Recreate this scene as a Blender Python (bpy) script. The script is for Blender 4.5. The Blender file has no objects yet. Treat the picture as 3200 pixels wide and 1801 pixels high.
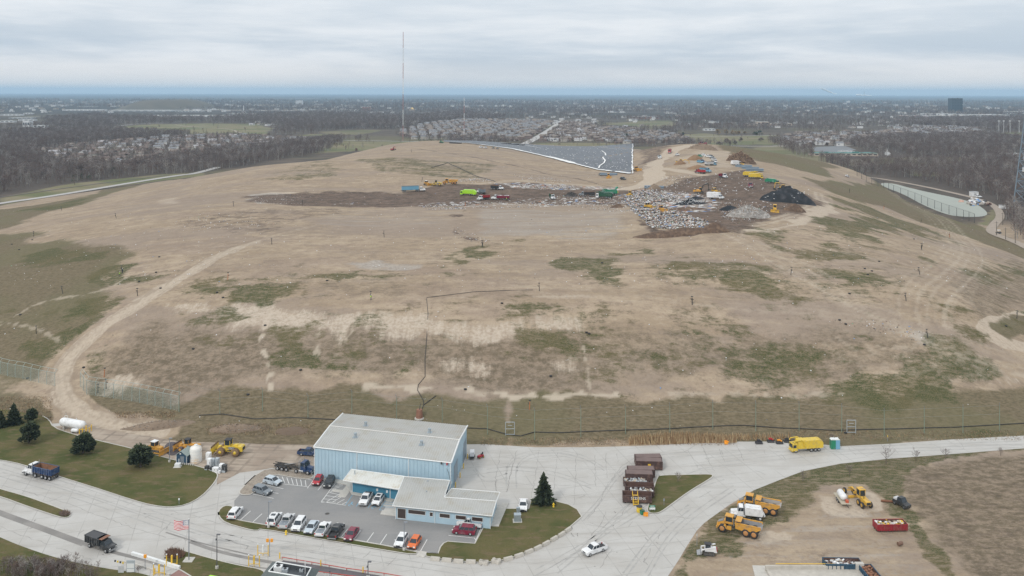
import bpy, math, random
import numpy as np
from mathutils import Vector, Matrix
from mathutils.geometry import tessellate_polygon
random.seed(7); rng = np.random.default_rng(11)
D = bpy.data
scene = bpy.context.scene
COL = scene.collection
# ---------------------------------------------------------------- camera model
FPX, CX, CY0, HC = 2700.0, 1600.0, 289.5, 93.5
ROLL = 0.0022
# readings of the survey frames: every frame gives plan positions through the one camera model
def FR(ox, oy, s): return lambda x, y: (ox + x / s, oy + y / s)
P = lambda x, y: (x, y)
F = FR(0, 0, 0.805)
A = FR(0, 1200, 2.4125); B = FR(700, 1250, 2.6311); C3 = FR(1500, 1300, 2.894); E = FR(2200, 1300, 2.576)
M1 = FR(1200, 430, 3.22); M2 = FR(1800, 430, 2.862); G7 = FR(2500, 250, 2.6357); G8 = FR(0, 250, 2.3418)
Q1 = FR(1000, 270, 2.576); Q2 = FR(1900, 270, 3.22); Q3 = FR(0, 600, 2.0136); Q4 = FR(1000, 700, 2.1325)
Q5 = FR(2100, 700, 2.1327); Q6 = FR(400, 1600, 3.22); Q8 = FR(3000, 400, 3.625)
def uv(p):
    u, v = p[0] - CX, p[1] - CY0
    c, s = math.cos(ROLL), math.sin(ROLL)
    return u * c + v * s, -u * s + v * c
def U(p, z=0.0):
    u, v = uv(p)
    v = max(v, 3.0)
    Y = FPX * (HC - z) / v
    return Vector((u * Y / FPX, Y, z))
def UY(p, Y):           # the point at depth Y seen there
    u, v = uv(p)
    return Vector((u * Y / FPX, Y, HC - v * Y / FPX))
def Uplane(p, o, n):
    u, v = uv(p); d = Vector((u / FPX, 1, -v / FPX)); c = Vector((0, 0, HC))
    return c + d * ((Vector(o) - c).dot(n) / d.dot(n))
# ---------------------------------------------------------------- terrain
CP = []
def cps(x, l):
    for y, z in l: CP.append((x, y, z))
cps(-500, [(1330,0),(1150,3),(1000,7),(880,9),(780,8),(700,2)])
cps(0, [(1290,0),(1250,1),(1130,5),(1000,11),(900,15),(800,16.5),(720,13),(665,5),(640,1)])
cps(400, [(1350,0),(1200,6),(1000,17),(850,23),(750,26),(680,26),(620,19),(588,5)])
cps(800, [(1392,0),(1320,2.5),(1240,6.5),(1100,14),(950,22),(850,27),(780,29),(700,31),(620,32),(560,33),(520,31)])
cps(1200, [(1395,0),(1320,2.5),(1240,6.5),(1100,15),(950,24),(850,28),(780,30),(700,31.5),(640,32),(600,32),(560,35),(520,37),(490,37),(470,33),(456,30)])
cps(1600, [(1392,0),(1320,2.5),(1240,6.5),(1100,15),(950,24),(850,28),(800,30),(720,32),(650,33),(600,33),(570,34.5),(500,34),(470,31),(455,29),(447,28)])
cps(1390, [(443,30)])
cps(1950, [(640,33.5),(580,31),(545,26),(500,23),(462,21)])
cps(2000, [(1390,0),(1320,2.5),(1240,6),(1100,14.5),(950,24),(850,29),(780,31),(700,34)])
cps(2060, [(570,34),(530,38),(495,41),(470,41),(457,39)])
cps(2250, [(740,34.5),(690,35.5),(640,36),(600,37),(560,38),(520,39.5),(480,40),(458,37)])
cps(2500, [(1382,0),(1310,2.5),(1240,5),(1100,13),(950,23),(850,28),(780,31),(700,34),(650,36),(600,37),(560,36),(520,30),(495,20)])
cps(2800, [(1372,0),(1250,5),(1100,13),(950,22),(850,26),(780,26),(720,22.5),(680,16),(640,7.5),(612,1)])
cps(3000, [(1360,0),(1250,4),(1150,9),(1050,15),(950,20),(860,21),(800,17),(760,12),(720,5),(692,0)])
cps(3200, [(1350,0),(1200,4),(1100,9),(1000,12),(900,9),(850,5),(805,0)])
cps(3650, [(1330,0),(1150,2),(1050,2),(980,0)])
cpw = [U((x, y), z) for x, y, z in CP]
cpw += [Vector(q) for q in [(-420,700,0),(-400,830,0),(-360,960,0),(-300,930,0),(-300,1020,0),(-240,1080,0),(-120,1260,0),(0,1330,0),(150,1330,0),
        (240,1180,6),(280,1300,0),(390,1200,0),(420,1050,0),(420,900,0),(90,1180,18),(200,1000,25)]]
def par(X, Y): return X / Y, 0.9 * np.log(Y)
_cx, _cy = par(np.array([p.x for p in cpw]), np.array([p.y for p in cpw])); _cz = np.array([p.z for p in cpw])
def _phi(r2): return 0.5 * r2 * np.log(r2 + 1e-12)
_n = len(_cz)
_K = _phi((_cx[:, None] - _cx) ** 2 + (_cy[:, None] - _cy) ** 2) + 0.0006 * np.eye(_n)
_Pm = np.stack([np.ones(_n), _cx, _cy], 1)
_w = np.linalg.solve(np.block([[_K, _Pm], [_Pm.T, np.zeros((3, 3))]]), np.concatenate([_cz, np.zeros(3)]))
def polydist(X, Y, poly):
    """inside mask and distance to the outline"""
    X = np.asarray(X, float); Y = np.asarray(Y, float)
    ins = np.zeros(X.shape, bool); d2 = np.full(X.shape, 1e18)
    n = len(poly)
    for i in range(n):
        x1, y1 = poly[i][0], poly[i][1]; x2, y2 = poly[(i + 1) % n][0], poly[(i + 1) % n][1]
        if y1 != y2:
            c = ((y1 > Y) != (y2 > Y)) & (X < (x2 - x1) * (Y - y1) / (y2 - y1) + x1)
            ins ^= c
        dx, dy = x2 - x1, y2 - y1; L = dx * dx + dy * dy + 1e-9
        t = np.clip(((X - x1) * dx + (Y - y1) * dy) / L, 0, 1)
        d2 = np.minimum(d2, (X - x1 - t * dx) ** 2 + (Y - y1 - t * dy) ** 2)
    return ins, np.sqrt(d2)
def linedist(X, Y, pts):
    d2 = np.full(np.shape(X), 1e18)
    for i in range(len(pts) - 1):
        x1, y1 = pts[i][0], pts[i][1]; x2, y2 = pts[i + 1][0], pts[i + 1][1]
        dx, dy = x2 - x1, y2 - y1; L = dx * dx + dy * dy + 1e-9
        t = np.clip(((X - x1) * dx + (Y - y1) * dy) / L, 0, 1)
        d2 = np.minimum(d2, (X - x1 - t * dx) ** 2 + (Y - y1 - t * dy) ** 2)
    return np.sqrt(d2)
sst = lambda t: (lambda c: c * c * (3 - 2 * c))(np.clip(t, 0, 1))
FOOT = [U(p) for p in [(-700,1330),(0,1295),(300,1352),(560,1392),(1000,1400),(2000,1395),(2600,1385),(3200,1352),(3700,1330),(3700,990),(3200,802),(3050,712),(2800,606),(2690,562)]]
FOOT += [Vector(q) for q in [(382,1214,0),(300,1400,0),(100,1380,0),(-50,1330,0),(-180,1230,0),(-290,1060,0),(-365,960,0)]]
FOOT += [U(p) for p in [(400,584),(0,644),(-400,705),(-700,800)]]
def vnoise(X, Y, s, seed=0):
    X = np.asarray(X) / s + 101.3 + seed * 17.7; Y = np.asarray(Y) / s + 57.1 + seed * 31.1
    xi = np.floor(X); yi = np.floor(Y); fx = sst(X - xi); fy = sst(Y - yi)
    h = lambda a, b: np.modf(np.abs(np.sin(a * 127.1 + b * 311.7 + seed) * 43758.5453))[0]
    return (h(xi, yi) * (1 - fx) + h(xi + 1, yi) * fx) * (1 - fy) + (h(xi, yi + 1) * (1 - fx) + h(xi + 1, yi + 1) * fx) * fy
def H(X, Y):
    X = np.asarray(X, float); Y = np.asarray(Y, float)
    sh = X.shape; Xf, Yf = X.ravel(), Y.ravel()
    out = np.zeros(Xf.shape)
    near = (Yf > 150) & (Yf < 1500) & (Xf > -900) & (Xf < 900)
    idx = np.nonzero(near)[0]
    for k in range(0, len(idx), 40000):
        j = idx[k:k + 40000]; x, y = Xf[j], Yf[j]
        px, py = par(x, y)
        z = _phi((px[:, None] - _cx) ** 2 + (py[:, None] - _cy) ** 2) @ _w[:_n] + _w[_n] + _w[_n + 1] * px + _w[_n + 2] * py
        ins, d = polydist(x, y, FOOT)
        wd = 8 + 50 * sst((y - 800) / 300)
        z = np.maximum(z, 0.15) * np.where(ins, sst(d / wd), 0)
        m = np.where(ins, sst(d / 25), 0)
        z += m * (0.7 * (vnoise(x, y, 23, 1) - .5) + 0.3 * (vnoise(x, y, 7, 2) - .5)) + m * sst((z - 28) / 4) * 0.8 * (vnoise(x, y, 45, 3) - .5)
        out[j] = z
    return out.reshape(sh)
_ys = 140 * (1.0065 ** np.arange(0, 410))
def T(p):
    """the point of the terrain seen there"""
    u, v = uv(p)
    xs = u * _ys / FPX; rz = HC - v * _ys / FPX
    hz = H(xs, _ys); below = np.nonzero(rz <= hz)[0]
    if len(below) == 0 or below[0] == 0: return U(p)
    i = below[0]
    a, b = rz[i - 1] - hz[i - 1], hz[i] - rz[i]
    Y = _ys[i - 1] + (_ys[i] - _ys[i - 1]) * a / (a + b + 1e-9)
    x = u * Y / FPX
    return Vector((x, Y, float(H(np.array([x]), np.array([Y]))[0])))
def Ts(ps): return [T(p) for p in ps]
def Hs(x, y): return float(H(np.array([x]), np.array([y]))[0])
# ---------------------------------------------------------------- materials
MATS = {}
def mat(name, col, rough=.6, metal=0, var=0.0, vs=1.0, bump=0.0, dirt=None, ds=.4, da=.5, emit=0, stripes=None, alpha=None):
    if name in MATS: return MATS[name]
    m = D.materials.new(name); m.use_nodes = True; nt = m.node_tree; N, L = nt.nodes, nt.links
    b = N['Principled BSDF']; b.inputs['Base Color'].default_value = (*col, 1); b.inputs['Roughness'].default_value = rough; b.inputs['Metallic'].default_value = metal
    cur = None
    tc = N.new('ShaderNodeTexCoord')
    def mixc(a, fac, c2, mode='MIX'):
        x = N.new('ShaderNodeMix'); x.data_type = 'RGBA'; x.blend_type = mode
        if a is None: x.inputs[6].default_value = (*col, 1)
        else: L.new(a, x.inputs[6])
        if isinstance(c2, tuple): x.inputs[7].default_value = (*c2, 1)
        else: L.new(c2, x.inputs[7])
        if isinstance(fac, float): x.inputs[0].default_value = fac
        else: L.new(fac, x.inputs[0])
        return x.outputs[2]
    def noise(s, d=4.0, mp=None):
        n = N.new('ShaderNodeTexNoise'); n.inputs['Scale'].default_value = s; n.inputs['Detail'].default_value = d
        if mp:
            q = N.new('ShaderNodeMapping'); q.inputs['Scale'].default_value = mp; L.new(tc.outputs['Object'], q.inputs[0]); L.new(q.outputs[0], n.inputs['Vector'])
        else: L.new(tc.outputs['Object'], n.inputs['Vector'])
        return n.outputs['Fac']
    def ramp(f, a, b_, ca=(0, 0, 0, 1), cb=(1, 1, 1, 1)):
        r = N.new('ShaderNodeValToRGB'); r.color_ramp.elements[0].position = a; r.color_ramp.elements[1].position = b_
        r.color_ramp.elements[0].color = ca; r.color_ramp.elements[1].color = cb; L.new(f, r.inputs[0]); return r.outputs[0]
    if stripes:     # (axis, period, depth, colour)
        ax, per, dk = stripes
        w = N.new('ShaderNodeTexWave'); w.bands_direction = ax; w.inputs['Scale'].default_value = 0.314 / per; L.new(tc.outputs['Object'], w.inputs['Vector'])
        cur = mixc(cur, ramp(w.outputs['Fac'], .78, .95), tuple(c * dk for c in col))
    if var:
        n = noise(vs)
        cur = mixc(cur, ramp(n, .3, .7), tuple(max(0, c * (1 - var)) for c in col))
    if dirt:
        n = noise(ds, 6.0)
        r = ramp(n, .5, .5 + .35 * (1.2 - da))
        cur = mixc(cur, r, dirt)
    if cur: L.new(cur, b.inputs['Base Color'])
    if bump:
        bp = N.new('ShaderNodeBump'); bp.inputs['Strength'].default_value = bump; bp.inputs['Distance'].default_value = .1; L.new(noise(vs * 2, 6.0), bp.inputs['Height']); L.new(bp.outputs[0], b.inputs['Normal'])
    if emit: b.inputs['Emission Color'].default_value = (*col, 1); b.inputs['Emission Strength'].default_value = emit
    if alpha is not None: b.inputs['Alpha'].default_value = alpha
    MATS[name] = m
    return m
# ---------------------------------------------------------------- mesh builder
def tag(o, label=None, cat=None, group=None, kind=None):
    if label: o['label'] = label
    if cat: o['category'] = cat
    if group: o['group'] = group
    if kind: o['kind'] = kind
    return o
def empty(name, loc=(0, 0, 0), rz=0, label=None, cat=None, group=None):
    o = D.objects.new(name, None); COL.objects.link(o); o.location = loc; o.rotation_euler = (0, 0, rz); o.empty_display_size = .3
    return tag(o, label, cat, group)
class MB:
    def __init__(s): s.v = []; s.f = []; s.m = []; s.mats = []; s.sm = []
    def mi(s, m):
        if m not in s.mats: s.mats.append(m)
        return s.mats.index(m)
    def add(s, vs, fs, m, smooth=False):
        k = len(s.v); i = s.mi(m); s.v += [tuple(v) for v in vs]
        for f in fs: s.f.append(tuple(k + a for a in f)); s.m.append(i); s.sm.append(smooth)
        return s
    def box(s, c, d, m, rz=0, ry=0, taper=(1, 1), sh=0):
        """box of centre c, size d; the top scaled by taper and moved sh forward"""
        x, y, z = d[0] / 2, d[1] / 2, d[2] / 2
        vs = [(-x, -y, -z), (x, -y, -z), (x, y, -z), (-x, y, -z)] + [(a * taper[0] + sh, b * taper[1], z) for a, b in ((-x, -y), (x, -y), (x, y), (-x, y))]
        if ry: vs = [(a * math.cos(ry) + q * math.sin(ry), b, -a * math.sin(ry) + q * math.cos(ry)) for a, b, q in vs]
        if rz: vs = [(a * math.cos(rz) - b * math.sin(rz), a * math.sin(rz) + b * math.cos(rz), q) for a, b, q in vs]
        return s.add([(a + c[0], b + c[1], q + c[2]) for a, b, q in vs], [(0, 3, 2, 1), (4, 5, 6, 7), (0, 1, 5, 4), (1, 2, 6, 5), (2, 3, 7, 6), (3, 0, 4, 7)], m)
    def cyl(s, a, b, r, m, r2=None, n=8, caps=True, smooth=True):
        a, b = Vector(a), Vector(b); r2 = r if r2 is None else r2
        d = (b - a); d = d.normalized() if d.length > 1e-9 else Vector((0, 0, 1))
        t = Vector((0, 0, 1)) if abs(d.z) < .9 else Vector((1, 0, 0)); e = d.cross(t).normalized(); g = d.cross(e)
        vs = [];
        for q, rr in ((a, r), (b, r2)):
            for i in range(n):
                w = 2 * math.pi * i / n; vs.append(q + e * (rr * math.cos(w)) + g * (rr * math.sin(w)))
        fs = [(i, (i + 1) % n, n + (i + 1) % n, n + i) for i in range(n)]
        s.add(vs, fs, m, smooth)
        if caps: s.add(vs[:n], [tuple(range(n))[::-1]], m); s.add(vs[n:], [tuple(range(n))], m)
        return s
    def tube(s, pts, r, m, n=6):
        for i in range(len(pts) - 1): s.cyl(pts[i], pts[i + 1], r, m, n=n, caps=(i in (0, len(pts) - 2)))
        return s
    def prism(s, prof, y0, y1, m, inset=None):
        """side profile (x,z) swept over y; inset: list of per-vertex y insets (for a tumblehome)"""
        n = len(prof); ins = inset or [0] * n
        vs = [(x, y0 + i, z) for (x, z), i in zip(prof, ins)] + [(x, y1 - i, z) for (x, z), i in zip(prof, ins)]
        fs = [tuple(range(n)), tuple(range(n, 2 * n))[::-1]] + [((i + 1) % n, i, n + i, n + (i + 1) % n) for i in range(n)]
        return s.add(vs, fs, m)
    def lathe(s, c, prof, m, n=14, axis='z', smooth=True):
        vs = []
        for r, h in prof:
            for i in range(n):
                w = 2 * math.pi * i / n
                if axis == 'z': vs.append((c[0] + r * math.cos(w), c[1] + r * math.sin(w), c[2] + h))
                elif axis == 'x': vs.append((c[0] + h, c[1] + r * math.cos(w), c[2] + r * math.sin(w)))
                else: vs.append((c[0] + r * math.cos(w), c[1] + h, c[2] + r * math.sin(w)))
        k = len(prof)
        fs = [(j * n + i, j * n + (i + 1) % n, (j + 1) * n + (i + 1) % n, (j + 1) * n + i) for j in range(k - 1) for i in range(n)]
        s.add(vs, fs, m, smooth); s.add(vs[:n], [tuple(range(n))[::-1]], m); s.add(vs[-n:], [tuple(range(n))], m)
        return s
    def build(s, name, parent=None, loc=None):
        me = D.meshes.new(name); me.from_pydata(s.v, [], s.f)
        for m in s.mats: me.materials.append(m)
        if s.f: me.polygons.foreach_set('material_index', s.m); me.polygons.foreach_set('use_smooth', s.sm)
        me.update()
        o = D.objects.new(name, me); COL.objects.link(o)
        if parent: o.parent = parent
        if loc is not None: o.location = loc
        return o
def children(o): return KIDS.get(o.name, [])
def copy_tree(o, parent=None, mp=None):
    c = o.copy(); COL.objects.link(c); c.parent = parent
    if mp:
        for i in range(len(c.material_slots) if c.type == 'MESH' else 0):
            pass
    for ch in [q for q in o.children]: copy_tree(ch, c)
    return c
def sheet(name, poly, z, m, kind='structure', parent=None, thick=0.0):
    """flat sheet over a plan outline, with a skirt when thick"""
    pts = [Vector((p[0], p[1], z)) for p in poly]
    tris = tessellate_polygon([pts])
    b = MB(); fs = []
    for t in tris:
        a, c, d = (pts[i] for i in t)
        fs.append(t if (c - a).cross(d - a).z > 0 else (t[0], t[2], t[1]))
    b.add(pts, fs, m)
    if thick:
        n = len(pts); low = [p - Vector((0, 0, thick)) for p in pts]
        b.add(pts + low, [(i, (i + 1) % n, n + (i + 1) % n, n + i) for i in range(n)], m)
    o = b.build(name, parent)
    if kind: o['kind'] = kind
    return o
def resample(pts, step):
    out = [Vector(pts[0])]
    for a, b in zip(pts[:-1], pts[1:]):
        a, b = Vector(a), Vector(b); n = max(1, int((b - a).length / step))
        out += [a.lerp(b, (i + 1) / n) for i in range(n)]
    return out
def smooth_poly(pts, it=2, closed=True):
    pts = [Vector(p) for p in pts]
    for _ in range(it):
        n = len(pts); o = []
        rngi = range(n) if closed else range(n - 1)
        if not closed: o.append(pts[0])
        for i in rngi:
            a, b = pts[i], pts[(i + 1) % n]; o += [a.lerp(b, .25), a.lerp(b, .75)]
        if not closed: o.append(pts[-1])
        pts = o
    return pts
def ribbon(name, pts, w, z, m, kind='structure', on=None, b=None, parent=None):
    """flat strip of width w along pts (plan), draped on the terrain when on='t'"""
    own = b is None; b = b or MB(); L = []
    for i, p in enumerate(pts):
        q0, q1 = pts[max(i - 1, 0)], pts[min(i + 1, len(pts) - 1)]
        d = Vector((q1[0] - q0[0], q1[1] - q0[1], 0)); d = d.normalized() if d.length > 0 else Vector((1, 0, 0))
        nrm = Vector((-d.y, d.x, 0)); ww = w[i] if isinstance(w, list) else w
        for sgn in (1, -1):
            v = Vector((p[0], p[1], 0)) + nrm * sgn * ww / 2; v.z = (Hs(v.x, v.y) if on == 't' else 0) + z; L.append(v)
    b.add(L, [(2 * i, 2 * i + 1, 2 * i + 3, 2 * i + 2) for i in range(len(pts) - 1)], m)
    if own:
        o = b.build(name, parent)
        if kind: o['kind'] = kind
        return o
# ---------------------------------------------------------------- ground sheet
NC, = (660,)
aa = np.linspace(-0.98, 0.98, NC); 
aa = np.concatenate([np.linspace(-1.5, -0.72, 40, endpoint=False), np.linspace(-0.72, 0.72, 640), np.linspace(0.72, 1.5, 41)[1:]]); NC = len(aa)
yy = np.concatenate([np.array([40., 80.]), 120 * (1400 / 120.) ** (np.arange(0, 620) / 620.), 1400 * (38000 / 1400.) ** (np.arange(0, 181) / 180.)]); NR = len(yy)
GX = aa[None, :] * yy[:, None]; GY = np.repeat(yy[:, None], NC, 1)
GZ = H(GX, GY)
att = np.zeros((12, NR, NC))      # grass dull dark | pale grey trash | field wood town
GRASS, DULL, DARK, PALE, GREY, TRASH, FIELD, WOOD, OLIVE, BAND, TRACK, RUT = range(12)
def zone(ch, poly, val=1.0, soft=8.0, rag=1.0):
    x = [p[0] for p in poly]; y = [p[1] for p in poly]; s = soft * 3
    r = np.nonzero((yy > min(y) - s) & (yy < max(y) + s))[0]
    if len(r) == 0: return
    r0, r1 = r[0], r[-1] + 1
    X, Y = GX[r0:r1], GY[r0:r1]
    c = np.nonzero(((X > min(x) - s) & (X < max(x) + s)).any(0))[0]
    if len(c) == 0: return
    c0, c1 = c[0], c[-1] + 1; X, Y = X[:, c0:c1], Y[:, c0:c1]
    ins, d = polydist(X, Y, poly); sd = np.where(ins, d, -d)
    if rag: sd = sd + rag * soft * (vnoise(X, Y, soft * 3, 5) - .5) * 1.6 + rag * soft * (vnoise(X, Y, soft * .9, 6) - .5) * .8
    k = sst(sd / soft * .5 + .5) * abs(val)
    a = att[ch, r0:r1, c0:c1]
    att[ch, r0:r1, c0:c1] = np.maximum(a, k) if val > 0 else a * (1 - k)
def zl(ch, pts, w, val=1.0, soft=3.0, rag=.6):
    x = [p[0] for p in pts]; y = [p[1] for p in pts]; s = w + soft * 3
    r = np.nonzero((yy > min(y) - s) & (yy < max(y) + s))[0]
    if len(r) == 0: return
    r0, r1 = r[0], r[-1] + 1; X, Y = GX[r0:r1], GY[r0:r1]
    d = linedist(X, Y, pts)
    if rag: d = d + rag * soft * (vnoise(X, Y, soft * 2.5, 8) - .5) * 2
    k = sst((w / 2 - d) / soft + .5) * abs(val)
    a = att[ch, r0:r1]
    att[ch, r0:r1] = np.maximum(a, k) if val > 0 else a * (1 - k)
def px(fn, l): return [fn(*q) for q in l]
def ZT(ch, fn, l, val=1.0, soft=8.0, rag=1.0): zone(ch, Ts(px(fn, l)), val, soft, rag)
def ZU(ch, fn, l, val=1.0, soft=8.0, rag=1.0): zone(ch, [U(p) for p in px(fn, l)], val, soft, rag)
def LT(ch, fn, l, w, val=1.0, soft=3.0, rag=.6): zl(ch, Ts(px(fn, l)), w, val, soft, rag)
# the foot slope and the strip along its toe
W1 = FR(0, 594, 1.61); W2 = FR(1600, 594, 1.61)
for fn, l in ((W1, [(400,985),(900,1040),(1100,1010),(1500,990),(2100,1010),(2576,1035),(2576,1330),(300,1330)]), (W2, [(-30,1035),(600,1045),(1300,1025),(2000,1020),(2800,990),(2800,1260),(-30,1300)])): ZT(OLIVE, fn, l, 1, 4)
ZT(OLIVE, W1, [(-200,205),(220,230),(450,270),(590,290),(660,335),(640,370),(520,430),(560,520),(500,640),(330,780),(290,900),(280,1010),(-200,960)], .9, 10)
ZT(OLIVE, W1, [(-200,110),(150,80),(400,40),(560,-10),(760,-60),(640,0),(300,100),(120,160),(0,200),(-200,225)], .9, 8)
ZT(OLIVE, W1, [(280,990),(300,1060),(380,1140),(-200,1140),(-200,980)], .8, 5)
ZT(OLIVE, W2, [(1480,-60),(1900,-30),(2300,150),(2576,280),(2800,390),(2800,430),(2576,350),(2350,262),(2100,180),(1900,100),(1620,20)], .95, 8)
ZT(OLIVE, W2, [(2410,690),(2576,610),(2800,600),(2800,750),(2576,745),(2480,735)], 1, 3)
ZT(OLIVE, F, [(1800,372),(1900,368),(2100,420),(2060,440),(1900,405)], .9, 10)
ZT(DULL, W1, [(420,920),(560,790),(740,660),(900,640),(1200,690),(1600,660),(2100,700),(2800,740),(2800,1050),(1600,1000),(900,1045),(460,990)], .72, 9)
ZT(DULL, W2, [(-100,640),(600,640),(1200,690),(1700,730),(2050,810),(2500,900),(2800,940),(2800,1010),(-100,1045)], .62, 9)
ZT(DULL, W2, [(2170,450),(2500,330),(2800,420),(2800,560),(2370,680),(2290,600)], .62, 7); ZT(DULL, W1, [(1500,440),(2150,440),(2160,600),(1500,560)], .45, 8)
GP = {W1: [([(940,500),(1000,460),(1070,470),(1090,510),(1020,530),(940,525)],.85),([(1190,490),(1300,480),(1380,495),(1440,465),(1520,460),(1560,500),(1450,520),(1350,540),(1210,530)],.78),([(1600,430),(1720,410),(1780,420),(1760,450),(1650,455)],.8),([(1830,425),(1960,425),(1930,450),(1830,450)],.7),
 ([(1600,530),(1680,520),(1730,550),(1690,570),(1620,565)],.7),([(520,420),(640,410),(700,430),(830,440),(760,470),(640,475),(540,470)],.75),([(560,460),(800,455),(780,480),(600,490)],.58),([(400,560),(540,530),(560,560),(480,620),(390,610)],.66),([(920,650),(1060,645),(1050,685),(940,680)],.62),([(1100,640),(1170,620),(1180,650),(1120,675)],.62),
 ([(1130,720),(1230,740),(1200,780),(1140,770)],.55),([(1380,710),(1500,700),(1490,720),(1390,730)],.58),([(1780,670),(1830,690),(1800,720)],.55),([(1840,700),(1900,710),(1880,760),(1840,750)],.58),([(1690,860),(1760,850),(1800,880),(2000,880),(2130,870),(2120,930),(2000,960),(1800,960),(1690,940)],.72),([(2340,800),(2600,830),(2600,870),(2360,830)],.52),([(2230,780),(2350,790),(2330,820)],.52),
 ([(1930,460),(2200,440),(2200,480),(1950,500)],.48),([(2160,560),(2450,540),(2440,620),(2180,600)],.52),([(2180,400),(2240,370),(2380,300),(2600,290),(2600,330),(2350,350),(2250,400)],.72),([(2200,410),(2400,410),(2400,450),(2210,450)],.62),([(420,870),(560,850),(700,890),(560,920),(430,940)],.52),([(130,100),(400,45),(480,35),(250,110)],.55),([(60,330),(300,300),(560,330),(300,360)],.42),([(40,620),(300,600),(320,680),(60,720)],.42),([(80,760),(280,740),(250,860),(60,880)],.42),([(1250,800),(1600,780),(1650,900),(1300,920)],.46),([(700,760),(1100,740),(1150,800),(800,830)],.36),([(1700,620),(2100,600),(2100,640),(1750,660)],.3)],
 W2: [([(-30,580),(100,575),(330,590),(450,600),(370,625),(200,610),(-30,625)],.7),([(610,290),(740,290),(750,330),(640,330)],.82),([(810,300),(920,300),(900,330),(830,325)],.72),([(580,245),(760,240),(740,265),(600,268)],.62),([(640,360),(900,340),(1150,370),(1280,400),(1300,440),(1250,480),(1310,500),(1250,520),(1090,470),(1060,430),(750,420)],.78),([(-30,360),(300,355),(420,365),(560,330),(520,350),(300,385),(-30,385)],.66),([(460,400),(520,460),(480,470)],.6),
 ([(1250,200),(1400,190),(1450,220),(1300,230)],.52),([(1520,180),(1640,140),(1760,150),(1900,160),(1960,200),(1800,230),(1900,280),(1700,290),(1560,280),(1600,230),(1500,210)],.64),([(1600,40),(1800,90),(2080,190),(2170,270),(2050,240),(1850,150),(1640,80)],.64),([(1480,330),(1600,340),(1500,360)],.5),([(1500,380),(1640,400),(1900,440),(1860,540),(1760,550),(1600,470)],.62),([(1660,300),(1900,340),(1940,390),(1700,340)],.52),([(2030,330),(2100,350),(2070,375),(2020,360)],.6),([(2150,560),(2310,610),(2340,690),(2200,640)],.62),
 ([(540,660),(780,640),(900,640),(780,680),(560,690)],.56),([(890,665),(1000,660),(1150,690),(930,685)],.62),([(60,760),(400,740),(640,740),(600,790),(700,800),(950,820),(1090,870),(1050,910),(900,880),(700,870),(400,850),(100,830)],.66),([(380,850),(900,890),(940,930),(650,920),(400,920)],.56),([(1150,905),(1280,905),(1280,950),(1170,945)],.85),([(960,910),(1160,900),(1150,945),(960,940)],.6),([(-30,920),(400,930),(800,960),(400,980),(-30,960)],.52),([(1300,810),(1480,800),(1870,870),(1700,880),(1400,850)],.6),([(1420,845),(1520,840),(1510,880),(1430,875)],.82),([(1620,960),(1900,930),(2300,910),(2280,950),(1900,980),(1640,990)],.62),([(1460,910),(1540,910),(1520,940)],.6),([(2200,830),(2330,870),(2200,880)],.45),([(2420,690),(2600,630),(2600,730),(2480,730)],.5),([(2300,420),(2576,350),(2576,420),(2350,480)],.45)]}
for fn in GP:
    for l, v in GP[fn]: ZT(GRASS, fn, l, min(1.1, v + .34), 8, 1.8); ZT(GRASS, fn, l, v * .92, 20)
for l, v in (([(790,405),(870,408),(840,445),(770,458),(640,462),(700,430)], .52), ([(900,400),(1020,398),(1250,415),(1240,435),(1180,455),(1040,440),(930,432)], .62)): ZT(GRASS, F, l, v, 9)
# lowland lawn along the toe and the right hand field
ZU(GRASS, F, [(1560,1118),(2100,1106),(2576,1080),(3000,1060),(3000,1100),(2576,1098),(2300,1112),(2080,1122)], .72, 3)
LAWN_R = [(1700,1500),(1712,1400),(1760,1330),(1830,1270),(1900,1215),(1990,1180),(2100,1155),(2300,1140),(2600,1110),(3000,1090),(3000,1130),(2600,1132),(2350,1160),(2290,1200),(2270,1240),(2330,1330),(2420,1450),(2520,1560),(2440,1560),(2300,1350),(2250,1290),(2170,1225),(2080,1222),(2030,1250),(2000,1300),(1900,1340),(1850,1400),(1770,1380),(1740,1420),(1720,1500)]
ZU(GRASS, F, LAWN_R, 1.15, 2.5, .8)
ZU(DULL, F, [(2350,1165),(2600,1140),(3000,1130),(3000,1560),(2530,1560),(2430,1430),(2320,1310),(2280,1240),(2300,1190)], 1.0, 4); ZU(DARK, F, [(2360,1180),(2600,1150),(3000,1140),(3000,1560),(2540,1560),(2440,1430),(2330,1310),(2290,1250)], .36, 8)
ZU(GREY, F, [(2020,1270),(2100,1235),(2190,1240),(2260,1310),(2300,1380),(2380,1450),(2450,1560),(1700,1560),(1760,1400),(1900,1350)], .40, 4); ZU(PALE, F, [(1780,1380),(2000,1290),(2200,1300),(2330,1450),(2300,1560),(1740,1560)], .4, 6)
ZU(PALE, F, [(2040,1240),(2120,1225),(2200,1245),(2240,1290),(2170,1300),(2080,1290)], .8, 3)
ZU(PALE, F, [(1960,1340),(2010,1345),(1990,1360),(1920,1362),(1900,1350)], .9, 2)
ZU(DARK, F, [(1950,1400),(2100,1380),(2200,1390),(2120,1420),(1960,1430)], .35, 4)
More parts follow.
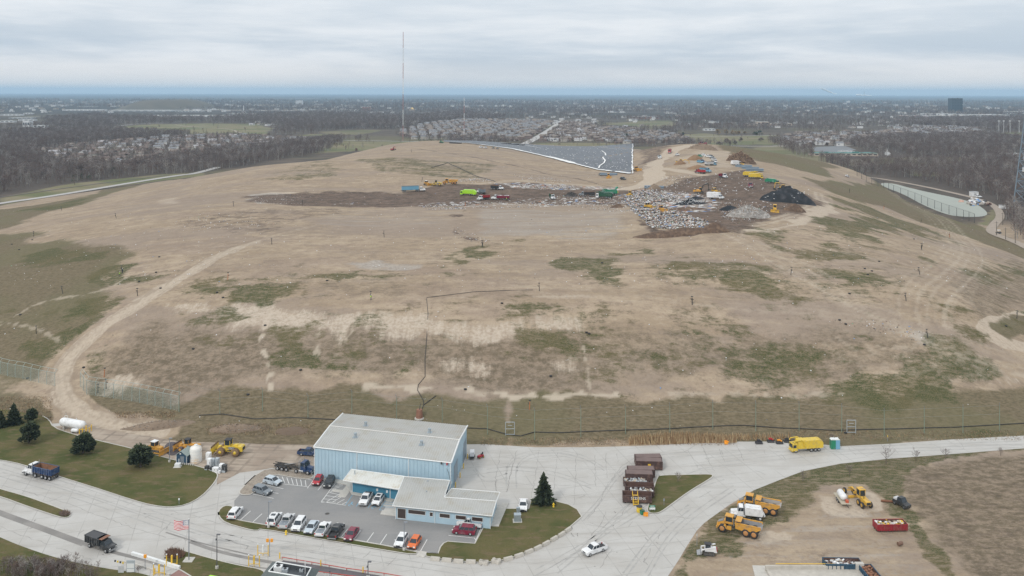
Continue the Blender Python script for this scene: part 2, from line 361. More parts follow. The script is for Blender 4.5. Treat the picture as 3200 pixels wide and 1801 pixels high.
# haul road up the left, scraped bands, tracks
def trk_(fn, l, w, n=1, gap=3.0, ch=None, val=.8, soft=.8):
    pts = smooth_poly(Ts(px(fn, l)), 2, False)
    for k in range(n):
        o = (k - (n - 1) / 2) * gap + random.uniform(-.4, .4) * gap; val_ = val * random.uniform(.3, .85); q = []
        for i, p in enumerate(pts):
            d = (pts[min(i + 1, len(pts) - 1)] - pts[max(i - 1, 0)]); d.z = 0; d = d.normalized(); q.append((p.x - d.y * o, p.y + d.x * o))
        zl(TRACK if ch is None else ch, q, w * random.uniform(.6, 1.5), val_, soft, .9)
ROAD_L = [(780,1222),(620,1200),(500,1175),(410,1130),(335,1065),(308,1000),(303,930),(330,860),(400,790),(520,690),(700,580),(830,490),(1000,390),(1100,330),(1250,270),(1430,215),(1600,175)]
RP = smooth_poly(Ts(px(W1, ROAD_L)), 2, False); zl(PALE, RP[:int(len(RP) * .85)], 7.5, .72, 2.5, .5); zl(PALE, RP[:int(len(RP) * .93)], 4, .58, 6, .8); [zl(c_, RP, 11, -1, 3) for c_ in (GRASS, OLIVE, DULL)]
trk_(W1, ROAD_L, .9, 6, 1.4, RUT, 1.0, .6); trk_(W1, ROAD_L, .6, 2, 3.4, TRACK, .6, .6)
trk_(W1, [(1000,390),(1060,300),(1130,250),(1180,225)], 1.0, 5, 2.4, RUT, .5); trk_(W1, [(1020,385),(1200,290),(1330,200),(1500,150),(1750,120)], 1.0, 6, 3, RUT, .55); trk_(W1, [(1000,390),(1200,240),(1300,170)], 1.0, 4, 3, RUT, .45)
for fn, l, v in ((W1,[(830,570),(960,560),(1200,590),(1300,600),(1500,600),(1650,640),(2130,650),(2130,690),(1990,740),(1900,700),(1780,690),(1720,840),(1660,790),(1640,700),(1500,680),(1300,690),(1180,680),(1150,640),(950,640),(830,590)],.78),(W1,[(2170,660),(2300,670),(2620,700),(2620,780),(2300,760),(2180,720)],.72),(W1,[(2250,860),(2500,870),(2520,940),(2400,930),(2260,920)],.7),(W1,[(1950,850),(2120,860),(2120,880),(1960,875)],.62),(W1,[(730,840),(960,800),(1000,860),(880,865)],.6),(W1,[(560,960),(740,950),(830,980),(860,1020),(600,1000)],.72),(W1,[(40,1000),(120,1010),(100,1040),(30,1020)],.6),(W1,[(1480,440),(1700,450),(1650,500),(1500,480)],.4),
  (W2,[(150,680),(300,670),(330,690),(160,700)],.8),(W2,[(170,870),(280,855),(300,895),(230,900)],.85),(W2,[(-30,700),(100,740),(80,790),(-30,800)],.6),(W2,[(620,860),(700,850),(680,900)],.55),(W2,[(540,590),(800,580),(760,620),(600,620)],.5),(W2,[(1240,950),(1500,970),(1700,1000),(1300,1000)],.4),(W2,[(2300,900),(2576,930),(2576,980),(2350,960)],.5)): ZT(BAND, fn, l, v, 6)
for fn, l, w, v in ((W1,[(1335,690),(1300,760),(1335,830),(1360,920),(1340,960),(1370,995)],.9,.8),(W1,[(1610,690),(1600,770),(1590,830)],.8,.6),(W1,[(1780,700),(1700,830)],1.0,.6),(W1,[(1830,985),(1950,990),(2100,1000),(2350,1005),(2500,1025)],1.6,.8),(W2,[(-60,1035),(200,1040),(400,1030),(520,1035)],1.6,.85),(W2,[(360,790),(390,960),(400,1030)],.7,.55),(W2,[(800,1030),(1300,1030),(1700,1020)],1.0,.45),(W1,[(640,440),(500,520),(200,560),(0,680)],1.2,.5),(W1,[(0,660),(200,700),(300,760)],.8,.45)): zl(TRACK, smooth_poly(Ts(px(fn, l)), 1, False), w, v, .8, 1.4)
for l, w, n, gp, v in (([(1080,210),(1250,300),(1400,400),(1700,560),(1900,640),(2150,760),(2400,850),(2700,930)],1.0,6,2.6,.55),([(1180,250),(1350,330),(1500,400),(1560,440)],.9,4,2.6,.5),([(1900,0),(2100,110),(2250,250),(2300,330),(2200,430),(2080,520),(2050,620),(2100,720),(2300,800)],1.0,8,2.6,.55),([(1600,760),(1700,840),(1850,890),(2000,880),(2080,830),(2090,790)],.9,4,2.8,.6),([(1800,790),(1900,830),(2000,810)],.8,3,2.5,.5),([(2120,880),(2200,930),(2330,920),(2380,880)],.8,3,2.4,.5),([(2400,640),(2300,560),(2400,470),(2576,360)],.8,5,3,.3),([(0,480),(400,500),(800,560),(1200,600),(1700,650),(2050,700)],1.0,4,3.4,.35),([(1100,200),(1400,150),(1580,80),(1560,20)],1.6,3,3,.6),([(640,20),(660,120),(900,200)],1.0,2,3,.3)): trk_(W2, l, w, n, gp, None, v)
for l, w, n, gp, v in (([(2200,500),(2500,380),(2700,360)],.8,7,3.4,.5),([(1700,60),(1900,130),(2080,230)],.8,2,4,.3),([(1500,440),(1550,540)],.8,2,3,.3),([(2050,620),(2150,750),(2500,880)],.7,3,3,.35),([(700,480),(900,490),(1200,500)],.7,2,4,.25)): trk_(W2, l, w, n, gp, RUT, v)
zl(PALE, smooth_poly(Ts(px(W2, [(2800,590),(2576,640),(2400,685),(2370,712),(2430,752),(2576,790),(2800,830)])), 2, False), 6, .95, 2, .4)
ZT(PALE, W2, [(-30,470),(800,520),(1100,560),(1500,620),(1900,640),(1500,650),(900,640),(500,590),(-30,560)], .42, 8); ZT(PALE, W2, [(1250,260),(1500,380),(1750,560),(2000,600),(1900,660),(1600,600),(1300,450)], .4, 8); ZT(PALE, W2, [(2050,250),(2350,250),(2350,420),(2100,560),(2150,720),(2000,700),(2000,520),(2150,400)], .45, 8)
ZT(PALE, W2, [(1080,200),(1400,170),(1590,90),(1570,30),(1620,80),(1560,150),(1400,200),(1150,240)], .8, 6); ZT(PALE, W2, [(560,240),(600,350),(0,290),(0,240)], .35, 8)
ZT(GREY, W2, [(1500,650),(1700,655),(1900,675),(2050,700),(2170,760),(2050,785),(1900,730),(1650,700)], .72, 6); ZT(GREY, W2, [(1380,330),(1550,400),(1500,440),(1300,330)], .45, 8); ZT(GREY, W2, [(880,340),(600,250),(900,240),(1200,290)], .4, 8)
ZT(DARK, W1, [(870,175),(1180,100),(1230,90),(1700,90),(1750,120),(1640,135),(1350,210),(1180,215),(900,195)], .42, 8); ZT(GREY, W1, [(1650,90),(2350,90),(2290,200),(2000,200),(1500,200)], .42, 9); ZT(GREY, W2, [(-160,95),(600,90),(620,180),(560,240),(0,250),(-200,240)], .5, 9); ZT(GREY, W1, [(1600,370),(1900,350),(2160,370),(2170,410),(1900,415)], .66, 5)
ZT(PALE, W1, [(700,40),(900,50),(1000,110),(800,70)], .5, 8); ZT(PALE, W1, [(100,180),(500,90),(800,110),(1000,300),(700,320),(200,230)], .3, 12); ZT(PALE, W1, [(1100,300),(2300,280),(2200,380),(1500,370),(1100,360)], .35, 10)
zl(DARK, smooth_poly(Ts(px(W1, [(2340,100),(2290,160),(2280,200),(2330,240),(2430,260)])), 1, False), 2.5, .65, 3, 1)
LT(DARK, W1, [(640,0),(900,30),(1000,0)], 6, .2, 5)
# working face: dark refuse ground
ZT(DARK, F, [(625,495),(700,486),(900,482),(1010,485),(1100,468),(1350,462),(1560,478),(1640,475),(1700,455),(1880,430),(1950,460),(2060,500),(2040,530),(1960,545),(1830,580),(1700,590),(1600,550),(1560,520),(1300,512),(1000,525),(760,518),(640,512)], .9, 8)
ZT(GREY, F, [(620,490),(700,486),(760,495),(770,516),(640,514)], .95, 4); ZT(PALE, F, [(640,486),(760,484),(700,492)], .8, 3)
ZT(TRASH, F, [(760,516),(1000,515),(1160,520),(1560,520),(1640,530),(1700,500),(1560,490),(1300,500),(900,512)], .35, 8)
ZT(TRASH, F, [(1560,490),(1640,485),(1760,490),(1830,520),(1700,540),(1800,575),(1790,583),(1660,575),(1600,545)], .8, 6)
ZT(TRASH, F, [(1200,460),(1400,462),(1560,470),(1560,478),(1300,475)], .6, 6)
ZT(DARK, F, [(1500,470),(1560,478),(1600,470),(1650,450),(1680,400),(1700,370),(1620,365),(1600,365)], .22, 10)
ZT(DARK, F, [(1600,365),(1690,368),(1640,420),(1600,440)], .55, 10)
ZT(DARK, F, [(1600,550),(1640,590),(1740,595),(1840,580),(1800,560),(1780,585),(1660,578)], .9, 3)
LT(DARK, F, [(1050,375),(1200,398),(1350,430),(1530,470)], 5, .55, 3)
LT(PALE, F, [(1740,365),(1680,388),(1640,420),(1650,450),(1560,480)], 16, .8, 4)
LT(PALE, F, [(1640,425),(1700,428),(1800,445),(1880,440)], 12, .6, 4)
LT(PALE, F, [(1500,468),(1300,455),(1150,470)], 10, .5, 4)
LT(DARK, F, [(1140,540),(1150,575),(1190,600)], 3, .5, 3)
ZT(PALE, F, [(1740,380),(1850,375),(1900,400),(1850,430),(1700,425),(1690,400)], .5, 10)
ZT(DARK, F, [(1000,590),(640,560),(520,555),(700,600),(1000,600)], .14, 10)
ZT(DARK, F, [(560,1075),(800,1068),(800,1110),(640,1130),(520,1095)], .4, 5)
ZT(DARK, F, [(800,1085),(1172,1080),(1500,1105),(1800,1105),(1500,1125),(1172,1112)], .3, 4)
# toe weeds and dirt on the left
ZT(DARK, F, [(-100,990),(150,1000),(170,1040),(230,1065),(200,1075),(-100,1040)], .25, 5)
ZT(PALE, F, [(300,1072),(520,1068),(660,1075),(640,1085),(320,1085)], .5, 4)
# lowlands
ZU(FIELD, G8, [(790,348),(1100,325),(1500,318),(1900,328),(2000,355),(1950,400),(1600,408),(1450,400),(950,385)], .95, 12)
ZU(FIELD, G8, [(2150,400),(2576,385),(2576,400),(2200,412)], .8, 12); ZU(FIELD, G8, [(2380,458),(2600,440),(2600,525),(2300,540)], .95, 12)
ZU(FIELD, Q1, [(40,470),(160,445),(900,445),(1000,440),(1000,520),(40,520)], .95, 10); ZU(FIELD, Q1, [(0,365),(330,350),(520,355),(380,385),(0,400)], .7, 12)
ZU(FIELD, Q1, [(1750,460),(2500,455),(2500,500),(1700,490)], .9, 10); ZU(FIELD, Q1, [(2200,290),(2576,295),(2576,320),(2250,310)], .8, 14)
ZU(FIELD, Q2, [(740,480),(1000,472),(1250,500),(1720,490),(1730,600),(1500,590),(1000,595),(850,560),(750,500)], .9, 12)
ZU(FIELD, Q2, [(0,370),(330,350),(600,345),(700,370),(640,425),(400,430),(200,400)], .85, 12); ZU(FIELD, Q2, [(1600,600),(2200,610),(2300,800),(1400,640)], .8, 10)
ZU(FIELD, G7, [(1530,440),(1900,428),(1900,485),(1700,478)], .95, 12); ZU(FIELD, G7, [(-250,600),(0,640),(150,720),(450,800),(600,805),(300,660),(120,650),(0,600)], .6, 8)
ZU(FIELD, G7, [(300,680),(600,640),(900,640),(1400,640),(1500,650),(1200,700),(700,690),(450,720)], .7, 10); ZU(FIELD, G7, [(900,740),(1200,760),(1200,800),(950,790)], .7, 10)
ZU(FIELD, G7, [(1560,1070),(1620,1060),(1640,1120),(1540,1200),(1480,1190)], .9, 3)
ZU(FIELD, G8, [(0,860),(500,760),(1200,690),(1500,680),(1500,700),(700,800),(0,930)], .95, 6, .3); ZU(PALE, G8, [(0,820),(500,755),(1150,695),(1180,710),(500,790),(0,870)], .2, 6)
ZU(PALE, G7, [(600,815),(950,870),(1500,1010),(1560,1060),(1620,1150),(1500,1200),(1350,1150),(1300,1120),(1000,1050),(700,920),(560,860)], .8, 4)
ZU(WOOD, G8, [(-600,460),(0,380),(700,360),(1000,380),(1400,400),(1300,420),(700,470),(300,520),(350,580),(900,620),(1500,500),(2400,450),(2400,520),(1600,660),(900,730),(0,850),(-600,980)], 1, 20)
ZU(WOOD, Q1, [(0,250),(700,260),(1100,210),(1500,250),(1400,280),(900,290),(650,345),(0,350)], 1, 30)
ZU(WOOD, G7, [(150,660),(700,500),(1500,450),(1900,520),(1900,1300),(1680,1050),(1250,930),(700,800)], 1, 20); ZU(WOOD, G7, [(850,330),(1900,320),(1900,430),(900,390)], 1, 30)
# the yard's own plane stays clean earth under the paving
me = D.meshes.new('ground')
vs = np.stack([GX, GY, GZ], -1).reshape(-1, 3)
ii = np.arange(NR * NC).reshape(NR, NC)
fc = np.stack([ii[:-1, :-1], ii[:-1, 1:], ii[1:, 1:], ii[1:, :-1]], -1).reshape(-1, 4)
me.vertices.add(len(vs)); me.vertices.foreach_set('co', vs.ravel()); me.loops.add(fc.size); me.loops.foreach_set('vertex_index', fc.ravel())
me.polygons.add(len(fc)); me.polygons.foreach_set('loop_start', np.arange(0, fc.size, 4)); me.polygons.foreach_set('loop_total', np.full(len(fc), 4)); 
me.update(calc_edges=True); me.polygons.foreach_set('use_smooth', np.ones(len(fc), bool))
for k in range(4):
    ca = me.color_attributes.new(f'zones{k}', 'FLOAT_COLOR', 'POINT')
    q = np.ones((NR * NC, 4)); q[:, :3] = att[3 * k:3 * k + 3].reshape(3, -1).T
    ca.data.foreach_set('color', q.ravel().astype(np.float32))
ground = D.objects.new('ground', me); COL.objects.link(ground); ground['kind'] = 'structure'
class NG:
    """terse node graph"""
    def __init__(s, nt): s.nt = nt; s.N = nt.nodes; s.L = nt.links; s.tc = s.N.new('ShaderNodeTexCoord')
    def put(s, sock, v):
        if isinstance(v, (int, float)): sock.default_value = v
        elif isinstance(v, tuple): sock.default_value = (*v, 1) if len(v) == 3 and sock.type == 'RGBA' else v
        else: s.L.new(v, sock)
    def noise(s, sc, d=4, mp=(1, 1, 1), rot=0, co='Object', rough=.5, dist=0):
        n = s.N.new('ShaderNodeTexNoise'); n.inputs['Scale'].default_value = sc; n.inputs['Detail'].default_value = d; n.inputs['Roughness'].default_value = rough; n.inputs['Distortion'].default_value = dist
        q = s.N.new('ShaderNodeMapping'); q.inputs['Scale'].default_value = mp; q.inputs['Rotation'].default_value = (0, 0, rot); s.L.new(s.tc.outputs[co], q.inputs[0]); s.L.new(q.outputs[0], n.inputs['Vector']); return n.outputs['Fac']
    def math(s, op, a, b=0.0, c=0.0, clamp=False):
        n = s.N.new('ShaderNodeMath'); n.operation = op; n.use_clamp = clamp
        for i, v in enumerate((a, b, c)): s.put(n.inputs[i], v)
        return n.outputs[0]
    def step(s, v, a, b):
        n = s.N.new('ShaderNodeMapRange'); n.interpolation_type = 'SMOOTHSTEP'; s.put(n.inputs['Value'], v); n.inputs['From Min'].default_value = a; n.inputs['From Max'].default_value = b; return n.outputs[0]
    def mix(s, f, a, b, mode='MIX'):
        n = s.N.new('ShaderNodeMix'); n.data_type = 'RGBA'; n.blend_type = mode
        s.put(n.inputs[0], f); s.put(n.inputs[6], a); s.put(n.inputs[7], b); return n.outputs[2]
    def attr(s, name):
        n = s.N.new('ShaderNodeAttribute'); n.attribute_name = name; q = s.N.new('ShaderNodeSeparateColor'); s.L.new(n.outputs['Color'], q.inputs[0]); return q.outputs
gm = D.materials.new('ground_cover'); gm.use_nodes = True
g = NG(gm.node_tree); bs = g.N['Principled BSDF']; bs.inputs['Roughness'].default_value = .95; bs.inputs['Specular IOR Level'].default_value = .1
z0, z1, z2, z3 = (g.attr(f'zones{i}') for i in range(4))
big = g.noise(.012, 5, (1, 1.6, 1)); mid = g.noise(.06, 6, (.45, 1.5, 1)); streak = g.noise(.22, 5, (.12, 1.6, 1), .06, dist=.6); fine = g.noise(.9, 5, rough=.65); vfine = g.noise(3.5, 3)
vert = g.noise(.3, 4, (1.0, .1, .1)); tracks = g.noise(.5, 3, (.05, 1.2, 1), -.5)
m2 = g.noise(.2, 9, (.8, 1.1, 1), rough=.8); m3 = g.noise(.018, 7, (.5, 1.4, 1), rough=.7)
col = g.mix(g.step(mid, .35, .65), (.385, .308, .225), (.315, .247, .175))
col = g.mix(g.math('MULTIPLY', g.step(streak, .42, .68), .35), col, (.26, .195, .145))
col = g.mix(g.math('MULTIPLY', g.step(g.noise(.03, 6, (.6, 1.3, 1), rough=.65), .5, .64), .5), col, (.27, .21, .17))
col = g.mix(g.math('MULTIPLY', g.step(g.noise(.16, 5, (1.6, .35, 1), rough=.7), .54, .7), .4), col, (.25, .19, .14))
col = g.mix(g.math('MULTIPLY', g.step(tracks, .55, .7), .15), col, (.5, .42, .33))
col = g.mix(g.math('MULTIPLY', g.step(m2, .46, .6), .62), col, (.225, .175, .135)); col = g.mix(g.math('MULTIPLY', g.step(m2, .46, .34), .4), col, (.47, .39, .31))
col = g.mix(g.math('MULTIPLY', g.step(m3, .48, .58), .6), col, (.262, .212, .175))
col = g.mix(g.math('MULTIPLY', g.step(fine, .52, .7), .4), col, (.2, .15, .11))
wv = g.math('ADD', g.math('MULTIPLY', g.noise(.4, 6, (.9, .12, .12), rough=.75), .45), g.math('MULTIPLY', m2, .55)); wv = g.math('MULTIPLY_ADD', g.math('SUBTRACT', wv, .5), 2.6, .5)
w = g.math('ADD', g.math('MULTIPLY', streak, .5), g.math('MULTIPLY', fine, .5))
def mask(ch, lo=.42, hi=.58, amt=1.0, wn=None):
    v = g.math('SUBTRACT', g.math('ADD', ch, wn if wn is not None else w), .5)
    return g.math('MULTIPLY', g.math('MULTIPLY', g.step(v, lo, hi), amt), g.step(ch, .02, .2))
col = g.mix(mask(z0[1], .25, .8, .85, m2), col, g.mix(g.step(g.noise(.5, 8, (.7, 1.1, 1), rough=.82), .40, .58), (.255, .200, .148), (.108, .088, .058)))
col = g.mix(mask(z1[0], .38, .62, .85), col, g.mix(g.step(fine, .4, .7), (.47, .40, .32), (.385, .315, .25)))
col = g.mix(mask(z1[1], .38, .62, .75), col, g.mix(g.step(fine, .4, .6), (.40, .37, .335), (.30, .27, .24)))
f2 = g.noise(1.3, 6, (.5, 1.2, 1), rough=.75)
oc = g.mix(g.step(f2, .38, .62), (.182, .148, .095), (.100, .084, .050)); oc = g.mix(g.math('MULTIPLY', g.step(g.noise(.02, 5), .45, .6), .5), oc, (.125, .12, .062)); oc = g.mix(g.math('MULTIPLY', g.step(m2, .52, .66), .4), oc, (.215, .17, .122))
col = g.mix(mask(z2[2], .3, .75, .93, m2), col, oc)
col = g.mix(mask(z3[0], .38, .76, .8, wv), col, g.mix(g.step(fine, .4, .65), (.52, .45, .37), (.40, .33, .26)))

mot = g.noise(.075, 9, (.38, 1.35, 1), rough=.74); wg = g.math('ADD', g.math('ADD', g.math('MULTIPLY', mot, .40), g.math('MULTIPLY', m2, .42)), g.math('MULTIPLY', g.math('ADD', streak, vert), .09))
wgs = g.math('MULTIPLY_ADD', g.math('SUBTRACT', wg, .5), 4.6, .5)
gcol = g.mix(g.step(g.noise(.05, 4), .4, .6), (.088, .084, .038), (.042, .062, .022)); gcol = g.mix(g.step(vfine, .4, .7), gcol, (.16, .125, .068))
gk = g.math('MULTIPLY', mask(z0[0], .40, .80, .95, wgs), g.math('MULTIPLY_ADD', g.step(g.noise(.7, 6, (.5, 1.3, 1), rough=.8), .40, .56), .52, .5))
col = g.mix(gk, col, gcol)

col = g.mix(g.math('MULTIPLY', z3[1], g.step(g.math('ADD', fine, g.math('MULTIPLY', z3[1], .25)), .38, .6)), col, (.47, .405, .325))
col = g.mix(g.math('MULTIPLY', g.math('MULTIPLY', z3[2], g.step(g.math('ADD', m2, g.math('MULTIPLY', z3[2], .2)), .42, .6)), .75), col, (.235, .185, .14))
# dark refuse earth and mixed trash specks
dc = g.mix(g.step(m2, .38, .6), (.155, .11, .085), (.07, .052, .042)); dc = g.mix(g.math('MULTIPLY', g.step(g.noise(.9, 6, (.5, 1, 1), rough=.8), .52, .62), .6), dc, (.27, .22, .19))
col = g.mix(mask(z0[2], .3, .7, .93, m2), col, dc)
v1 = g.N.new('ShaderNodeTexVoronoi'); v1.inputs['Scale'].default_value = .55; g.L.new(g.tc.outputs['Object'], v1.inputs['Vector'])
hs = g.N.new('ShaderNodeSeparateColor'); g.L.new(v1.outputs['Color'], hs.inputs[0])
tcol = g.mix(hs.outputs[0], (.13, .10, .085), (.36, .32, .29)); tcol = g.mix(g.step(hs.outputs[1], .8, .85), tcol, (.6, .6, .59)); tcol = g.mix(g.step(hs.outputs[2], .94, .96), tcol, (.12, .25, .5)); tcol = g.mix(g.step(hs.outputs[2], .06, .03), tcol, (.5, .22, .12))
col = g.mix(mask(z1[2], .42, .62, .95, g.math('MULTIPLY_ADD', hs.outputs[1], .5, .25)), col, tcol)
# lowlands beyond: fields, woods floor, far country
geo = g.N.new('ShaderNodeSeparateXYZ'); g.L.new(g.tc.outputs['Object'], geo.inputs[0])
hill = g.step(geo.outputs['Z'], .02, .25)
near = g.step(geo.outputs['Y'], 640, 600)
low = g.math('MULTIPLY', g.math('SUBTRACT', 1.0, hill), g.math('SUBTRACT', 1.0, near))
fn1 = g.noise(.004, 6, (.5, 1, 1), rough=.6); fn2 = g.noise(.03, 5, (.7, 1, 1)); fn3 = g.noise(.0012, 5, (.35, 1.3, 1), rough=.62)
lc = g.mix(g.step(fn2, .35, .65), (.13, .105, .085), (.075, .065, .055))
lc = g.mix(g.math('MULTIPLY', g.step(fn1, .5, .62), .55), lc, (.15, .14, .075))
farb = g.step(geo.outputs['Y'], 1800, 4500)
v2 = g.N.new('ShaderNodeTexVoronoi'); v2.inputs['Scale'].default_value = .018; g.L.new(g.tc.outputs['Object'], v2.inputs['Vector'])
h2 = g.N.new('ShaderNodeSeparateColor'); g.L.new(v2.outputs['Color'], h2.inputs[0])
town = g.mix(g.step(h2.outputs[0], .78, .84), (.11, .092, .085), (.55, .53, .5)); town = g.mix(g.step(h2.outputs[1], .3, .7), town, (.10, .085, .075))
farcol = g.mix(g.step(fn3, .5, .6), (.062, .056, .05), town)
lc = g.mix(farb, lc, farcol)
lc = g.mix(z2[1], lc, (.085, .07, .06))
fcol = g.mix(g.step(fn2, .35, .65), (.17, .162, .088), (.225, .195, .125)); fcol = g.mix(g.math('MULTIPLY', g.step(g.noise(.008, 3), .5, .6), .7), fcol, (.115, .135, .062))
col = g.mix(low, col, lc)
col = g.mix(g.math('MULTIPLY', z2[0], g.step(g.math('ADD', z2[0], fn2), .8, 1.1)), col, fcol)
g.L.new(col, bs.inputs['Base Color'])
bp = g.N.new('ShaderNodeBump'); bp.inputs['Strength'].default_value = .55; bp.inputs['Distance'].default_value = .5; g.L.new(g.math('ADD', fine, g.math('MULTIPLY', streak, 1.2)), bp.inputs['Height']); g.L.new(bp.outputs[0], bs.inputs['Normal'])
me.materials.append(gm)
# ---------------------------------------------------------------- paving
def paving(name, c1, c2, joint, rot, sx, sy, jw=.012, stain=(.25, .22, .19), sa=.35):
    m = D.materials.new(name); m.use_nodes = True; q = NG(m.node_tree); b = q.N['Principled BSDF']; b.inputs['Roughness'].default_value = .85
    n1 = q.noise(.12, 6, rough=.6); n2 = q.noise(1.6, 4); n3 = q.noise(.35, 4, (.08, 1, 1), rot, rough=.6)
    c = q.mix(q.step(n1, .35, .65), c1, c2)
    c = q.mix(q.math('MULTIPLY', q.step(n3, .5, .75), sa), c, stain)
    c = q.mix(q.math('MULTIPLY', q.step(n2, .5, .8), .25), c, tuple(x * .7 for x in c1))
    if joint:
        mp = q.N.new('ShaderNodeMapping'); mp.inputs['Rotation'].default_value = (0, 0, rot); q.L.new(q.tc.outputs['Object'], mp.inputs[0])
        br = q.N.new('ShaderNodeTexBrick'); br.offset = 0; br.inputs['Scale'].default_value = 1; br.inputs['Brick Width'].default_value = sx; br.inputs['Row Height'].default_value = sy; br.inputs['Mortar Size'].default_value = jw * 6
        br.inputs['Color1'].default_value = (0, 0, 0, 1); br.inputs['Color2'].default_value = (.35, .35, .35, 1); br.inputs['Mortar'].default_value = (1, 1, 1, 1); br.inputs['Mortar Smooth'].default_value = 0
        q.L.new(mp.outputs[0], br.inputs['Vector'])
        c = q.mix(q.math('MULTIPLY', q.math('MULTIPLY', q.step(br.outputs['Fac'], .5, .6), q.step(q.noise(.15, 4), .35, .6)), .55), c, joint)
        c = q.mix(q.math('MULTIPLY', br.outputs['Color'], .3), c, tuple(x * .8 for x in c1))
    q.L.new(c, b.inputs['Base Color'])
    return m
ang = math.atan2(U(B(1760,1265)).y - U(B(7,970)).y, U(B(1760,1265)).x - U(B(7,970)).x)
road_m = paving('concrete_paving', (.475, .465, .445), (.425, .41, .385), (.19, .18, .165), ang + .02, 5.5, 4.2)
yard_m = paving('stained_paving', (.40, .335, .27), (.29, .23, .18), (.08, .06, .045), .1, 4.0, 3.6, .06, (.17, .13, .10), .8)
asph = paving('asphalt', (.225, .225, .225), (.255, .25, .245), None, ang, 1, 1, sa=.3, stain=(.30, .29, .28))
curb = mat('kerb_concrete', (.52, .5, .46), .85, var=.15, vs=1.5)
white = mat('paint_white', (.75, .75, .73), .6, var=.15, vs=3); bluep = mat('paint_blue', (.16, .36, .5), .6)
lawn_m = D.materials.new('lawn_grass'); lawn_m.use_nodes = True; q = NG(lawn_m.node_tree); b_ = q.N['Principled BSDF']; b_.inputs['Roughness'].default_value = .95; b_.inputs['Specular IOR Level'].default_value = .1
c = q.mix(q.step(q.noise(.12, 6), .35, .62), (.074, .084, .030), (.122, .108, .048)); c = q.mix(q.math('MULTIPLY', q.step(q.noise(.3, 6, (1, 2.2, 1)), .5, .66), .75), c, (.155, .118, .070)); c = q.mix(q.math('MULTIPLY', q.step(q.noise(2.5, 5, rough=.7), .5, .72), .5), c, (.055, .06, .022))
q.L.new(c, b_.inputs['Base Color']); bq = q.N.new('ShaderNodeBump'); bq.inputs['Strength'].default_value = .5; bq.inputs['Distance'].default_value = .2; q.L.new(q.noise(2.0, 6, rough=.7), bq.inputs['Height']); q.L.new(bq.outputs[0], b_.inputs['Normal'])
dirt_m = mat('bare_dirt', (.33, .25, .18), .95, var=.3, vs=.5, dirt=(.16, .12, .085), ds=.3)
gravel_m = mat('gravel', (.36, .31, .255), .95, var=.35, vs=2.5, bump=.6, dirt=(.22, .18, .15), ds=.8)
def UL(fn, l): return [U(p) for p in px(fn, l)]
conc = px(A, [(-1100,430),(-600,300),(-300,300),(400,300),(650,290),(900,300),(1200,330),(1600,352),(1930,372)]) + px(B, [(350,350),(735,330),(1400,330),(2000,358)]) + px(C3, [(20,255),(500,285),(950,285),(1350,275),(1700,262),(1950,245),(2315,232)]) + \
  px(E, [(700,205),(960,232),(1100,245),(1500,225),(2000,190),(2576,160),(3600,100),(3600,210),(2576,262),(2000,308),(1500,345),(1100,385),(800,445),(600,520),(400,600),(200,720),(60,820),(0,865)]) + px(C3, [(1960,1040),(1870,1180),(1800,1300),(1700,1450)]) + [(2070,1850),(2040,1990),(-500,1990),(-900,1500)]
sheet('road', [U(p) for p in conc], .02, road_m)
sheet('yard', UL(A, [(395,325),(480,312),(650,300),(780,322),(1200,343),(1600,368),(1930,388)]) + UL(B, [(350,352),(738,345),(738,620),(560,600),(400,560),(300,578),(130,600),(-60,700)]) + UL(A, [(1640,690),(1600,650),(1250,560),(1000,490),(740,430),(560,385)]), .03, yard_m)
sheet('parking_lot', UL(B, [(85,890),(40,945),(7,970),(800,1104),(1590,1245),(1760,1265),(1775,1215),(1800,1180),(1835,1165),(2060,1183),(2135,1040),(1290,942),(1330,880),(1040,760),(1030,690),(735,640),(700,655),(600,650),(395,612),(335,660),(240,770),(200,785),(130,780),(85,830)]), .035, asph)
def island(name, pts, m=lawn_m, h=.13, kerb=True, sm=2, kw=.28):
    pts = smooth_poly(pts, sm) if sm else pts
    o = sheet(name, pts, h, m, 'structure', thick=h)
    if kerb:
        b = MB(); ring = list(pts) + [pts[0], pts[1]]
        ribbon(None, ring, kw, h + .006, curb, b=b); q = b.build('kerb'); q['kind'] = 'structure'
    return o
island('lawn', UL(A, [(-1100,430),(-500,520),(0,575),(170,610),(440,700),(760,800),(1000,880),(1150,920),(1280,934),(1400,917),(1510,860),(1600,770),(1645,700),(1630,670),(1500,625),(1250,560),(1000,490),(740,430),(540,380),(400,330),(370,270),(300,235),(150,190),(0,170),(-600,100),(-1100,100)]), sm=1)
island('median', UL(A, [(-900,520),(-500,645),(0,795),(200,850),(420,930),(520,970),(535,1000),(490,1015),(430,1002),(200,925),(0,850),(-500,705),(-900,570)]))
island('lawn', UL(A, [(-900,870),(-300,1040),(0,1160),(150,1225),(400,1310),(650,1370),(900,1412),(1050,1428),(1180,1470),(1250,1560),(1000,1760),(-900,1760)]), kerb=False)
island('lawn', UL(Q6, [(372,500),(375,440),(405,405),(500,385),(590,402),(850,478),(1100,540),(1400,592),(1330,680),(1240,800),(800,760),(500,570),(415,540)]))
island('lawn', UL(A, [(1645,960),(1650,1005),(1700,1052),(1850,1095),(1935,1112)]) + UL(B, [(300,1062),(700,1132),(1300,1237),(1575,1280),(1592,1247),(500,1060),(7,972),(60,932),(88,895),(60,875),(0,873)]), sm=1)
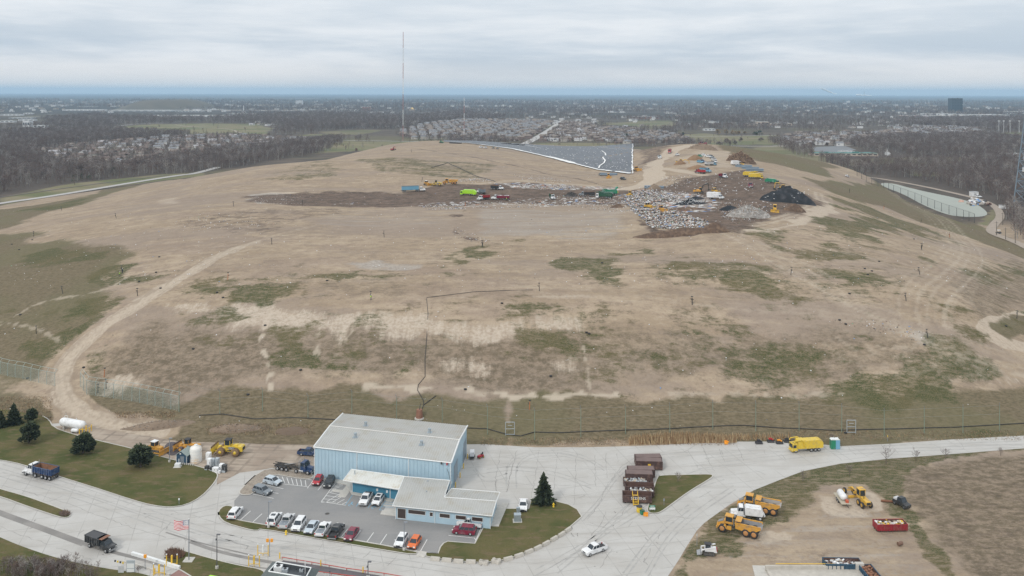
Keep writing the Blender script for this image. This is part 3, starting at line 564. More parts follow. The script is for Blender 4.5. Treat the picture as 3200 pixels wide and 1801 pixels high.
island('lawn', UL(B, [(1660,1262),(1760,1267),(1778,1215),(1805,1182),(1840,1167),(2062,1185),(2137,1042),(2255,1045),(2290,902)]) + UL(C3, [(210,842),(440,845),(465,752),(560,755),(680,775),(800,805),(880,850),(920,915),(800,1020),(700,1100),(560,1180),(400,1245),(250,1300),(100,1325),(0,1330)]) + UL(B, [(2000,1335),(1800,1315),(1660,1290)]), sm=0)
island('lawn', UL(C3, [(1600,555),(1640,540),(1850,536),(2060,530),(2110,538),(2095,565),(1900,680),(1750,790),(1640,872),(1590,887),(1530,882),(1507,850),(1560,700)]))
island('gravel_bed', UL(B, [(125,745),(300,585),(420,565),(735,615),(730,640),(700,655),(600,648),(400,610),(330,660),(240,768),(205,787),(130,782)]), gravel_m, kerb=True, sm=1)
sheet('sidewalk', UL(B, [(1285,945),(1300,912),(1400,905),(1440,870),(2200,950),(2290,850),(2340,852),(2257,1046),(2135,1040),(1700,990)]), .15, curb, thick=.15)
sheet('sidewalk', UL(B, [(738,632),(985,672),(1040,690),(1050,752),(1420,810),(1380,840),(1050,780),(1000,700),(735,650)]), .15, curb, thick=.15)
sheet('sidewalk', UL(B, [(895,735),(975,742),(1020,690),(1030,760),(995,805),(935,800),(955,765),(890,755)]), .045, curb)
sheet('sidewalk', UL(B, [(1607,1245),(1670,1255),(1645,1300),(1580,1285)]), .14, curb, thick=.14)
# markings
def stripe(b, p0, p1, w=.14, m=white, z=.042):
    a, c = (U(p) if len(p) == 2 else p for p in (p0, p1)); ribbon(None, [a, c], w, z, m, b=b)
b = MB()
for p0, p1 in [((7,970),(60,905)),((128,995),(218,915)),((226,1017),(313,937)),((330,1035),(352,1010)),((428,1055),(450,1032)),((530,1075),(600,1000)),((635,1092),(705,1012)),((738,1110),(805,1035)),((843,1130),(900,1060)),((948,1147),(1018,1062)),((1058,1162),(1122,1077)),((1168,1178),(1230,1092)),((1279,1195),(1338,1106)),((1390,1212),(1420,1170)),((1505,1230),(1530,1190)),((1617,1243),(1670,1150)),
    ((325,697),(488,732)),((375,758),(448,771)),((238,775),(408,812)),((720,680),(738,655)),((685,728),(735,665)),((773,743),(835,665)),((1846,1115),(2062,1138)),((1870,1068),(1950,1080)),((2060,1138),(2075,1160)),((2060,1183),(2110,1062)),
    ((420,685),(690,716)),((400,612),(720,660)),((800,838),(920,680)),((800,838),(1000,868)),((7,970),(800,1102)),((800,1102),(1590,1243)),((1590,1245),(1760,1265)),((1760,1265),(1780,1205)),((1780,1205),(1830,1167)),((1830,1167),(2060,1183))]: stripe(b, B(*p0), B(*p1))
for i in range(7): stripe(b, B(440 + 38 * i, 628 + 5.5 * i), B(465 + 35 * i, 680 + 6 * i))
for i in range(5): stripe(b, B(885 - 22 * i, 735 + 27 * i), B(960 - 10 * i, 762 + 20 * i))
for i in range(5): stripe(b, B(905 - i * 8, 705 + 14 * i), B(1005 - 28 * i, 692 + 14 * i))
for i in range(4): stripe(b, B(845 + 42 * i, 838 + 7 * i), B(950 + 20 * i, 775 + 22 * i))
q = b.build('parking_markings'); q['kind'] = 'structure'
b = MB()
for p0, p1 in [((1000,865),(1058,780)),((1087,878),(1130,812)),((1183,890),(1245,805)),((1277,906),(1335,820)),((1277,906),(1385,912)),((1300,880),(1392,886)),((1312,858),(1398,864)),((1322,840),(1400,845))]: stripe(b, B(*p0), B(*p1), m=bluep)
for cx, cy in ((1042,866),(1232,888)):
    c0 = U(B(cx, cy)); ring = [c0 + Vector((.5 * math.cos(t * .7), .5 * math.sin(t * .7), 0)) for t in range(8)]; ribbon(None, ring, .16, .043, bluep, b=b); stripe(b, c0 + Vector((-.1, .3, 0)), c0 + Vector((.1, 1.1, 0)), .25, bluep); b.box((c0.x + .1, c0.y + 1.3, .046), (.35, .35, .004), bluep)
q = b.build('accessible_markings'); q['kind'] = 'structure'
# tyre-dark wheel bands on the scale road and cracks filled with tar
dk = paving('tyre_worn_concrete', (.20, .19, .18), (.27, .255, .24), None, ang, 1, 1, sa=.6, stain=(.33, .32, .30))
def band(fn, l, w, m=dk, z=.026, on=None, step=4):
    pts = smooth_poly([U(p) for p in px(fn, l)], 2, False); return ribbon('wheel_track', pts, w, z, m)
band(A, [(-300,850),(0,975),(250,1065),(480,1150),(640,1210)], 1.7); band(A, [(640,1210),(870,1275),(1060,1320),(1250,1375)], 1.0); band(A, [(1250,1120),(1500,1200),(1930,1300)], .45)
band(Q6, [(620,300),(900,400),(1200,465),(1500,520),(1750,560),(2300,640),(2800,740)], 1.0); band(Q6, [(850,480),(1150,540),(1500,585)], .5)
tm_ = mat('tyre_marks', (.42, .41, .392), .8, var=.25, vs=.8); b = MB()
for fn, l in [(C3,[(240,620),(235,480),(300,380),(450,330),(700,320),(950,370),(1120,480)]),(C3,[(330,640),(320,500),(380,400),(520,350),(760,345),(960,410)]),(C3,[(930,930),(1080,780),(1250,520),(1450,400),(1750,350),(2200,330)]),(C3,[(700,1400),(1000,1150),(1300,850),(1600,650),(2000,500)]),(C3,[(500,1420),(900,1200),(1300,950),(1750,700),(2200,560)]),(C3,[(1500,1450),(1700,1100),(1950,880),(2300,650)]),(C3,[(1300,1450),(1600,1050),(1900,820)]),(A,[(0,620),(500,760),(1000,930),(1400,1060),(1930,1220)]),(A,[(0,680),(500,820),(1000,990),(1500,1160)]),(A,[(1930,830),(1700,900),(1400,980),(1100,960)]),(B,[(-100,1120),(500,1180),(1200,1300),(2000,1420)]),(B,[(-100,1170),(500,1240),(1200,1360)]),(E,[(0,330),(700,260),(1500,255),(2576,215)]),(E,[(-100,420),(600,330),(1400,280),(2576,240)]),(B,[(2050,560),(2150,680),(2330,620)]),(C3,[(60,500),(300,470),(700,520),(1000,640)])]:
    c_ = smooth_poly([U(p) for p in px(fn, l)], 3, False)
    for o in (-1.0, 1.0): ribbon(None, [p + Vector((0, o, 0)) for p in c_], [random.uniform(.1, .5) for _ in c_], .0255 + .0005 * (o > 0), tm_, b=b)
q = b.build('tyre_marks'); q['kind'] = 'structure'
tar = mat('crack_tar', (.20, .19, .178), .8)
b = MB()
CR = [(A, l) for l in ([(0,765),(160,800),(340,850),(560,920),(720,985),(900,1050),(1080,1110),(1250,1160)],[(130,735),(260,705)],[(160,800),(300,845)],[(370,890),(470,845)],[(600,1130),(640,1105)],[(0,1075),(130,1130),(300,1190),(360,1210)],[(430,1235),(560,1280),(700,1330)],[(1280,1230),(1385,1160)],[(1180,1140),(1290,1045)],[(1385,1160),(1420,1190)],[(620,820),(720,775)],[(945,915),(1000,890)],[(1240,950),(1480,1000),(1670,1060)],[(1500,1010),(1615,985)],[(1700,1200),(1870,1220),(1850,1250)],[(1090,1010),(1140,985)],[(1440,500),(1900,600)],[(1700,940),(1930,870)],[(1180,900),(1230,880)])]
CR += [(B, l) for l in ([(560,1195),(610,1145)],[(780,1235),(810,1190)],[(930,1250),(975,1210)],[(1150,1300),(1210,1245)],[(1350,1360),(1420,1280)],[(0,1160),(200,1200),(190,1225)],[(420,620),(400,600)],[(1000,1370),(1030,1340)],[(1600,1400),(1640,1350)],[(0,1240),(120,1260)],[(2230,660),(2240,770)],[(2370,520),(2330,760)])]
CR += [(C3, l) for l in ([(190,310),(145,560),(145,680)],[(335,315),(280,520),(240,690)],[(530,325),(500,560),(460,740)],[(705,325),(680,520),(665,690)],[(872,335),(865,560),(850,800)],[(1040,360),(1042,480),(1045,635)],[(1140,340),(1145,560)],[(150,450),(500,470),(870,480),(1230,487)],[(160,375),(560,395),(1040,410)],[(130,600),(480,625),(870,632),(1210,640)],[(1240,340),(1250,420)],[(865,750),(960,720),(900,740),(925,760)],[(580,715),(860,720),(1000,715)],[(1760,335),(1840,330),(1950,265)],[(2005,275),(2040,350),(2115,500)],[(2160,300),(2190,360),(2210,410)],[(1885,310),(1970,470)],[(1550,910),(1700,900),(1900,930)],[(1000,970),(1160,1020)],[(1380,955),(1340,1000)],[(1200,1200),(1130,1310),(1080,1380)],[(1540,1200),(1500,1310)],[(980,940),(1060,820),(1170,600),(1290,450),(1400,380)],[(960,980),(1100,1010)],[(820,1260),(940,1200)],[(500,1450),(780,1290)],[(1140,870),(1080,1000),(1000,1090)],[(1990,740),(2090,680)],[(1900,250),(1700,262)],[(1400,720),(1280,900),(1100,1010)])]
CR += [(E, l) for l in ([(260,230),(320,360)],[(0,280),(40,365)],[(410,235),(430,265)],[(480,280),(500,315)],[(140,280),(150,330)],[(960,245),(1110,360)],[(1150,240),(1220,320)],[(1500,225),(1560,300)],[(2050,205),(2100,270)],[(800,300),(820,330)],[(1300,320),(1380,290)],[(410,435),(500,475)],[(220,450),(250,460)],[(520,240),(560,265)],[(2400,180),(2440,220)],[(620,310),(660,360)])]
for fn, l in CR:
    pts = resample([U(p) for p in px(fn, l)], 1.1); pts = [p + Vector((random.uniform(-.22, .22), random.uniform(-.22, .22), 0)) for p in pts]
    ribbon(None, pts, [random.uniform(.02, .10) for _ in pts], .030, tar, b=b)
for cx, cy, n in [(870,1110,3),(1600,1140,3),(1470,1330,4)]:
    for _ in range(n):
        p = U(C3(cx + random.gauss(0, 32), cy + random.gauss(0, 16))); d = Vector((random.uniform(-.9, .9), random.uniform(-.5, 1.6), 0)); ribbon(None, [p, p + d * .5, p + d + Vector((random.uniform(-.3, .3), 0, 0))], [random.uniform(.04, .2) for _ in range(3)], .0325 , tar, b=b)
for _ in range(30):
    p = U((random.uniform(0, 2000), random.uniform(1560, 1795))); 
    if not polydist(np.array([p.x]), np.array([p.y]), UL(B, [(0,860),(1590,1290),(2300,1330),(2300,560),(0,560)]))[0][0]: ribbon(None, [p, p + Vector((random.uniform(-.7, .7), random.uniform(-.3, .9), 0))], [.25, .08], .0335, tar, b=b)
q = b.build('road_cracks'); q['kind'] = 'structure'
# low-lying roads and the pond
asp2 = mat('old_road_surface', (.42, .405, .39), .9, var=.15, vs=.2)
def low_road(fn, l, w, m=asp2, z=.05, on=None): return ribbon('road', resample(smooth_poly([U(p) for p in px(fn, l)], 2, False), 8), w, z, m, on=on)
low_road(G8, [(-600,1010),(0,905),(300,865),(700,800),(1050,740),(1330,697),(1420,690),(1600,640)], 8.5, on='t', z=.35)
low_road(G8, [(-600,950),(0,862),(600,775),(1250,695)], 3, mat('ballast', (.14, .12, .11), .9), on='t', z=.3)
low_road(Q1, [(1620,475),(1720,430),(1850,350),(1950,275)], 16); low_road(Q1, [(-100,432),(400,438),(860,447),(1000,440)], 8); low_road(Q2, [(1060,598),(1600,605),(1720,600)], 9); low_road(Q2, [(780,500),(1000,505),(1700,492)], 7)
trk = mat('gravel_track', (.36, .30, .245), .95, var=.25, vs=.5)
low_road(G7, [(0,640),(150,690),(300,750),(420,790),(620,808),(950,865),(1250,930),(1500,990),(1620,1050),(1660,1130),(1600,1190),(1560,1250),(1640,1290),(1760,1330),(1900,1400)], 6, trk, z=.3, on='t')
low_road(G8, [(1280,328),(1400,345),(1700,360),(1750,390),(1920,405)], 5, trk); low_road(G8, [(650,350),(850,340),(1000,322),(1200,315)], 7)
pond_m = mat('pond_water', (.30, .32, .27), .45, var=.1, vs=.05)
sheet('pond', smooth_poly(UL(G7, [(650,850),(760,850),(900,890),(1100,935),(1300,975),(1450,1020),(1530,1075),(1548,1110),(1500,1128),(1350,1130),(1200,1110),(1000,1025),(850,940),(700,885)])), .06, pond_m)
sheet('road', UL(Q2, [(2060,610),(2380,600),(2500,640),(2330,672),(2080,655)]), .06, mat('lot_asphalt', (.17, .175, .185), .9))
# ---------------------------------------------------------------- vehicles
rub = mat('tyre_rubber', (.03, .03, .032), .85); rimg = mat('rim_alloy', (.42, .43, .44), .35, .6); rimd = mat('rim_dark', (.10, .10, .10), .5)
glass = mat('dark_glass', (.03, .04, .05), .08); blk = mat('black_plastic', (.035, .035, .038), .6); chas = mat('chassis_black', (.05, .048, .045), .7, dirt=(.18, .14, .1), ds=2)
redl = mat('tail_lamp', (.45, .02, .02), .3); headl = mat('head_lamp', (.75, .75, .72), .15); steel = mat('bare_steel', (.42, .43, .44), .4, .5, var=.25, vs=3)
yel = mat('machine_yellow', (.70, .42, .06), .5, var=.15, vs=2, dirt=(.32, .22, .12), ds=1.2, da=.6); ora = mat('machine_orange', (.66, .34, .055), .5, var=.22, vs=2, dirt=(.34, .22, .12), ds=1.2, da=.6)
def paint(n, c): return mat('paint_' + n, c, .34, var=.1, vs=2, dirt=tuple(.55 * q + .10 for q in c), ds=1.1, da=.45)
PW = paint('pearl', (.78, .79, .80)); PSV = paint('silver_blue', (.50, .57, .63)); PGY = paint('grey', (.20, .23, .26)); PBK = paint('black', (.025, .027, .03)); PRD = paint('red', (.42, .02, .03)); PMR = paint('maroon', (.20, .015, .04)); POR = paint('orange', (.70, .15, .025))
PNV = paint('navy', (.02, .05, .13)); PGN = paint('green', (.02, .22, .12)); PBL = paint('blue', (.08, .22, .42)); PLM = paint('lime', (.38, .72, .03)); PYE = paint('yellow', (.70, .50, .05)); PDG = paint('dark_green', (.02, .09, .05)); PLG = paint('light_grey', (.55, .56, .57))
_mc = {}
def shared(key, fn, name, parent, loc):
    if key not in _mc: o = fn().build(name, parent, loc); _mc[key] = o.data; return o
    o = D.objects.new(name, _mc[key]); COL.objects.link(o); o.parent = parent; o.location = loc; return o
def wheel(root, x, y, r, w=.24, rim=rimg):
    o = shared(('w', r, w), lambda: MB().lathe((0, 0, 0), [(r * .6, -w / 2), (r * .93, -w / 2), (r, -w * .3), (r, w * .3), (r * .93, w / 2), (r * .6, w / 2)], rub, 14, 'y'), 'wheel', root, (x, y, r))
    shared(('r', r, w, rim.name), lambda: MB().lathe((0, 0, 0), [(r * .3, -w * .56), (r * .6, -w * .53), (r * .6, w * .53), (r * .3, w * .56)], rim, 12, 'y'), 'rim', o, (0, 0, 0))
def wheels(root, xs, tr, r, w=.24, rim=rimg):
    for x in xs:
        for s in (1, -1): wheel(root, x, s * tr / 2, r, w, rim)
def part(root, name, *ops):
    b = MB()
    for op in ops: getattr(b, op[0])(*op[1:])
    return b.build(name, root)
def quad(vs, m): b = MB(); b.add(vs, [(0, 1, 2, 3)], m); return b
def cabin(root, bx0, bx1, tx0, tx1, W, zb, zt, m, ins=.22, wb=.06):
    """painted cabin (x0 front, x1 rear) with a windscreen, side windows and a rear window set proud"""
    b = MB(); w, t = W / 2 - .04, W / 2 - ins
    vs = [(bx0, -w, zb), (bx0, w, zb), (bx1, w, zb), (bx1, -w, zb), (tx0, -t, zt), (tx0, t, zt), (tx1, t, zt), (tx1, -t, zt)]
    b.add(vs, [(4, 5, 6, 7), (0, 1, 5, 4), (1, 2, 6, 5), (2, 3, 7, 6), (3, 0, 4, 7)], m)
    b.box(((tx0 + tx1) / 2, 0, zt + .02), (abs(tx0 - tx1) * .96, 2 * t * .94, .05), m, taper=(.94, .9)); c = b.build('cabin', root)
    V = [Vector(v) for v in vs]
    def pane(name, i, j, k, l, off, lo=.1, hi=.88, e=.08):
        a, b_, c_, d_ = V[i], V[j], V[k], V[l]; off = Vector(off) * .012
        p = [a.lerp(b_, e).lerp(d_.lerp(c_, e), lo), a.lerp(b_, 1 - e).lerp(d_.lerp(c_, 1 - e), lo), a.lerp(b_, 1 - e).lerp(d_.lerp(c_, 1 - e), hi), a.lerp(b_, e).lerp(d_.lerp(c_, e), hi)]
        return quad([q + off for q in p], glass).build(name, root)
    pane('windscreen', 0, 1, 5, 4, (1, 0, .6), .05, .95, .06); pane('rear_window', 2, 3, 7, 6, (-1, 0, .5))
    for (i, j, k, l, s) in ((1, 2, 6, 5, 1), (3, 0, 4, 7, -1)):
        L_ = abs(bx0 - bx1); n = 2 if L_ < 3 else 3
        for q in range(n):
            a0, a1 = q / n, (q + 1) / n
            a, b_, c_, d_ = V[i].lerp(V[j], a0), V[i].lerp(V[j], a1), V[l].lerp(V[k], a1), V[l].lerp(V[k], a0); off = Vector((0, s, .3)) * .012
            e = .05
            p = [a.lerp(b_, e).lerp(d_.lerp(c_, e), .12), a.lerp(b_, 1 - e).lerp(d_.lerp(c_, 1 - e), .12), a.lerp(b_, 1 - e).lerp(d_.lerp(c_, 1 - e), .88), a.lerp(b_, e).lerp(d_.lerp(c_, e), .88)]
            quad([v + off for v in p], glass).build('side_window', root)
    return c
SPEC = {'sedan': dict(L=4.8, W=1.84, zb=.92, zt=1.42, b=(1.15, -1.85), t=(.3, -1.15), hood=.88, tail=.95), 'hatch': dict(L=4.4, W=1.82, zb=.98, zt=1.55, b=(1.1, -2.02), t=(.3, -1.6), hood=.92, tail=.98),
        'suv': dict(L=4.8, W=1.92, zb=1.05, zt=1.72, b=(1.2, -2.25), t=(.45, -1.95), hood=1.02, tail=1.05), 'pickup': dict(L=5.8, W=2.02, zb=1.18, zt=1.9, b=(1.35, -.85), t=(.65, -.68), hood=1.16, tail=1.18), 'regcab': dict(L=5.6, W=2.02, zb=1.2, zt=1.92, b=(1.2, -.3), t=(.5, -.15), hood=1.18, tail=1.2)}
def car(kind, m, label, cover=None, group=None, name=None, rail=False, sunroof=False):
    s = SPEC[kind]; L, W = s['L'], s['W']; h = L / 2; pk = kind in ('pickup', 'regcab')
    r = empty(name or ('pickup_truck' if pk else 'parked_car'), label=label, cat='pickup truck' if pk else 'car', group=group)
    gc = .38 if pk else .24; f = h - .93; rr = -h + (1.25 if pk else .95)
    prof = [(h - .05, gc + .05), (h, gc + .3), (h - .06, s['hood'] - .18), (h - .3, s['hood'] - .06), (s['b'][0] + .1, s['zb'] + .0), (s['b'][1], s['zb']), (-h + .1, s['tail']), (-h, s['tail'] - .25), (-h + .02, gc + .1), (rr - .42, gc), (rr - .3, gc + .36), (rr + .3, gc + .36), (rr + .42, gc), (f - .42, gc), (f - .3, gc + .36), (f + .3, gc + .36), (f + .42, gc)]
    if pk:
        prof[4] = (s['b'][0] + .1, s['zb']); bx = s['b'][1]
        b = MB(); pf = [(x, z) for x, z in prof[:5]] + [(bx, s['zb']), (bx, gc)] + prof[13:]
        b.prism(pf, -W / 2, W / 2, m); 
        for sd in (1, -1): b.prism([(bx - .001, gc), (bx - .001, s['zb']), (-h, s['zb']), (-h, gc + .1), (rr - .42, gc), (rr - .3, gc + .36), (rr + .3, gc + .36), (rr + .42, gc)], sd * W / 2 - .1 * (sd > 0), sd * W / 2 + .1 * (sd < 0), m)
        b.box((-h + .05, 0, (gc + .1 + s['zb']) / 2), (.08, W - .22, s['zb'] - gc - .1), m); b.build('body', r)
        part(r, 'bed', ('box', ((bx - h) / 2, 0, gc + .42 if not cover else s['zb'] - .03), (h + bx - .14, W - .22, .08), cover or blk))
    else: MB().prism(prof, -W / 2, W / 2, m).build('body', r)
    cabin(r, s['b'][0], s['b'][1], s['t'][0], s['t'][1], W, s['zb'] - .01, s['zt'], m)
    if rail or sunroof: part(r, 'sunroof', ('box', ((s['t'][0] + s['t'][1]) / 2 + .2, 0, s['zt'] + .05), (.9, .9, .02), glass))
    for sd in (1, -1):
        part(r, 'headlight', ('box', (h - .1, sd * (W / 2 - .28), s['hood'] - .22), (.24, .42, .16), headl)); part(r, 'tail_light', ('box', (-h + .08, sd * (W / 2 - .14), s['tail'] - .18), (.2, .24, .3), redl))
        part(r, 'mirror', ('box', (s['b'][0] - .25, sd * (W / 2 + .08), s['zb'] + .08), (.14, .2, .15), m))
    for q_ in (h - .02, .02 - h): part(r, 'bumper', ('box', (q_, 0, gc + .14), (.14, W - .12, .2), blk if not pk else steel))
    part(r, 'grille', ('box', (h - .01, 0, s['hood'] - .34), (.06, W * .45, .2), blk))
    wheels(r, (f, rr), W - .22, .40 if pk else .34, .25)
    return r
def place(r, fn, x, y, hx, hy, s=1.0, tilt=True, dz=0.0):
    p = T(fn(x, y)); a = T(fn(x - hx / 2, y - hy / 2)); b = T(fn(x + hx / 2, y + hy / 2)); d = b - a
    r.location = (p.x, p.y, p.z + .04 + dz); r.rotation_euler = (0, 0, math.atan2(d.y, d.x)); 
    if tilt and p.z > 1:
        e = Vector((math.cos(r.rotation_euler.z), math.sin(r.rotation_euler.z))); k = 3.0
        r.rotation_euler = (math.atan2(Hs(p.x - e.y * k, p.y + e.x * k) - Hs(p.x + e.y * k, p.y - e.x * k), 2 * k), -math.atan2(Hs(p.x + e.x * k, p.y + e.y * k) - Hs(p.x - e.x * k, p.y - e.y * k), 2 * k), r.rotation_euler.z)
    r.scale = (s, s, s); return r
def open_box(b, c, d, t, m, ribs=0, inner=None, rm=None):
    x, y, z = c; L, W, Hh = d
    b.box((x, y, z - Hh / 2 + t / 2), (L, W, t), inner or m)
    for s in (1, -1): b.box((x, y + s * (W / 2 - t / 2), z + .002), (L, t, Hh), m); b.box((x + s * (L / 2 - t / 2), y, z + .004), (t, W - 2 * t, Hh - .01), m)
    if inner:
        for s in (1, -1): b.box((x, y + s * (W / 2 - t - .01), z - .02), (L - 2 * t, .02, Hh - .1), inner); b.box((x + s * (L / 2 - t - .01), y, z - .02), (.02, W - 2 * t - .05, Hh - .1), inner)
    for i in range(ribs):
        xx = x - L / 2 + (i + .5) * L / ribs
        for s in (1, -1): b.box((xx, y + s * (W / 2 + .05), z - .03), (.12, .1, Hh - .1), rm or m)
    b.box((x, y + W / 2 + .04, z + Hh / 2 - .06), (L, .1, .12), rm or m); b.box((x, y - W / 2 - .04, z + Hh / 2 - .06), (L, .1, .12), rm or m)
    return b
def conv_cab(r, x, m, sleeper=0):
    """long-nosed truck cab, front at x"""
    part(r, 'hood', ('prism', [(x, .65), (x, 1.35), (x - .15, 1.6), (x - 1.7, 1.85), (x - 1.7, .65)], -.62, .62, m), ('box', (x - .02, 0, 1.1), (.06, .9, .8), steel))
    for s in (1, -1): part(r, 'fender', ('prism', [(x - .1, .7), (x - .1, 1.15), (x - .5, 1.25), (x - 1.4, 1.2), (x - 1.65, .75), (x - 1.25, 1.0), (x - .6, 1.0)], s * .62 if s > 0 else -1.2, 1.2 if s > 0 else -.62, m)); part(r, 'headlight', ('box', (x - .1, s * .95, 1.05), (.12, .3, .2), headl))
    part(r, 'bumper', ('box', (x + .08, 0, .62), (.2, 2.3, .35), steel))
    cabin(r, x - 1.6, x - 3.0 - sleeper, x - 1.95, x - 2.95 - sleeper, 2.3, 1.8, 2.85, m, .14); part(r, 'cab', ('box', (x - 2.3 - sleeper / 2, 0, 1.25), (1.4 + sleeper, 2.2, 1.12), m))
    for s in (1, -1): part(r, 'exhaust_stack', ('cyl', (x - 3.15 - sleeper, s * .95, 1.0), (x - 3.15 - sleeper, s * .95, 3.3), .09, steel)); part(r, 'fuel_tank', ('cyl', (x - 2.2, s * .95, .75), (x - 3.4, s * .95, .75), .3, steel)); part(r, 'mirror', ('box', (x - 1.75, s * 1.32, 2.25), (.12, .16, .5), steel))
    wheels(r, (x - 1.0,), 2.05, .52, .3)
def rolloff(cab, box, label, L=9.6, axles=4, load=None, group=None, hoist=False, name='dump_truck', cat='truck', ribs=8, hgt=1.5, raised=0, inner=None):
    r = empty(name, label=label, cat=cat, group=group); x0 = L / 2; conv_cab(r, x0, cab); rear = x0 - 3.3
    part(r, 'frame', ('box', ((rear - L / 2) / 2, .4, 1.0), (rear + L / 2, .16, .28), chas), ('box', ((rear - L / 2) / 2, -.4, 1.0), (rear + L / 2, .16, .28), chas), ('box', (-L / 2 + .1, 0, .95), (.2, 2.2, .2), chas))
    n = axles; wheels(r, [-L / 2 + .75 + i * 1.25 for i in range(min(n, 3))] + ([rear - .9] if n > 3 else []), 2.0, .5, .34)
    if hoist:
        part(r, 'hoist_rail', ('box', ((rear - L / 2) / 2 - .4, .5, 1.35), (rear + L / 2 + .8, .14, .2), chas), ('box', ((rear - L / 2) / 2 - .4, -.5, 1.35), (rear + L / 2 + .8, .14, .2), chas), *[('box', (-L / 2 + .6 + k * 1.1, 0, 1.35), (.1, 1.0, .12), chas) for k in range(5)])
        part(r, 'hydraulic_ram', ('cyl', (-L / 2 + 2, .2, 1.2), (rear - .3, .2, 2.2), .09, steel), ('cyl', (-L / 2 + 2.6, -.3, 1.3), (rear - .1, -.3, 2.5), .07, chas)); part(r, 'tarp_arm', ('tube', [(rear - .2, .9, 1.3), (rear - .3, .9, 2.9), (rear - .3, -.9, 2.9), (rear - .2, -.9, 1.3)], .05, steel)); part(r, 'mudguard', ('box', (-L / 2 + 1.4, 0, 1.12), (3.2, 2.3, .05), blk))
    else:
        Lb = rear + L / 2 - .2; b = MB(); c = ((rear - L / 2) / 2, 0, 1.2 + hgt / 2); open_box(b, c, (Lb, 2.45, hgt), .08, box, ribs, inner or mat('rusty_steel', (.28, .15, .09), .9, var=.4, vs=1.5))
        if raised:
            piv = Vector((-L / 2 + .3, 0, 1.2)); b.v = [tuple(Matrix.Rotation(raised, 3, 'Y') @ (Vector(v) - piv) + piv) for v in b.v]
        o = b.build('dump_body', r)
        if load: 
            lb = MB(); 
            for k in range(26): lb.box((c[0] + random.uniform(-Lb / 2 + .4, Lb / 2 - .4), random.uniform(-.9, .9), 1.2 + hgt * .8), (random.uniform(.4, 1.1), random.uniform(.4, 1), random.uniform(.2, .6)), load[k % len(load)], rz=random.random() * 3, ry=random.uniform(-.4, .4))
            lb.build('load', r)
    return r
def track(r, x, y, L, Hh, w, m=chas):
    n = 6; pr = []
    for i in range(n + 1): a = math.pi / 2 - math.pi * i / n; pr.append((L / 2 - Hh / 2 + math.cos(a) * Hh / 2, Hh / 2 + math.sin(a) * Hh / 2))
    for i in range(n + 1): a = -math.pi / 2 - math.pi * i / n; pr.append((-L / 2 + Hh / 2 + math.cos(a) * Hh / 2, Hh / 2 + math.sin(a) * Hh / 2))
    b = MB(); b.prism([(x + a, z) for a, z in pr], y - w / 2, y + w / 2, m)
    for k in range(5): b.cyl((x - L / 2 + Hh / 2 + k * (L - Hh) / 4, y - w / 2 - .03, Hh / 2), (x - L / 2 + Hh / 2 + k * (L - Hh) / 4, y + w / 2 + .03, Hh / 2), Hh * .28, rimd, n=8)
    b.build('track', r)
def mcab(r, c, d, m, top=None):
    x, y, z = c; L, W, Hh = d
    part(r, 'cab', ('box', (x, y, z + Hh * .06), (L * .94, W * .94, Hh * .8), glass, 0, 0, (.94, .94)), ('box', (x, y, z - Hh * .36), (L, W, Hh * .28), m), *[('box', (x + a * L * .46, y + e * W * .46, z), (.1, .1, Hh), m) for a in (1, -1) for e in (1, -1)])
    part(r, 'cab_roof', ('box', (x, y, z + Hh / 2 + .06), (L * 1.08, W * 1.06, .14), top or m))
def dozer(m, label, name='bulldozer', blade=True, group=None, cabtop=None):
    r = empty(name, label=label, cat='bulldozer', group=group)
    for s in (1, -1): track(r, 0, s * 1.05, 4.0, 1.1, .6)
    part(r, 'body', ('prism', [(2.0, .7), (2.0, 1.75), (.3, 1.95), (.3, 1.3), (-1.9, 1.3), (-1.9, .6)], -.7, .7, m), ('box', (-1.5, 0, 1.6), (1.0, 1.5, .7), m)); mcab(r, (-.45, 0, 2.3), (1.5, 1.5, 1.5), m, cabtop or PW)
    part(r, 'exhaust_stack', ('cyl', (1.0, .3, 1.8), (1.0, .3, 2.7), .07, chas))
    part(r, 'blade', ('prism', [(2.7, .1), (2.95, .1), (2.85, .8), (3.0, 1.45), (2.85, 1.45), (2.68, .8)], -1.9, 1.9, m)); part(r, 'push_arm', ('box', (1.5, 1.45, .6), (2.6, .16, .25), m), ('box', (1.5, -1.45, .6), (2.6, .16, .25), m)); part(r, 'ripper', ('box', (-2.4, 0, .7), (.8, .9, .3), chas), ('box', (-2.7, 0, .4), (.15, .15, .9), chas))
    return r
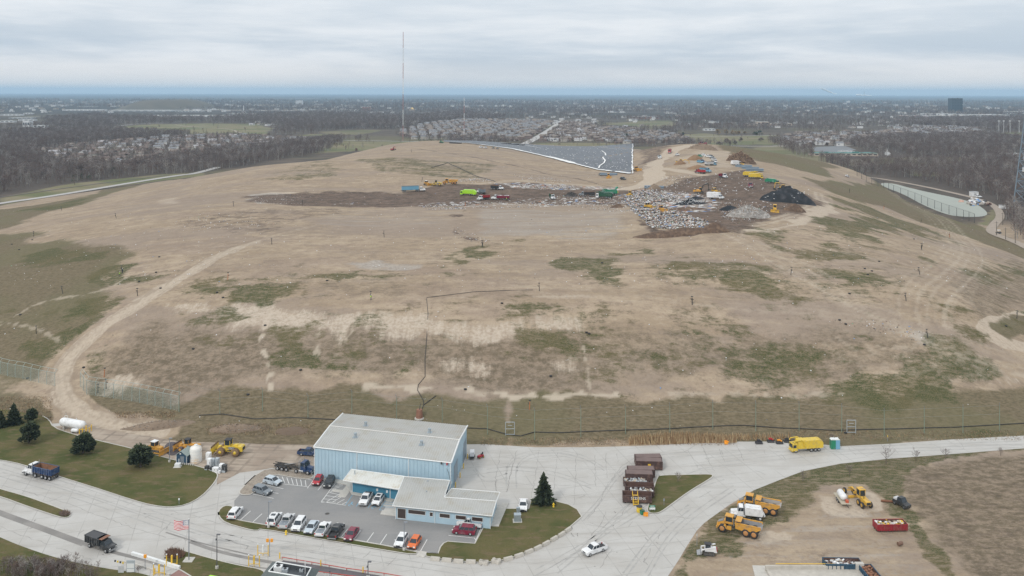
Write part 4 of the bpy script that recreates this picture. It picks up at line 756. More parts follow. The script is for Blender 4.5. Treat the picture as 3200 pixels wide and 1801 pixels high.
def compactor(m, label, wheelm=None, drums=True, name='landfill_compactor', cat='compactor', blade='high'):
    r = empty(name, label=label, cat=cat)
    part(r, 'engine_body', ('prism', [(-.3, .9), (-.3, 2.1), (-1.4, 2.35), (-3.3, 2.25), (-3.6, 1.9), (-3.6, 1.1), (-2.6, .8)], -.95, .95, m)); part(r, 'radiator_grille', ('box', (-3.62, 0, 1.65), (.05, 1.4, .8), blk)); part(r, 'air_intake', ('box', (-1.7, .3, 2.45), (.9, .6, .3), m), ('cyl', (-2.4, -.4, 2.3), (-2.4, -.4, 2.9), .08, steel))
    part(r, 'front_frame', ('box', (1.6, 0, 1.15), (3.2, 1.2, .8), m), ('box', (2.7, 0, 1.7), (.7, .9, .5), m)); mcab(r, (.45, 0, 2.75), (1.5, 1.6, 1.7), m, blk); part(r, 'ladder', ('box', (-.2, 1.15, 1.3), (.9, .3, .1), chas), ('box', (-.2, -1.15, 1.3), (.9, .3, .1), chas), ('box', (-.9, 1.2, 1.9), (1.6, .05, .6), steel))
    rs = 1.0 if drums else .85; wm = wheelm or mat('muddy_drum', (.26, .17, .10), .9, var=.4, vs=3)
    for x in (1.9, -2.0):
        for s in (1, -1):
            def mk():
                b = MB().lathe((0, 0, 0), [(.3, -.45), (rs * .86, -.5), (rs * .9, -.45), (rs * .9, .45), (rs * .86, .5), (.3, .45)], wm, 18, 'y')
                if drums:
                    for k in range(16):
                        for yy_ in (-.33, 0, .33): a = (k + (yy_ > 0) * .5) * math.pi / 8; b.box((math.cos(a) * rs * .93, yy_, math.sin(a) * rs * .93), (.16, .16, .16), wm)
                return b
            o = shared(('drum', drums, wm.name), mk, 'wheel', r, (x, s * 1.35, rs)); shared(('hub', m.name), lambda: MB().lathe((0, 0, 0), [(.1, -.56), (.42, -.52), (.42, .52), (.1, .56)], m, 12, 'y'), 'rim', o, (0, 0, 0))
    part(r, 'blade', ('prism', [(4.0, .25), (4.15, .25), (4.05, 1.0), (4.25, 1.9), (4.1, 1.9), (3.85, 1.0)], -2.1, 2.1, m), ('box', (4.1, 0, 2.15), (.08, 4.2, .45), wm)) if blade == 'high' else part(r, 'bucket', ('prism', [(3.6, .5), (4.9, .35), (4.9, .45), (3.9, .8), (4.0, 1.6), (3.7, 1.6)], -1.6, 1.6, m))
    part(r, 'push_arm', ('box', (3.0, .8, .9), (2.2, .2, .3), m), ('box', (3.0, -.8, .9), (2.2, .2, .3), m)); return r
def art_dumper(label, inner, group=None):
    r = empty('articulated_dump_truck', label=label, cat='dump truck', group=group)
    part(r, 'hood', ('prism', [(5.1, 1.0), (5.15, 1.5), (4.7, 1.85), (3.3, 2.45), (3.3, 1.0)], -.85, .85, ora, [.15, .15, .1, 0, 0]), ('box', (4.3, 0, 2.12), (1.3, 1.2, .04), mat('hood_grey', (.22, .22, .22), .6), 0, .4))
    part(r, 'fender', ('prism', [(4.8, 1.1), (4.4, 1.7), (3.0, 1.75), (2.6, 1.0), (2.9, 1.0), (3.2, 1.45), (4.2, 1.45), (4.5, 1.05)], .85, 1.5, ora), ('prism', [(4.8, 1.1), (4.4, 1.7), (3.0, 1.75), (2.6, 1.0), (2.9, 1.0), (3.2, 1.45), (4.2, 1.45), (4.5, 1.05)], -1.5, -.85, ora))
    mcab(r, (2.35, 0, 2.75), (1.7, 1.6, 1.6), ora); part(r, 'bumper', ('box', (5.05, 0, .9), (.3, 2.4, .4), ora)); part(r, 'ladder', ('box', (2.2, 1.35, 1.3), (1.0, .35, .7), ora), ('box', (2.2, -1.35, 1.3), (1.0, .35, .7), ora)); part(r, 'exhaust_stack', ('cyl', (1.3, .7, 1.6), (1.3, .7, 3.2), .1, steel))
    for s in (1, -1): part(r, 'headlight', ('box', (5.08, s * .55, 1.35), (.1, .3, .18), headl))
    part(r, 'frame', ('box', (-1.2, 0, 1.15), (6.0, .9, .4), chas), ('box', (1.3, 0, 1.2), (1.0, .6, .5), chas))
    b = MB(); t = .08; o_ = ora      # tub: sloping floor, flared sides
    for s in (1, -1): b.prism([(.9, 2.75), (.75, 1.5), (-1.0, 1.3), (-3.6, 1.55), (-4.9, 2.35), (-4.75, 2.75)], s * 1.4 - t, s * 1.4 + t, o_)
    b.prism([(.9, 3.2), (.75, 3.2), (.65, 1.5), (.8, 1.5)], -1.45, 1.45, o_); b.prism([(.8, 1.5), (.8, 1.6), (-1.0, 1.42), (-3.6, 1.68), (-4.9, 2.45), (-5.0, 2.35), (-3.6, 1.55), (-1.0, 1.3)], -1.33, 1.33, inner)
    for s in (1, -1): b.prism([(.65, 2.65), (.65, 1.6), (-1.0, 1.45), (-3.6, 1.7), (-4.7, 2.4), (-4.65, 2.65)], s * 1.30 - .012, s * 1.30 + .012, inner); b.box((-2.0, s * 1.42, 2.78), (5.6, .26, .16), ora)
    b.box((.62, 0, 2.3), (.03, 2.5, 1.5), inner); b.box((.2, 0, 3.15), (1.3, 2.7, .08), ora); b.build('dump_body', r)
    wheels(r, (3.8, -1.5, -3.3), 2.4, .93, .65, mat('rim_rust', (.45, .22, .08), .7)); return r
def excavator(m, label, boom=(.9, -.5), name='excavator', swing=0.0, group=None):
    r = empty(name, label=label, cat='excavator', group=group)
    for s in (1, -1): track(r, 0, s * 1.25, 4.4, 1.0, .6)
    part(r, 'undercarriage', ('box', (0, 0, .7), (2.0, 2.0, .5), chas)); part(r, 'house', ('prism', [(1.2, 1.05), (1.2, 1.7), (-.4, 2.1), (-2.6, 2.1), (-2.9, 1.7), (-2.7, 1.05)], -1.35, 1.35, m), ('box', (-2.0, 0, 2.2), (1.2, 2.0, .15), blk)); mcab(r, (.9, .85, 2.2), (1.6, 1.0, 1.6), m)
    a, c = boom; p0 = Vector((1.2, -.1, 1.8)); p1 = p0 + Vector((math.cos(a) * 2.9, 0, math.sin(a) * 2.9 )); p2 = p1 + Vector((math.cos(a - .75) * 2.9, 0, math.sin(a - .75) * 2.9)); p3 = p2 + Vector((math.cos(c - 1.3) * 2.9, 0, math.sin(c - 1.3) * 2.9))
    dk = m if m is not ora else chas
    part(r, 'boom', ('cyl', p0, p1, .32, dk, .3, 4), ('cyl', p1, p2, .3, dk, .22, 4), ('cyl', p0 + Vector((.4, .25, -.4)), p1 + Vector((-.2, .25, -.1)), .09, steel)); part(r, 'stick', ('cyl', p2, p3, .26, dk, .18, 4), ('cyl', p1.lerp(p2, .4) + Vector((0, 0, .4)), p2 + Vector((0, 0, .35)), .08, steel))
    part(r, 'bucket', ('prism', [(p3.x - .3, p3.z + .1), (p3.x + .5, p3.z - .2), (p3.x + .35, p3.z - 1.0), (p3.x - .4, p3.z - 1.1), (p3.x - .9, p3.z - .7), (p3.x - .2, p3.z - .7)], -.6, .5, chas)); return r
def grader(label):
    r = empty('motor_grader', label=label, cat='grader')
    part(r, 'frame_beam', ('cyl', (-.5, 0, 1.9), (2.8, 0, 2.0), .22, yel, .2, 6), ('cyl', (2.8, 0, 2.0), (4.3, 0, 1.2), .22, yel, .25, 6)); part(r, 'front_axle', ('box', (4.2, 0, .75), (.25, 2.0, .25), yel))
    part(r, 'engine_body', ('prism', [(-1.6, .9), (-1.6, 1.9), (-3.9, 1.75), (-4.1, 1.5), (-4.1, .9)], -.6, .6, yel), ('box', (-4.12, 0, 1.3), (.06, 1.0, .6), blk)); mcab(r, (-.9, 0, 2.35), (1.5, 1.4, 1.9), yel, yel)
    part(r, 'blade', ('prism', [(1.4, .15), (1.5, .15), (1.4, .5), (1.5, .85), (1.4, .85), (1.3, .5)], -1.8, 1.8, yel)); part(r, 'circle', ('cyl', (1.4, 0, 1.1), (1.4, 0, 1.2), .7, chas, None, 12), ('box', (1.4, 0, 1.4), (.4, .8, .5), yel)); part(r, 'exhaust_stack', ('cyl', (-2.6, .3, 1.8), (-2.6, .3, 2.6), .06, chas))
    rg = mat('rim_ochre', (.5, .3, .06), .6); wheels(r, (4.2, -1.7, -3.2), 2.05, .68, .4, rg); return r
def packer(kind, m, label, cabm=None, group=None, hop=None):
    """refuse truck: kind 'front' low cab with forks, 'rear' with hopper at the tail"""
    r = empty('garbage_truck', label=label, cat='garbage truck', group=group); L = 10.2; x = L / 2; cm = cabm or m
    part(r, 'cab', ('prism', [(x, .6), (x + .05, 1.6), (x - .12, 2.75), (x - 1.65, 2.8), (x - 1.65, .6)], -1.2, 1.2, cm)); quad([(x + .075, -1.05, 1.5), (x + .075, 1.05, 1.5), (x - .09, .98, 2.6), (x - .09, -.98, 2.6)], glass).build('windscreen', r)
    for s in (1, -1): quad([(x - .2, s * 1.215, 1.55), (x - 1.3, s * 1.215, 1.55), (x - 1.3, s * 1.215, 2.45), (x - .3, s * 1.215, 2.45)], glass).build('side_window', r); part(r, 'headlight', ('box', (x + .05, s * .95, .95), (.08, .35, .2), headl)); part(r, 'mirror', ('box', (x + .15, s * 1.38, 2.1), (.1, .16, .5), blk))
    part(r, 'bumper', ('box', (x + .1, 0, .6), (.2, 2.4, .3), cm)); part(r, 'frame', ('box', (-.9, 0, .95), (8.3, .9, .3), chas))
    if kind == 'front':
        part(r, 'hopper', ('prism', [(x - 1.8, 1.2), (x - 1.8, 3.3), (x - 2.1, 3.75), (x - 4.2, 3.75), (x - 4.2, 1.2)], -1.25, 1.25, m)); part(r, 'body', ('prism', [(x - 4.2, 1.15), (x - 4.2, 3.35), (x - 4.6, 3.6), (-3.9, 3.6), (-3.9, 1.15)], -1.26, 1.26, m)); part(r, 'tailgate', ('prism', [(-3.9, 1.1), (-3.9, 3.65), (-4.6, 3.5), (-5.1, 2.6), (-5.1, 1.3), (-4.6, 1.1)], -1.27, 1.27, m), ('box', (-5.0, 0, 2.1), (.3, 2.2, 1.2), chas))
        for s in (1, -1):
            part(r, 'lift_arm', ('tube', [(x - 4.0, s * 1.42, 1.6), (x - 3.7, s * 1.42, 3.3), (x - 2.9, s * 1.42, 3.95), (x - .6, s * 1.42, 3.75), (x - .2, s * 1.42, 3.1)], .15, m, 6)); part(r, 'fork', ('box', (x - 1.2, s * .75, 3.35), (2.2, .14, .12), blk, 0, .3))
            for k in range(3): part(r, 'body_rib', ('box', (x - 5.3 - k * 1.2, s * 1.3, 2.4), (.12, .08, 2.1), m))
    else:
        part(r, 'body', ('prism', [(x - 1.9, 1.15), (x - 1.9, 3.2), (x - 2.2, 3.5), (-3.0, 3.5), (-3.0, 1.15)], -1.25, 1.25, m)); part(r, 'tailgate', ('prism', [(-3.0, .9), (-3.0, 3.6), (-4.1, 3.4), (-5.2, 2.2), (-5.2, 1.0), (-4.4, .7)], -1.26, 1.26, m), ('box', (-5.0, 0, 1.7), (.35, 2.0, .9), chas))
        for s in (1, -1):
            for k in range(3): part(r, 'body_rib', ('box', (x - 2.9 - k * 1.5, s * 1.29, 2.3), (.12, .08, 2.1), hop or m))
    wheels(r, (x - 1.1, -1.2, -2.5, -3.7), 2.05, .52, .32, rimg); return r
def semi(cab, box, label, L=15.5, high=2.4, group=None, top=None, name='semi_truck'):
    r = empty(name, label=label, cat='semi truck', group=group); x = L / 2 + .6; conv_cab(r, x, cab, .5); part(r, 'frame', ('box', (x - 4.6, 0, .95), (3.6, .9, .3), chas), ('box', (-L / 2 + 4, 0, 1.15), (8, 1.0, .25), chas))
    Lb = L - 4.2; b = MB(); c = (x - 4.2 - Lb / 2, 0, 1.35 + high / 2); open_box(b, c, (Lb, 2.5, high), .08, box, 10, mat('trailer_inner', (.18, .15, .13), .9)) if not top else b.box(c, (Lb, 2.55, high), box).box((c[0], 0, c[2] + high / 2 + .03), (Lb * .99, 2.5, .05), top); b.build('trailer', r)
    e = c[0] - Lb / 2; wheels(r, (e + .9, e + 2.2, x - 4.8, x - 6.0), 2.05, .5, .34); part(r, 'landing_leg', ('box', (x - 7.5, .8, .8), (.15, .15, 1.0), chas), ('box', (x - 7.5, -.8, .8), (.15, .15, 1.0), chas)); return r
def boxtruck(label):
    r = empty('box_truck', label=label, cat='truck'); part(r, 'cargo_box', ('box', (-1.1, 0, 2.35), (7.0, 2.5, 2.7), PW)); part(r, 'hood', ('prism', [(4.6, .6), (4.6, 1.2), (3.6, 1.5), (3.6, .6)], -1.05, 1.05, PW)); cabin(r, 3.75, 2.4, 3.3, 2.45, 2.2, 1.4, 2.4, PW, .12); part(r, 'cab', ('box', (3.1, 0, 1.0), (1.3, 2.1, .9), PW)); part(r, 'frame', ('box', (-.8, 0, .85), (7.4, .9, .25), chas))
    for s in (1, -1): part(r, 'faded_lettering', *[('box', (-1.1 + random.uniform(-1.6, 1.6), s * 1.257, 2.9 - k * .32), (random.uniform(1.2, 3.2), .006, .12), PLG) for k in range(5)])
    wheels(r, (3.7, -2.6), 2.0, .48, .3); return r
# ---- near the office
cp = 'cars parked in the front row along the grass strip'
P_ = lambda kind, m, lab, x, y, hx, hy, s=1.0, fn=B, **k: place(car(kind, m, lab, **k), fn, x, y, hx, hy, s)
P_('suv', PW, 'white crossover parked alone at the left end of the front row', 92, 953, 62, -78, group=cp)
P_('suv', PW, 'big white suv with dark sunroof behind the tall lamp post', 413, 1005, 62, -88, 1.06, group=cp, rail=True)
P_('pickup', PLG, 'silver grey pickup with dark bed cover in the front row', 516, 1022, 60, -86, .97, cover=PGY, group=cp)
P_('suv', PW, 'white suv facing the road beside the silver pickup', 616, 1050, -56, 82, group=cp)
P_('sedan', PSV, 'pale silver sedan facing the road between two white vehicles', 720, 1070, -56, 80, group=cp)
P_('pickup', PW, 'white pickup with dark bed cover next to the black pickup', 815, 1088, 58, -82, .93, cover=PGY, group=cp)
P_('pickup', PBK, 'black pickup backed up to the grass strip', 923, 1106, 56, -82, .97, group=cp)
P_('sedan', PMR, 'dark red sedan facing the road, right of the black pickup', 1048, 1126, -52, 76, group=cp)
P_('hatch', PW, 'white hatchback behind the second parking lot lamp post', 1457, 1182, -46, 78, 1.02, group=cp)
P_('hatch', POR, 'bright orange crossover at the right end of the front row', 1566, 1197, -48, 74, .97, group=cp)
P_('hatch', PSV, 'silver blue minivan parked beside the gravel bed', 400, 690, 110, 30, 1.03)
P_('suv', PGY, 'charcoal suv parked at the corner of the gravel bed', 315, 768, 120, 38, .98)
P_('hatch', PRD, 'bright red hatchback parked by the blue building', 772, 683, -38, 60, .95)
P_('suv', PBK, 'black suv parked beside the striped walkway', 866, 700, -36, 62, .95)
P_('pickup', PW, 'white pickup in the accessible bay by the teal wall', 1166, 838, -52, 84, .92, cover=blk)
P_('hatch', PW, 'white crossover with open sunroof in an accessible bay', 1266, 846, -48, 70, .97, sunroof=True)
P_('regcab', PW, 'white single cab pickup at the right end of the lot', 2022, 1040, -160, -18, .98)
P_('suv', PMR, 'maroon suv parked in front of the white single cab pickup', 1976, 1098, -150, -14, 1.02)
P_('pickup', PNV, 'dark navy pickup half hidden behind the blue building', 695, 455, 100, 8, .95)
P_('sedan', PW, 'white sedan alone on the pad beside the utility cabinets', 390, 830, -6, 76, 1.02, fn=C3)
P_('pickup', PW, 'white crew cab pickup driving across the wide concrete junction', 1035, 1235, -170, 62, .92, fn=C3, name='driving_pickup')
place(rolloff(PW, PNV, 'white cabbed roll-off truck hauling a rusty navy container uphill road', 9.6), A, 308, 698, -235, -52)
r = rolloff(PNV, PNV, 'dark blue roll-off truck with an empty hoist beside the building', 10.2, hoist=True); place(r, B, 585, 588, 300, 46)
# landscape dump truck
r = empty('dump_truck', label='black medium dump truck with a high box driving toward the gate', cat='truck')
cabin(r, 2.4, .9, 1.9, 1.0, 2.1, 1.35, 2.1, PBK, .2); part(r, 'hood', ('prism', [(3.6, .5), (3.6, 1.05), (3.4, 1.25), (2.2, 1.4), (.8, 1.4), (.8, .5)], -1.0, 1.0, PBK)); part(r, 'bumper', ('box', (3.65, 0, .6), (.15, 2.0, .3), steel)); part(r, 'frame', ('box', (-1.2, 0, .75), (4.6, .9, .25), chas)); open_box(b := MB(), (-1.5, 0, 1.75), (4.4, 2.2, 1.5), .06, PBK, 6, blk); b.box((-1.9, 0, 2.42), (3.5, 2.1, .05), mat('tarp_black', (.07, .07, .075), .8)); b.build('dump_body', r); part(r, 'cab_guard', ('box', (1.1, 0, 2.5), (.9, 2.2, .05), mat('rust_plate', (.22, .11, .07), .8)))
for s in (1, -1): part(r, 'headlight', ('box', (3.6, s * .75, .95), (.1, .3, .2), headl))
wheels(r, (2.6, -2.3), 1.8, .42, .35); place(r, A, 762, 1240, 180, 62, .98)
place(packer('front', PYE, 'yellow front loading garbage truck parked on the haul road'), E, 822, 282, -260, 18, .84)
place(art_dumper('orange articulated dump truck with a dusty empty bed, farther one', mat('dusty_tub', (.40, .38, .36), .8, var=.2, vs=.8)), E, 448, 768, -330, -62, .93)
place(art_dumper('orange articulated dump truck nearest the skid steer', mat('grey_tub', (.30, .30, .31), .7, var=.2, vs=.8)), E, 290, 945, -340, -72, .93)
# sweeper
r = empty('street_sweeper', label='white street sweeper truck parked between the two orange dump trucks', cat='sweeper'); conv_cab(r, 3.9, PW)
part(r, 'hopper', ('prism', [(.6, 1.1), (.6, 2.6), (.2, 2.9), (-3.2, 2.7), (-3.7, 1.8), (-3.4, 1.0)], -1.15, 1.15, PW), ('box', (-1.5, 0, 2.95), (2.4, .7, .25), PW, 0, -.05), ('cyl', (-3.5, 0, 1.6), (-3.9, 0, .7), .35, PW)); part(r, 'broom', ('cyl', (-2.3, -1.2, .5), (-2.3, 1.2, .5), .4, blk), ('cyl', (-.3, 1.2, .3), (-.3, 1.2, .7), .45, blk)); part(r, 'frame', ('box', (-1.2, 0, .9), (5, .9, .3), chas)); wheels(r, (-2.9,), 2.0, .48, .3, PLG); place(r, E, 348, 822, -210, -20, .92)
place(grader('yellow motor grader parked on the dirt lot beside the tank trailer'), E, 1245, 690, -105, -90, 1.0)
# tank trailer
r = empty('tank_trailer', label='white water tank on a flat trailer beside the grader', cat='trailer'); part(r, 'deck', ('box', (0, 0, .7), (5.6, 2.1, .14), mat('deck_tan', (.42, .38, .3), .8)), ('box', (3.4, 0, .65), (1.6, .14, .14), chas)); part(r, 'tank', ('lathe', (-.2, 0, 1.55), [(.2, -1.7), (.62, -1.5), (.78, -1.2), (.78, 1.2), (.62, 1.5), (.2, 1.7)], PW, 14, 'x'), ('cyl', (-.2, 0, 2.2), (-.2, 0, 2.45), .25, PW)); part(r, 'pump', ('box', (2.0, .4, 1.05), (.6, .6, .6), mat('pump_red', (.5, .1, .05), .5)), ('box', (-2.5, .5, 1.0), (.5, .5, .5), blk)); wheels(r, (-.5, .5), 2.1, .38, .22); place(r, E, 1112, 692, 80, 110, 1.0)
# skid steer
r = empty('skid_steer', label='small white tracked loader with a red rear at the edge of the dirt lot', cat='loader')
for s in (1, -1): track(r, -.1, s * .75, 2.4, .75, .35)
part(r, 'body', ('prism', [(.7, .5), (.7, 1.0), (-.3, 1.35), (-1.5, 1.35), (-1.7, .6)], -.6, .6, PW), ('box', (-1.66, 0, 1.0), (.12, 1.1, .5), PRD)); mcab(r, (.1, 0, 1.5), (1.3, 1.0, 1.1), PW, blk); part(r, 'lift_arm', ('box', (-.1, .72, 1.45), (2.8, .16, .2), PW, 0, .25), ('box', (-.1, -.72, 1.45), (2.8, .16, .2), PW, 0, .25), ('box', (1.35, .6, .75), (.2, .16, 1.0), PW), ('box', (1.35, -.6, .75), (.2, .16, 1.0), PW)); part(r, 'bucket', ('prism', [(1.4, .15), (2.3, .05), (2.3, .12), (1.6, .35), (1.55, .85), (1.4, .85)], -.95, .95, steel)); place(r, C3, 2065, 1250, -150, -12, 1.0)
# utility vehicle on the dirt lot
r = empty('utility_vehicle', label='small black pickup style utility vehicle by the dirt bank', cat='utility vehicle'); part(r, 'body', ('prism', [(1.6, .4), (1.6, .8), (.6, 1.0), (-.6, 1.0), (-1.6, 1.0), (-1.6, .45)], -.75, .75, PBK)); cabin(r, .7, -.6, .35, -.5, 1.5, .98, 1.75, PBK, .12); part(r, 'cargo', ('box', (-1.1, 0, 1.15), (.8, 1.2, .35), PLG)); wheels(r, (1.1, -1.1), 1.4, .33, .25, rimd); place(r, E, 1592, 728, 70, 36, 1.15)
# yard machines
place(compactor(PYE, 'yellow landfill compactor with spiked mud-caked wheels in the yard'), A, 1735, 528, -190, -10, 1.02, tilt=False)
place(dozer(ora, 'orange tracked bulldozer half hidden behind a pine', cabtop=PW), A, 1175, 520, 110, 20, .95, tilt=False)
place(compactor(ora, 'orange soil compactor with dark steel drums behind the blue shed', wheelm=mat('drum_dark', (.13, .09, .08), .7, var=.3, vs=2), name='yard_compactor', drums=False), A, 1425, 508, -150, -20, .86, tilt=False)
# generator trailer and mower by the shop doors
r = empty('generator_trailer', label='white towable generator beside the right side of the building', cat='generator'); part(r, 'housing', ('box', (0, 0, 1.15), (2.2, 1.3, 1.1), PW, 0, 0, (.95, .9))); part(r, 'frame', ('box', (.3, 0, .45), (3.0, 1.3, .15), blk)); wheels(r, (-.2,), 1.45, .32, .2); place(r, B, 2040, 472, -4, 60, .95)
r = empty('riding_mower', label='small red riding mower on the concrete right of the building', cat='mower'); part(r, 'body', ('prism', [(.9, .3), (.9, .7), (.1, .8), (-.7, .7), (-.7, .3)], -.3, .3, PRD)); part(r, 'seat', ('box', (-.35, 0, .9), (.4, .4, .1), blk), ('box', (-.55, 0, 1.1), (.08, .4, .4), blk)); part(r, 'steering_wheel', ('cyl', (.1, 0, .8), (-.05, 0, 1.05), .03, blk), ('cyl', (-.05, 0, 1.05), (-.07, 0, 1.08), .17, blk)); wheels(r, (.6, -.5), .8, .24, .16, PYE); place(r, B, 2112, 478, -30, 10, 1.05)
# ---- on the landfill
wf = 'trucks unloading at the working face'
place(semi(PW, PBL, 'blue dump trailer semi truck left of the yellow loaders'), M1, 288, 545, 240, -10, .93)
place(packer('rear', PLM, 'lime green rear loading garbage truck on dark refuse', group=wf), M1, 850, 582, -155, -6, .94)
place(rolloff(PW, PRD, 'white cabbed truck with red sloping dump box, left one of two', 10, group=wf, raised=-.06), M1, 1000, 628, -135, 18, .92)
place(rolloff(PW, PMR, 'white cabbed truck with long maroon box beside a worker', 11, group=wf, load=[PLG, PW]), M1, 1172, 628, -180, -4, .95)
place(rolloff(PW, blk, 'white cabbed truck with black box facing away from the refuse', 9.5, group=wf), M1, 1140, 524, 145, 10, .88)
place(rolloff(PW, PGY, 'white cabbed truck with tall grey cage box behind the lime truck', 9, group=wf, hgt=2.2), M1, 975, 563, -80, -20, .85)
place(rolloff(PW, PDG, 'white cabbed truck with dark green box seen head on', 9, group=wf, hgt=1.8), M1, 1692, 618, 36, 30, .9)
place(rolloff(PGY, blk, 'dusty grey truck with raised hoist left of the green packer', 10.5, group=wf), M1, 2042, 590, -160, 0, .9)
place(packer('front', PDG, 'dark green front loading garbage truck with white side panel', cabm=PW, group=wf), M1, 2222, 612, -160, -2, .98)
r = packer('front', PGN, 'bright green garbage truck with raised tailgate and yellow end', group=wf); place(r, M1, 2270, 580, -140, 0, .9); part(r, 'raised_tailgate', ('prism', [(-4.0, 3.4), (-4.3, 3.7), (-5.6, 4.9), (-5.2, 5.6), (-4.4, 5.2), (-3.9, 4.0)], -1.2, 1.2, PGN)); part(r, 'hopper_end', ('box', (-5.3, 0, 2.2), (.5, 2.2, 1.3), PYE))
place(compactor(PYE, 'yellow compactor with high blade between orange machines', name='landfill_compactor'), M1, 530, 485, -110, 0, .9)
r = art_dumper('orange articulated dump truck right of the yellow compactor', mat('orange_tub', (.5, .28, .1), .8)); place(r, M1, 668, 470, -140, 0, .98)
place(dozer(ora, 'small white roofed bulldozer left of the yellow compactor'), M1, 430, 480, 60, 10, .9)
place(dozer(yel, 'yellow bulldozer crawling over the trash slope by the green truck', cabtop=yel), M1, 2475, 590, -20, 24, .95)
place(dozer(yel, 'yellow bulldozer pushing trash down the slope'), M2, 648, 640, 60, 6, 1.1); place(dozer(ora, 'orange compactor machine lower on the trash slope', cabtop=ora), M2, 768, 665, 50, 8, 1.0)
place(boxtruck('white box truck parked on dark ground above the trash slope'), M2, 1250, 552, 150, 4, 1.0)
place(excavator(ora, 'orange excavator with dark boom left of the white box truck', (1.1, -.2)), M2, 1100, 500, 60, 0, 1.05)
place(dozer(yel, 'yellow bulldozer behind the white box truck', cabtop=yel), M2, 1242, 500, 40, 6, 1.0)
place(excavator(yel, 'yellow excavator perched on the black pile', (.8, -.2)), M2, 1848, 470, -60, 0, 1.05)
place(dozer(yel, 'yellow bulldozer between the grey heap and brown mound', cabtop=yel), M2, 1776, 662, 4, 24, 1.05)
place(packer('front', PYE, 'yellow garbage truck on the upper dirt flat, left of its pair', group='pair of yellow garbage trucks'), M2, 1560, 352, 130, 6, .92); place(packer('front', PYE, 'yellow garbage truck on the upper dirt flat, right of its pair', group='pair of yellow garbage trucks'), M2, 1606, 368, 100, 4, .88)
place(rolloff(PMR, PRD, 'maroon dump truck on the upper haul road', 9.5), M2, 1110, 322, -110, -16, .98); place(rolloff(PBL, PBL, 'blue dump truck beside the maroon truck', 8), M2, 1160, 312, 60, 6, 1.1)
place(rolloff(PW, PMR, 'small white and dark red truck left of the yellow pair', 8.5), M2, 1318, 362, 70, 10, 1.0)
place(rolloff(PMR, PMR, 'maroon truck with its narrow body tipped high', 8, raised=.9, hgt=1.2), M2, 1562, 446, 2, 20, 1.0)
place(packer('rear', PGN, 'small green garbage truck near the top of the dark ground'), M2, 1750, 410, 50, 6, .8)
place(rolloff(PW, PBL, 'white and blue dump truck driving down the haul road', 8), M2, 753, 192, -6, 30, 1.05); place(rolloff(PRD, PRD, 'red dump truck driving down the haul road', 8), M2, 840, 137, -8, 26, 1.1)
place(excavator(yel, 'yellow excavator digging at the brown bank', (.35, -.3)), M2, 928, 236, 70, -4, 1.05)
place(rolloff(PMR, PMR, 'maroon truck with raised body on the far crest', 8, raised=.6), M2, 1135, 68, -60, -4, 1.1)
place(semi(PBL, PLG, 'silver trailer truck parked at the foot of the parking group', 13, 2.0), M2, 1200, 250, 110, -4, .8)
place(semi(PW, PLG, 'silver trailer truck behind the blue cabbed one', 12, 2.0), M2, 1235, 220, 30, 14, .8)
pg_ = 'vehicles parked on the upper flat'
for k, (kind, m, x, y, lab) in enumerate([('suv', PW, 1140, 165, 'white suv at the top of the parked group'), ('pickup', PW, 1180, 178, 'white pickup below the white suv'), ('pickup', PBK, 1205, 178, 'black pickup beside a white pickup'), ('sedan', PGY, 1222, 190, 'grey car at the right of the parked group'), ('pickup', PNV, 1128, 222, 'navy pickup at the left of the silver trailers'), ('suv', PBL, 1110, 226, 'blue suv at the left end of the lower row'), ('pickup', PGN, 1105, 175, 'green pickup at the upper left of the parked group'), ('pickup', PW, 906, 162, 'white pickup alone beside the haul road'), ('pickup', PGY, 222, 340, 'grey pickup below the liner corner'), ('suv', PBK, 422, 378, 'black suv on the dirt between liner and haul road'), ('suv', PW, 2424, 352, 'white suv on the gravel track by the net fence')]):
    place(car(kind, m, lab, name='pickup_truck' if kind == 'pickup' else 'parked_car', group=pg_ if k < 7 else None), M2, x, y, 26, 4, 1.05)
place(boxtruck('white box van beside the wood chip pile'), M2, 1428, 248, 60, 0, .9); place(dozer(yel, 'yellow machine beside the white box van'), M2, 1465, 248, 20, 0, .9)
place(dozer(ora, 'orange machine at the edge of the liner', cabtop=ora), M2, 548, 300, 20, 0, 1.1); place(dozer(ora, 'orange loader carrying black pipes below the liner', cabtop=ora), M2, 294, 362, 3, 14, 1.0)
for k, (x, y, m, lab) in enumerate([(975, 106, PW, 'white pickup, left one on the tan slope under the liner'), (1018, 110, PW, 'white pickup, right one on the tan slope under the liner')]): place(car('pickup', m, lab), M1, x, y, 36, 0, 1.1)
for k, (x, y, lab) in enumerate([(1098, 112, 'dark utility vehicle right of the white pickups'), (1140, 118, 'dark utility vehicle nearest the white liner edge')]): place(car('regcab', PGY, lab), M1, x, y, 24, 0, .8)
place(semi(PW, mat('brown_box', (.13, .07, .06), .7), 'white semi with dark brown trailer on the far left crest', 15, 2.4), Q1, 292, 520, -105, -4, 1.05)
r = excavator(PRD, 'red and white machine with black pipe on the far crest', (.9, .1)); place(r, Q1, 585, 517, 30, 0, .9); place(dozer(PGN, 'small green machine at the liner corner', cabtop=PGN), Q1, 976, 458, 16, 0, 1.0)
# lime truck by the scale house
place(packer('rear', PLM, 'lime green truck at the bottom edge beside the scale house'), Q6, 905, 850, -250, -50, .85)
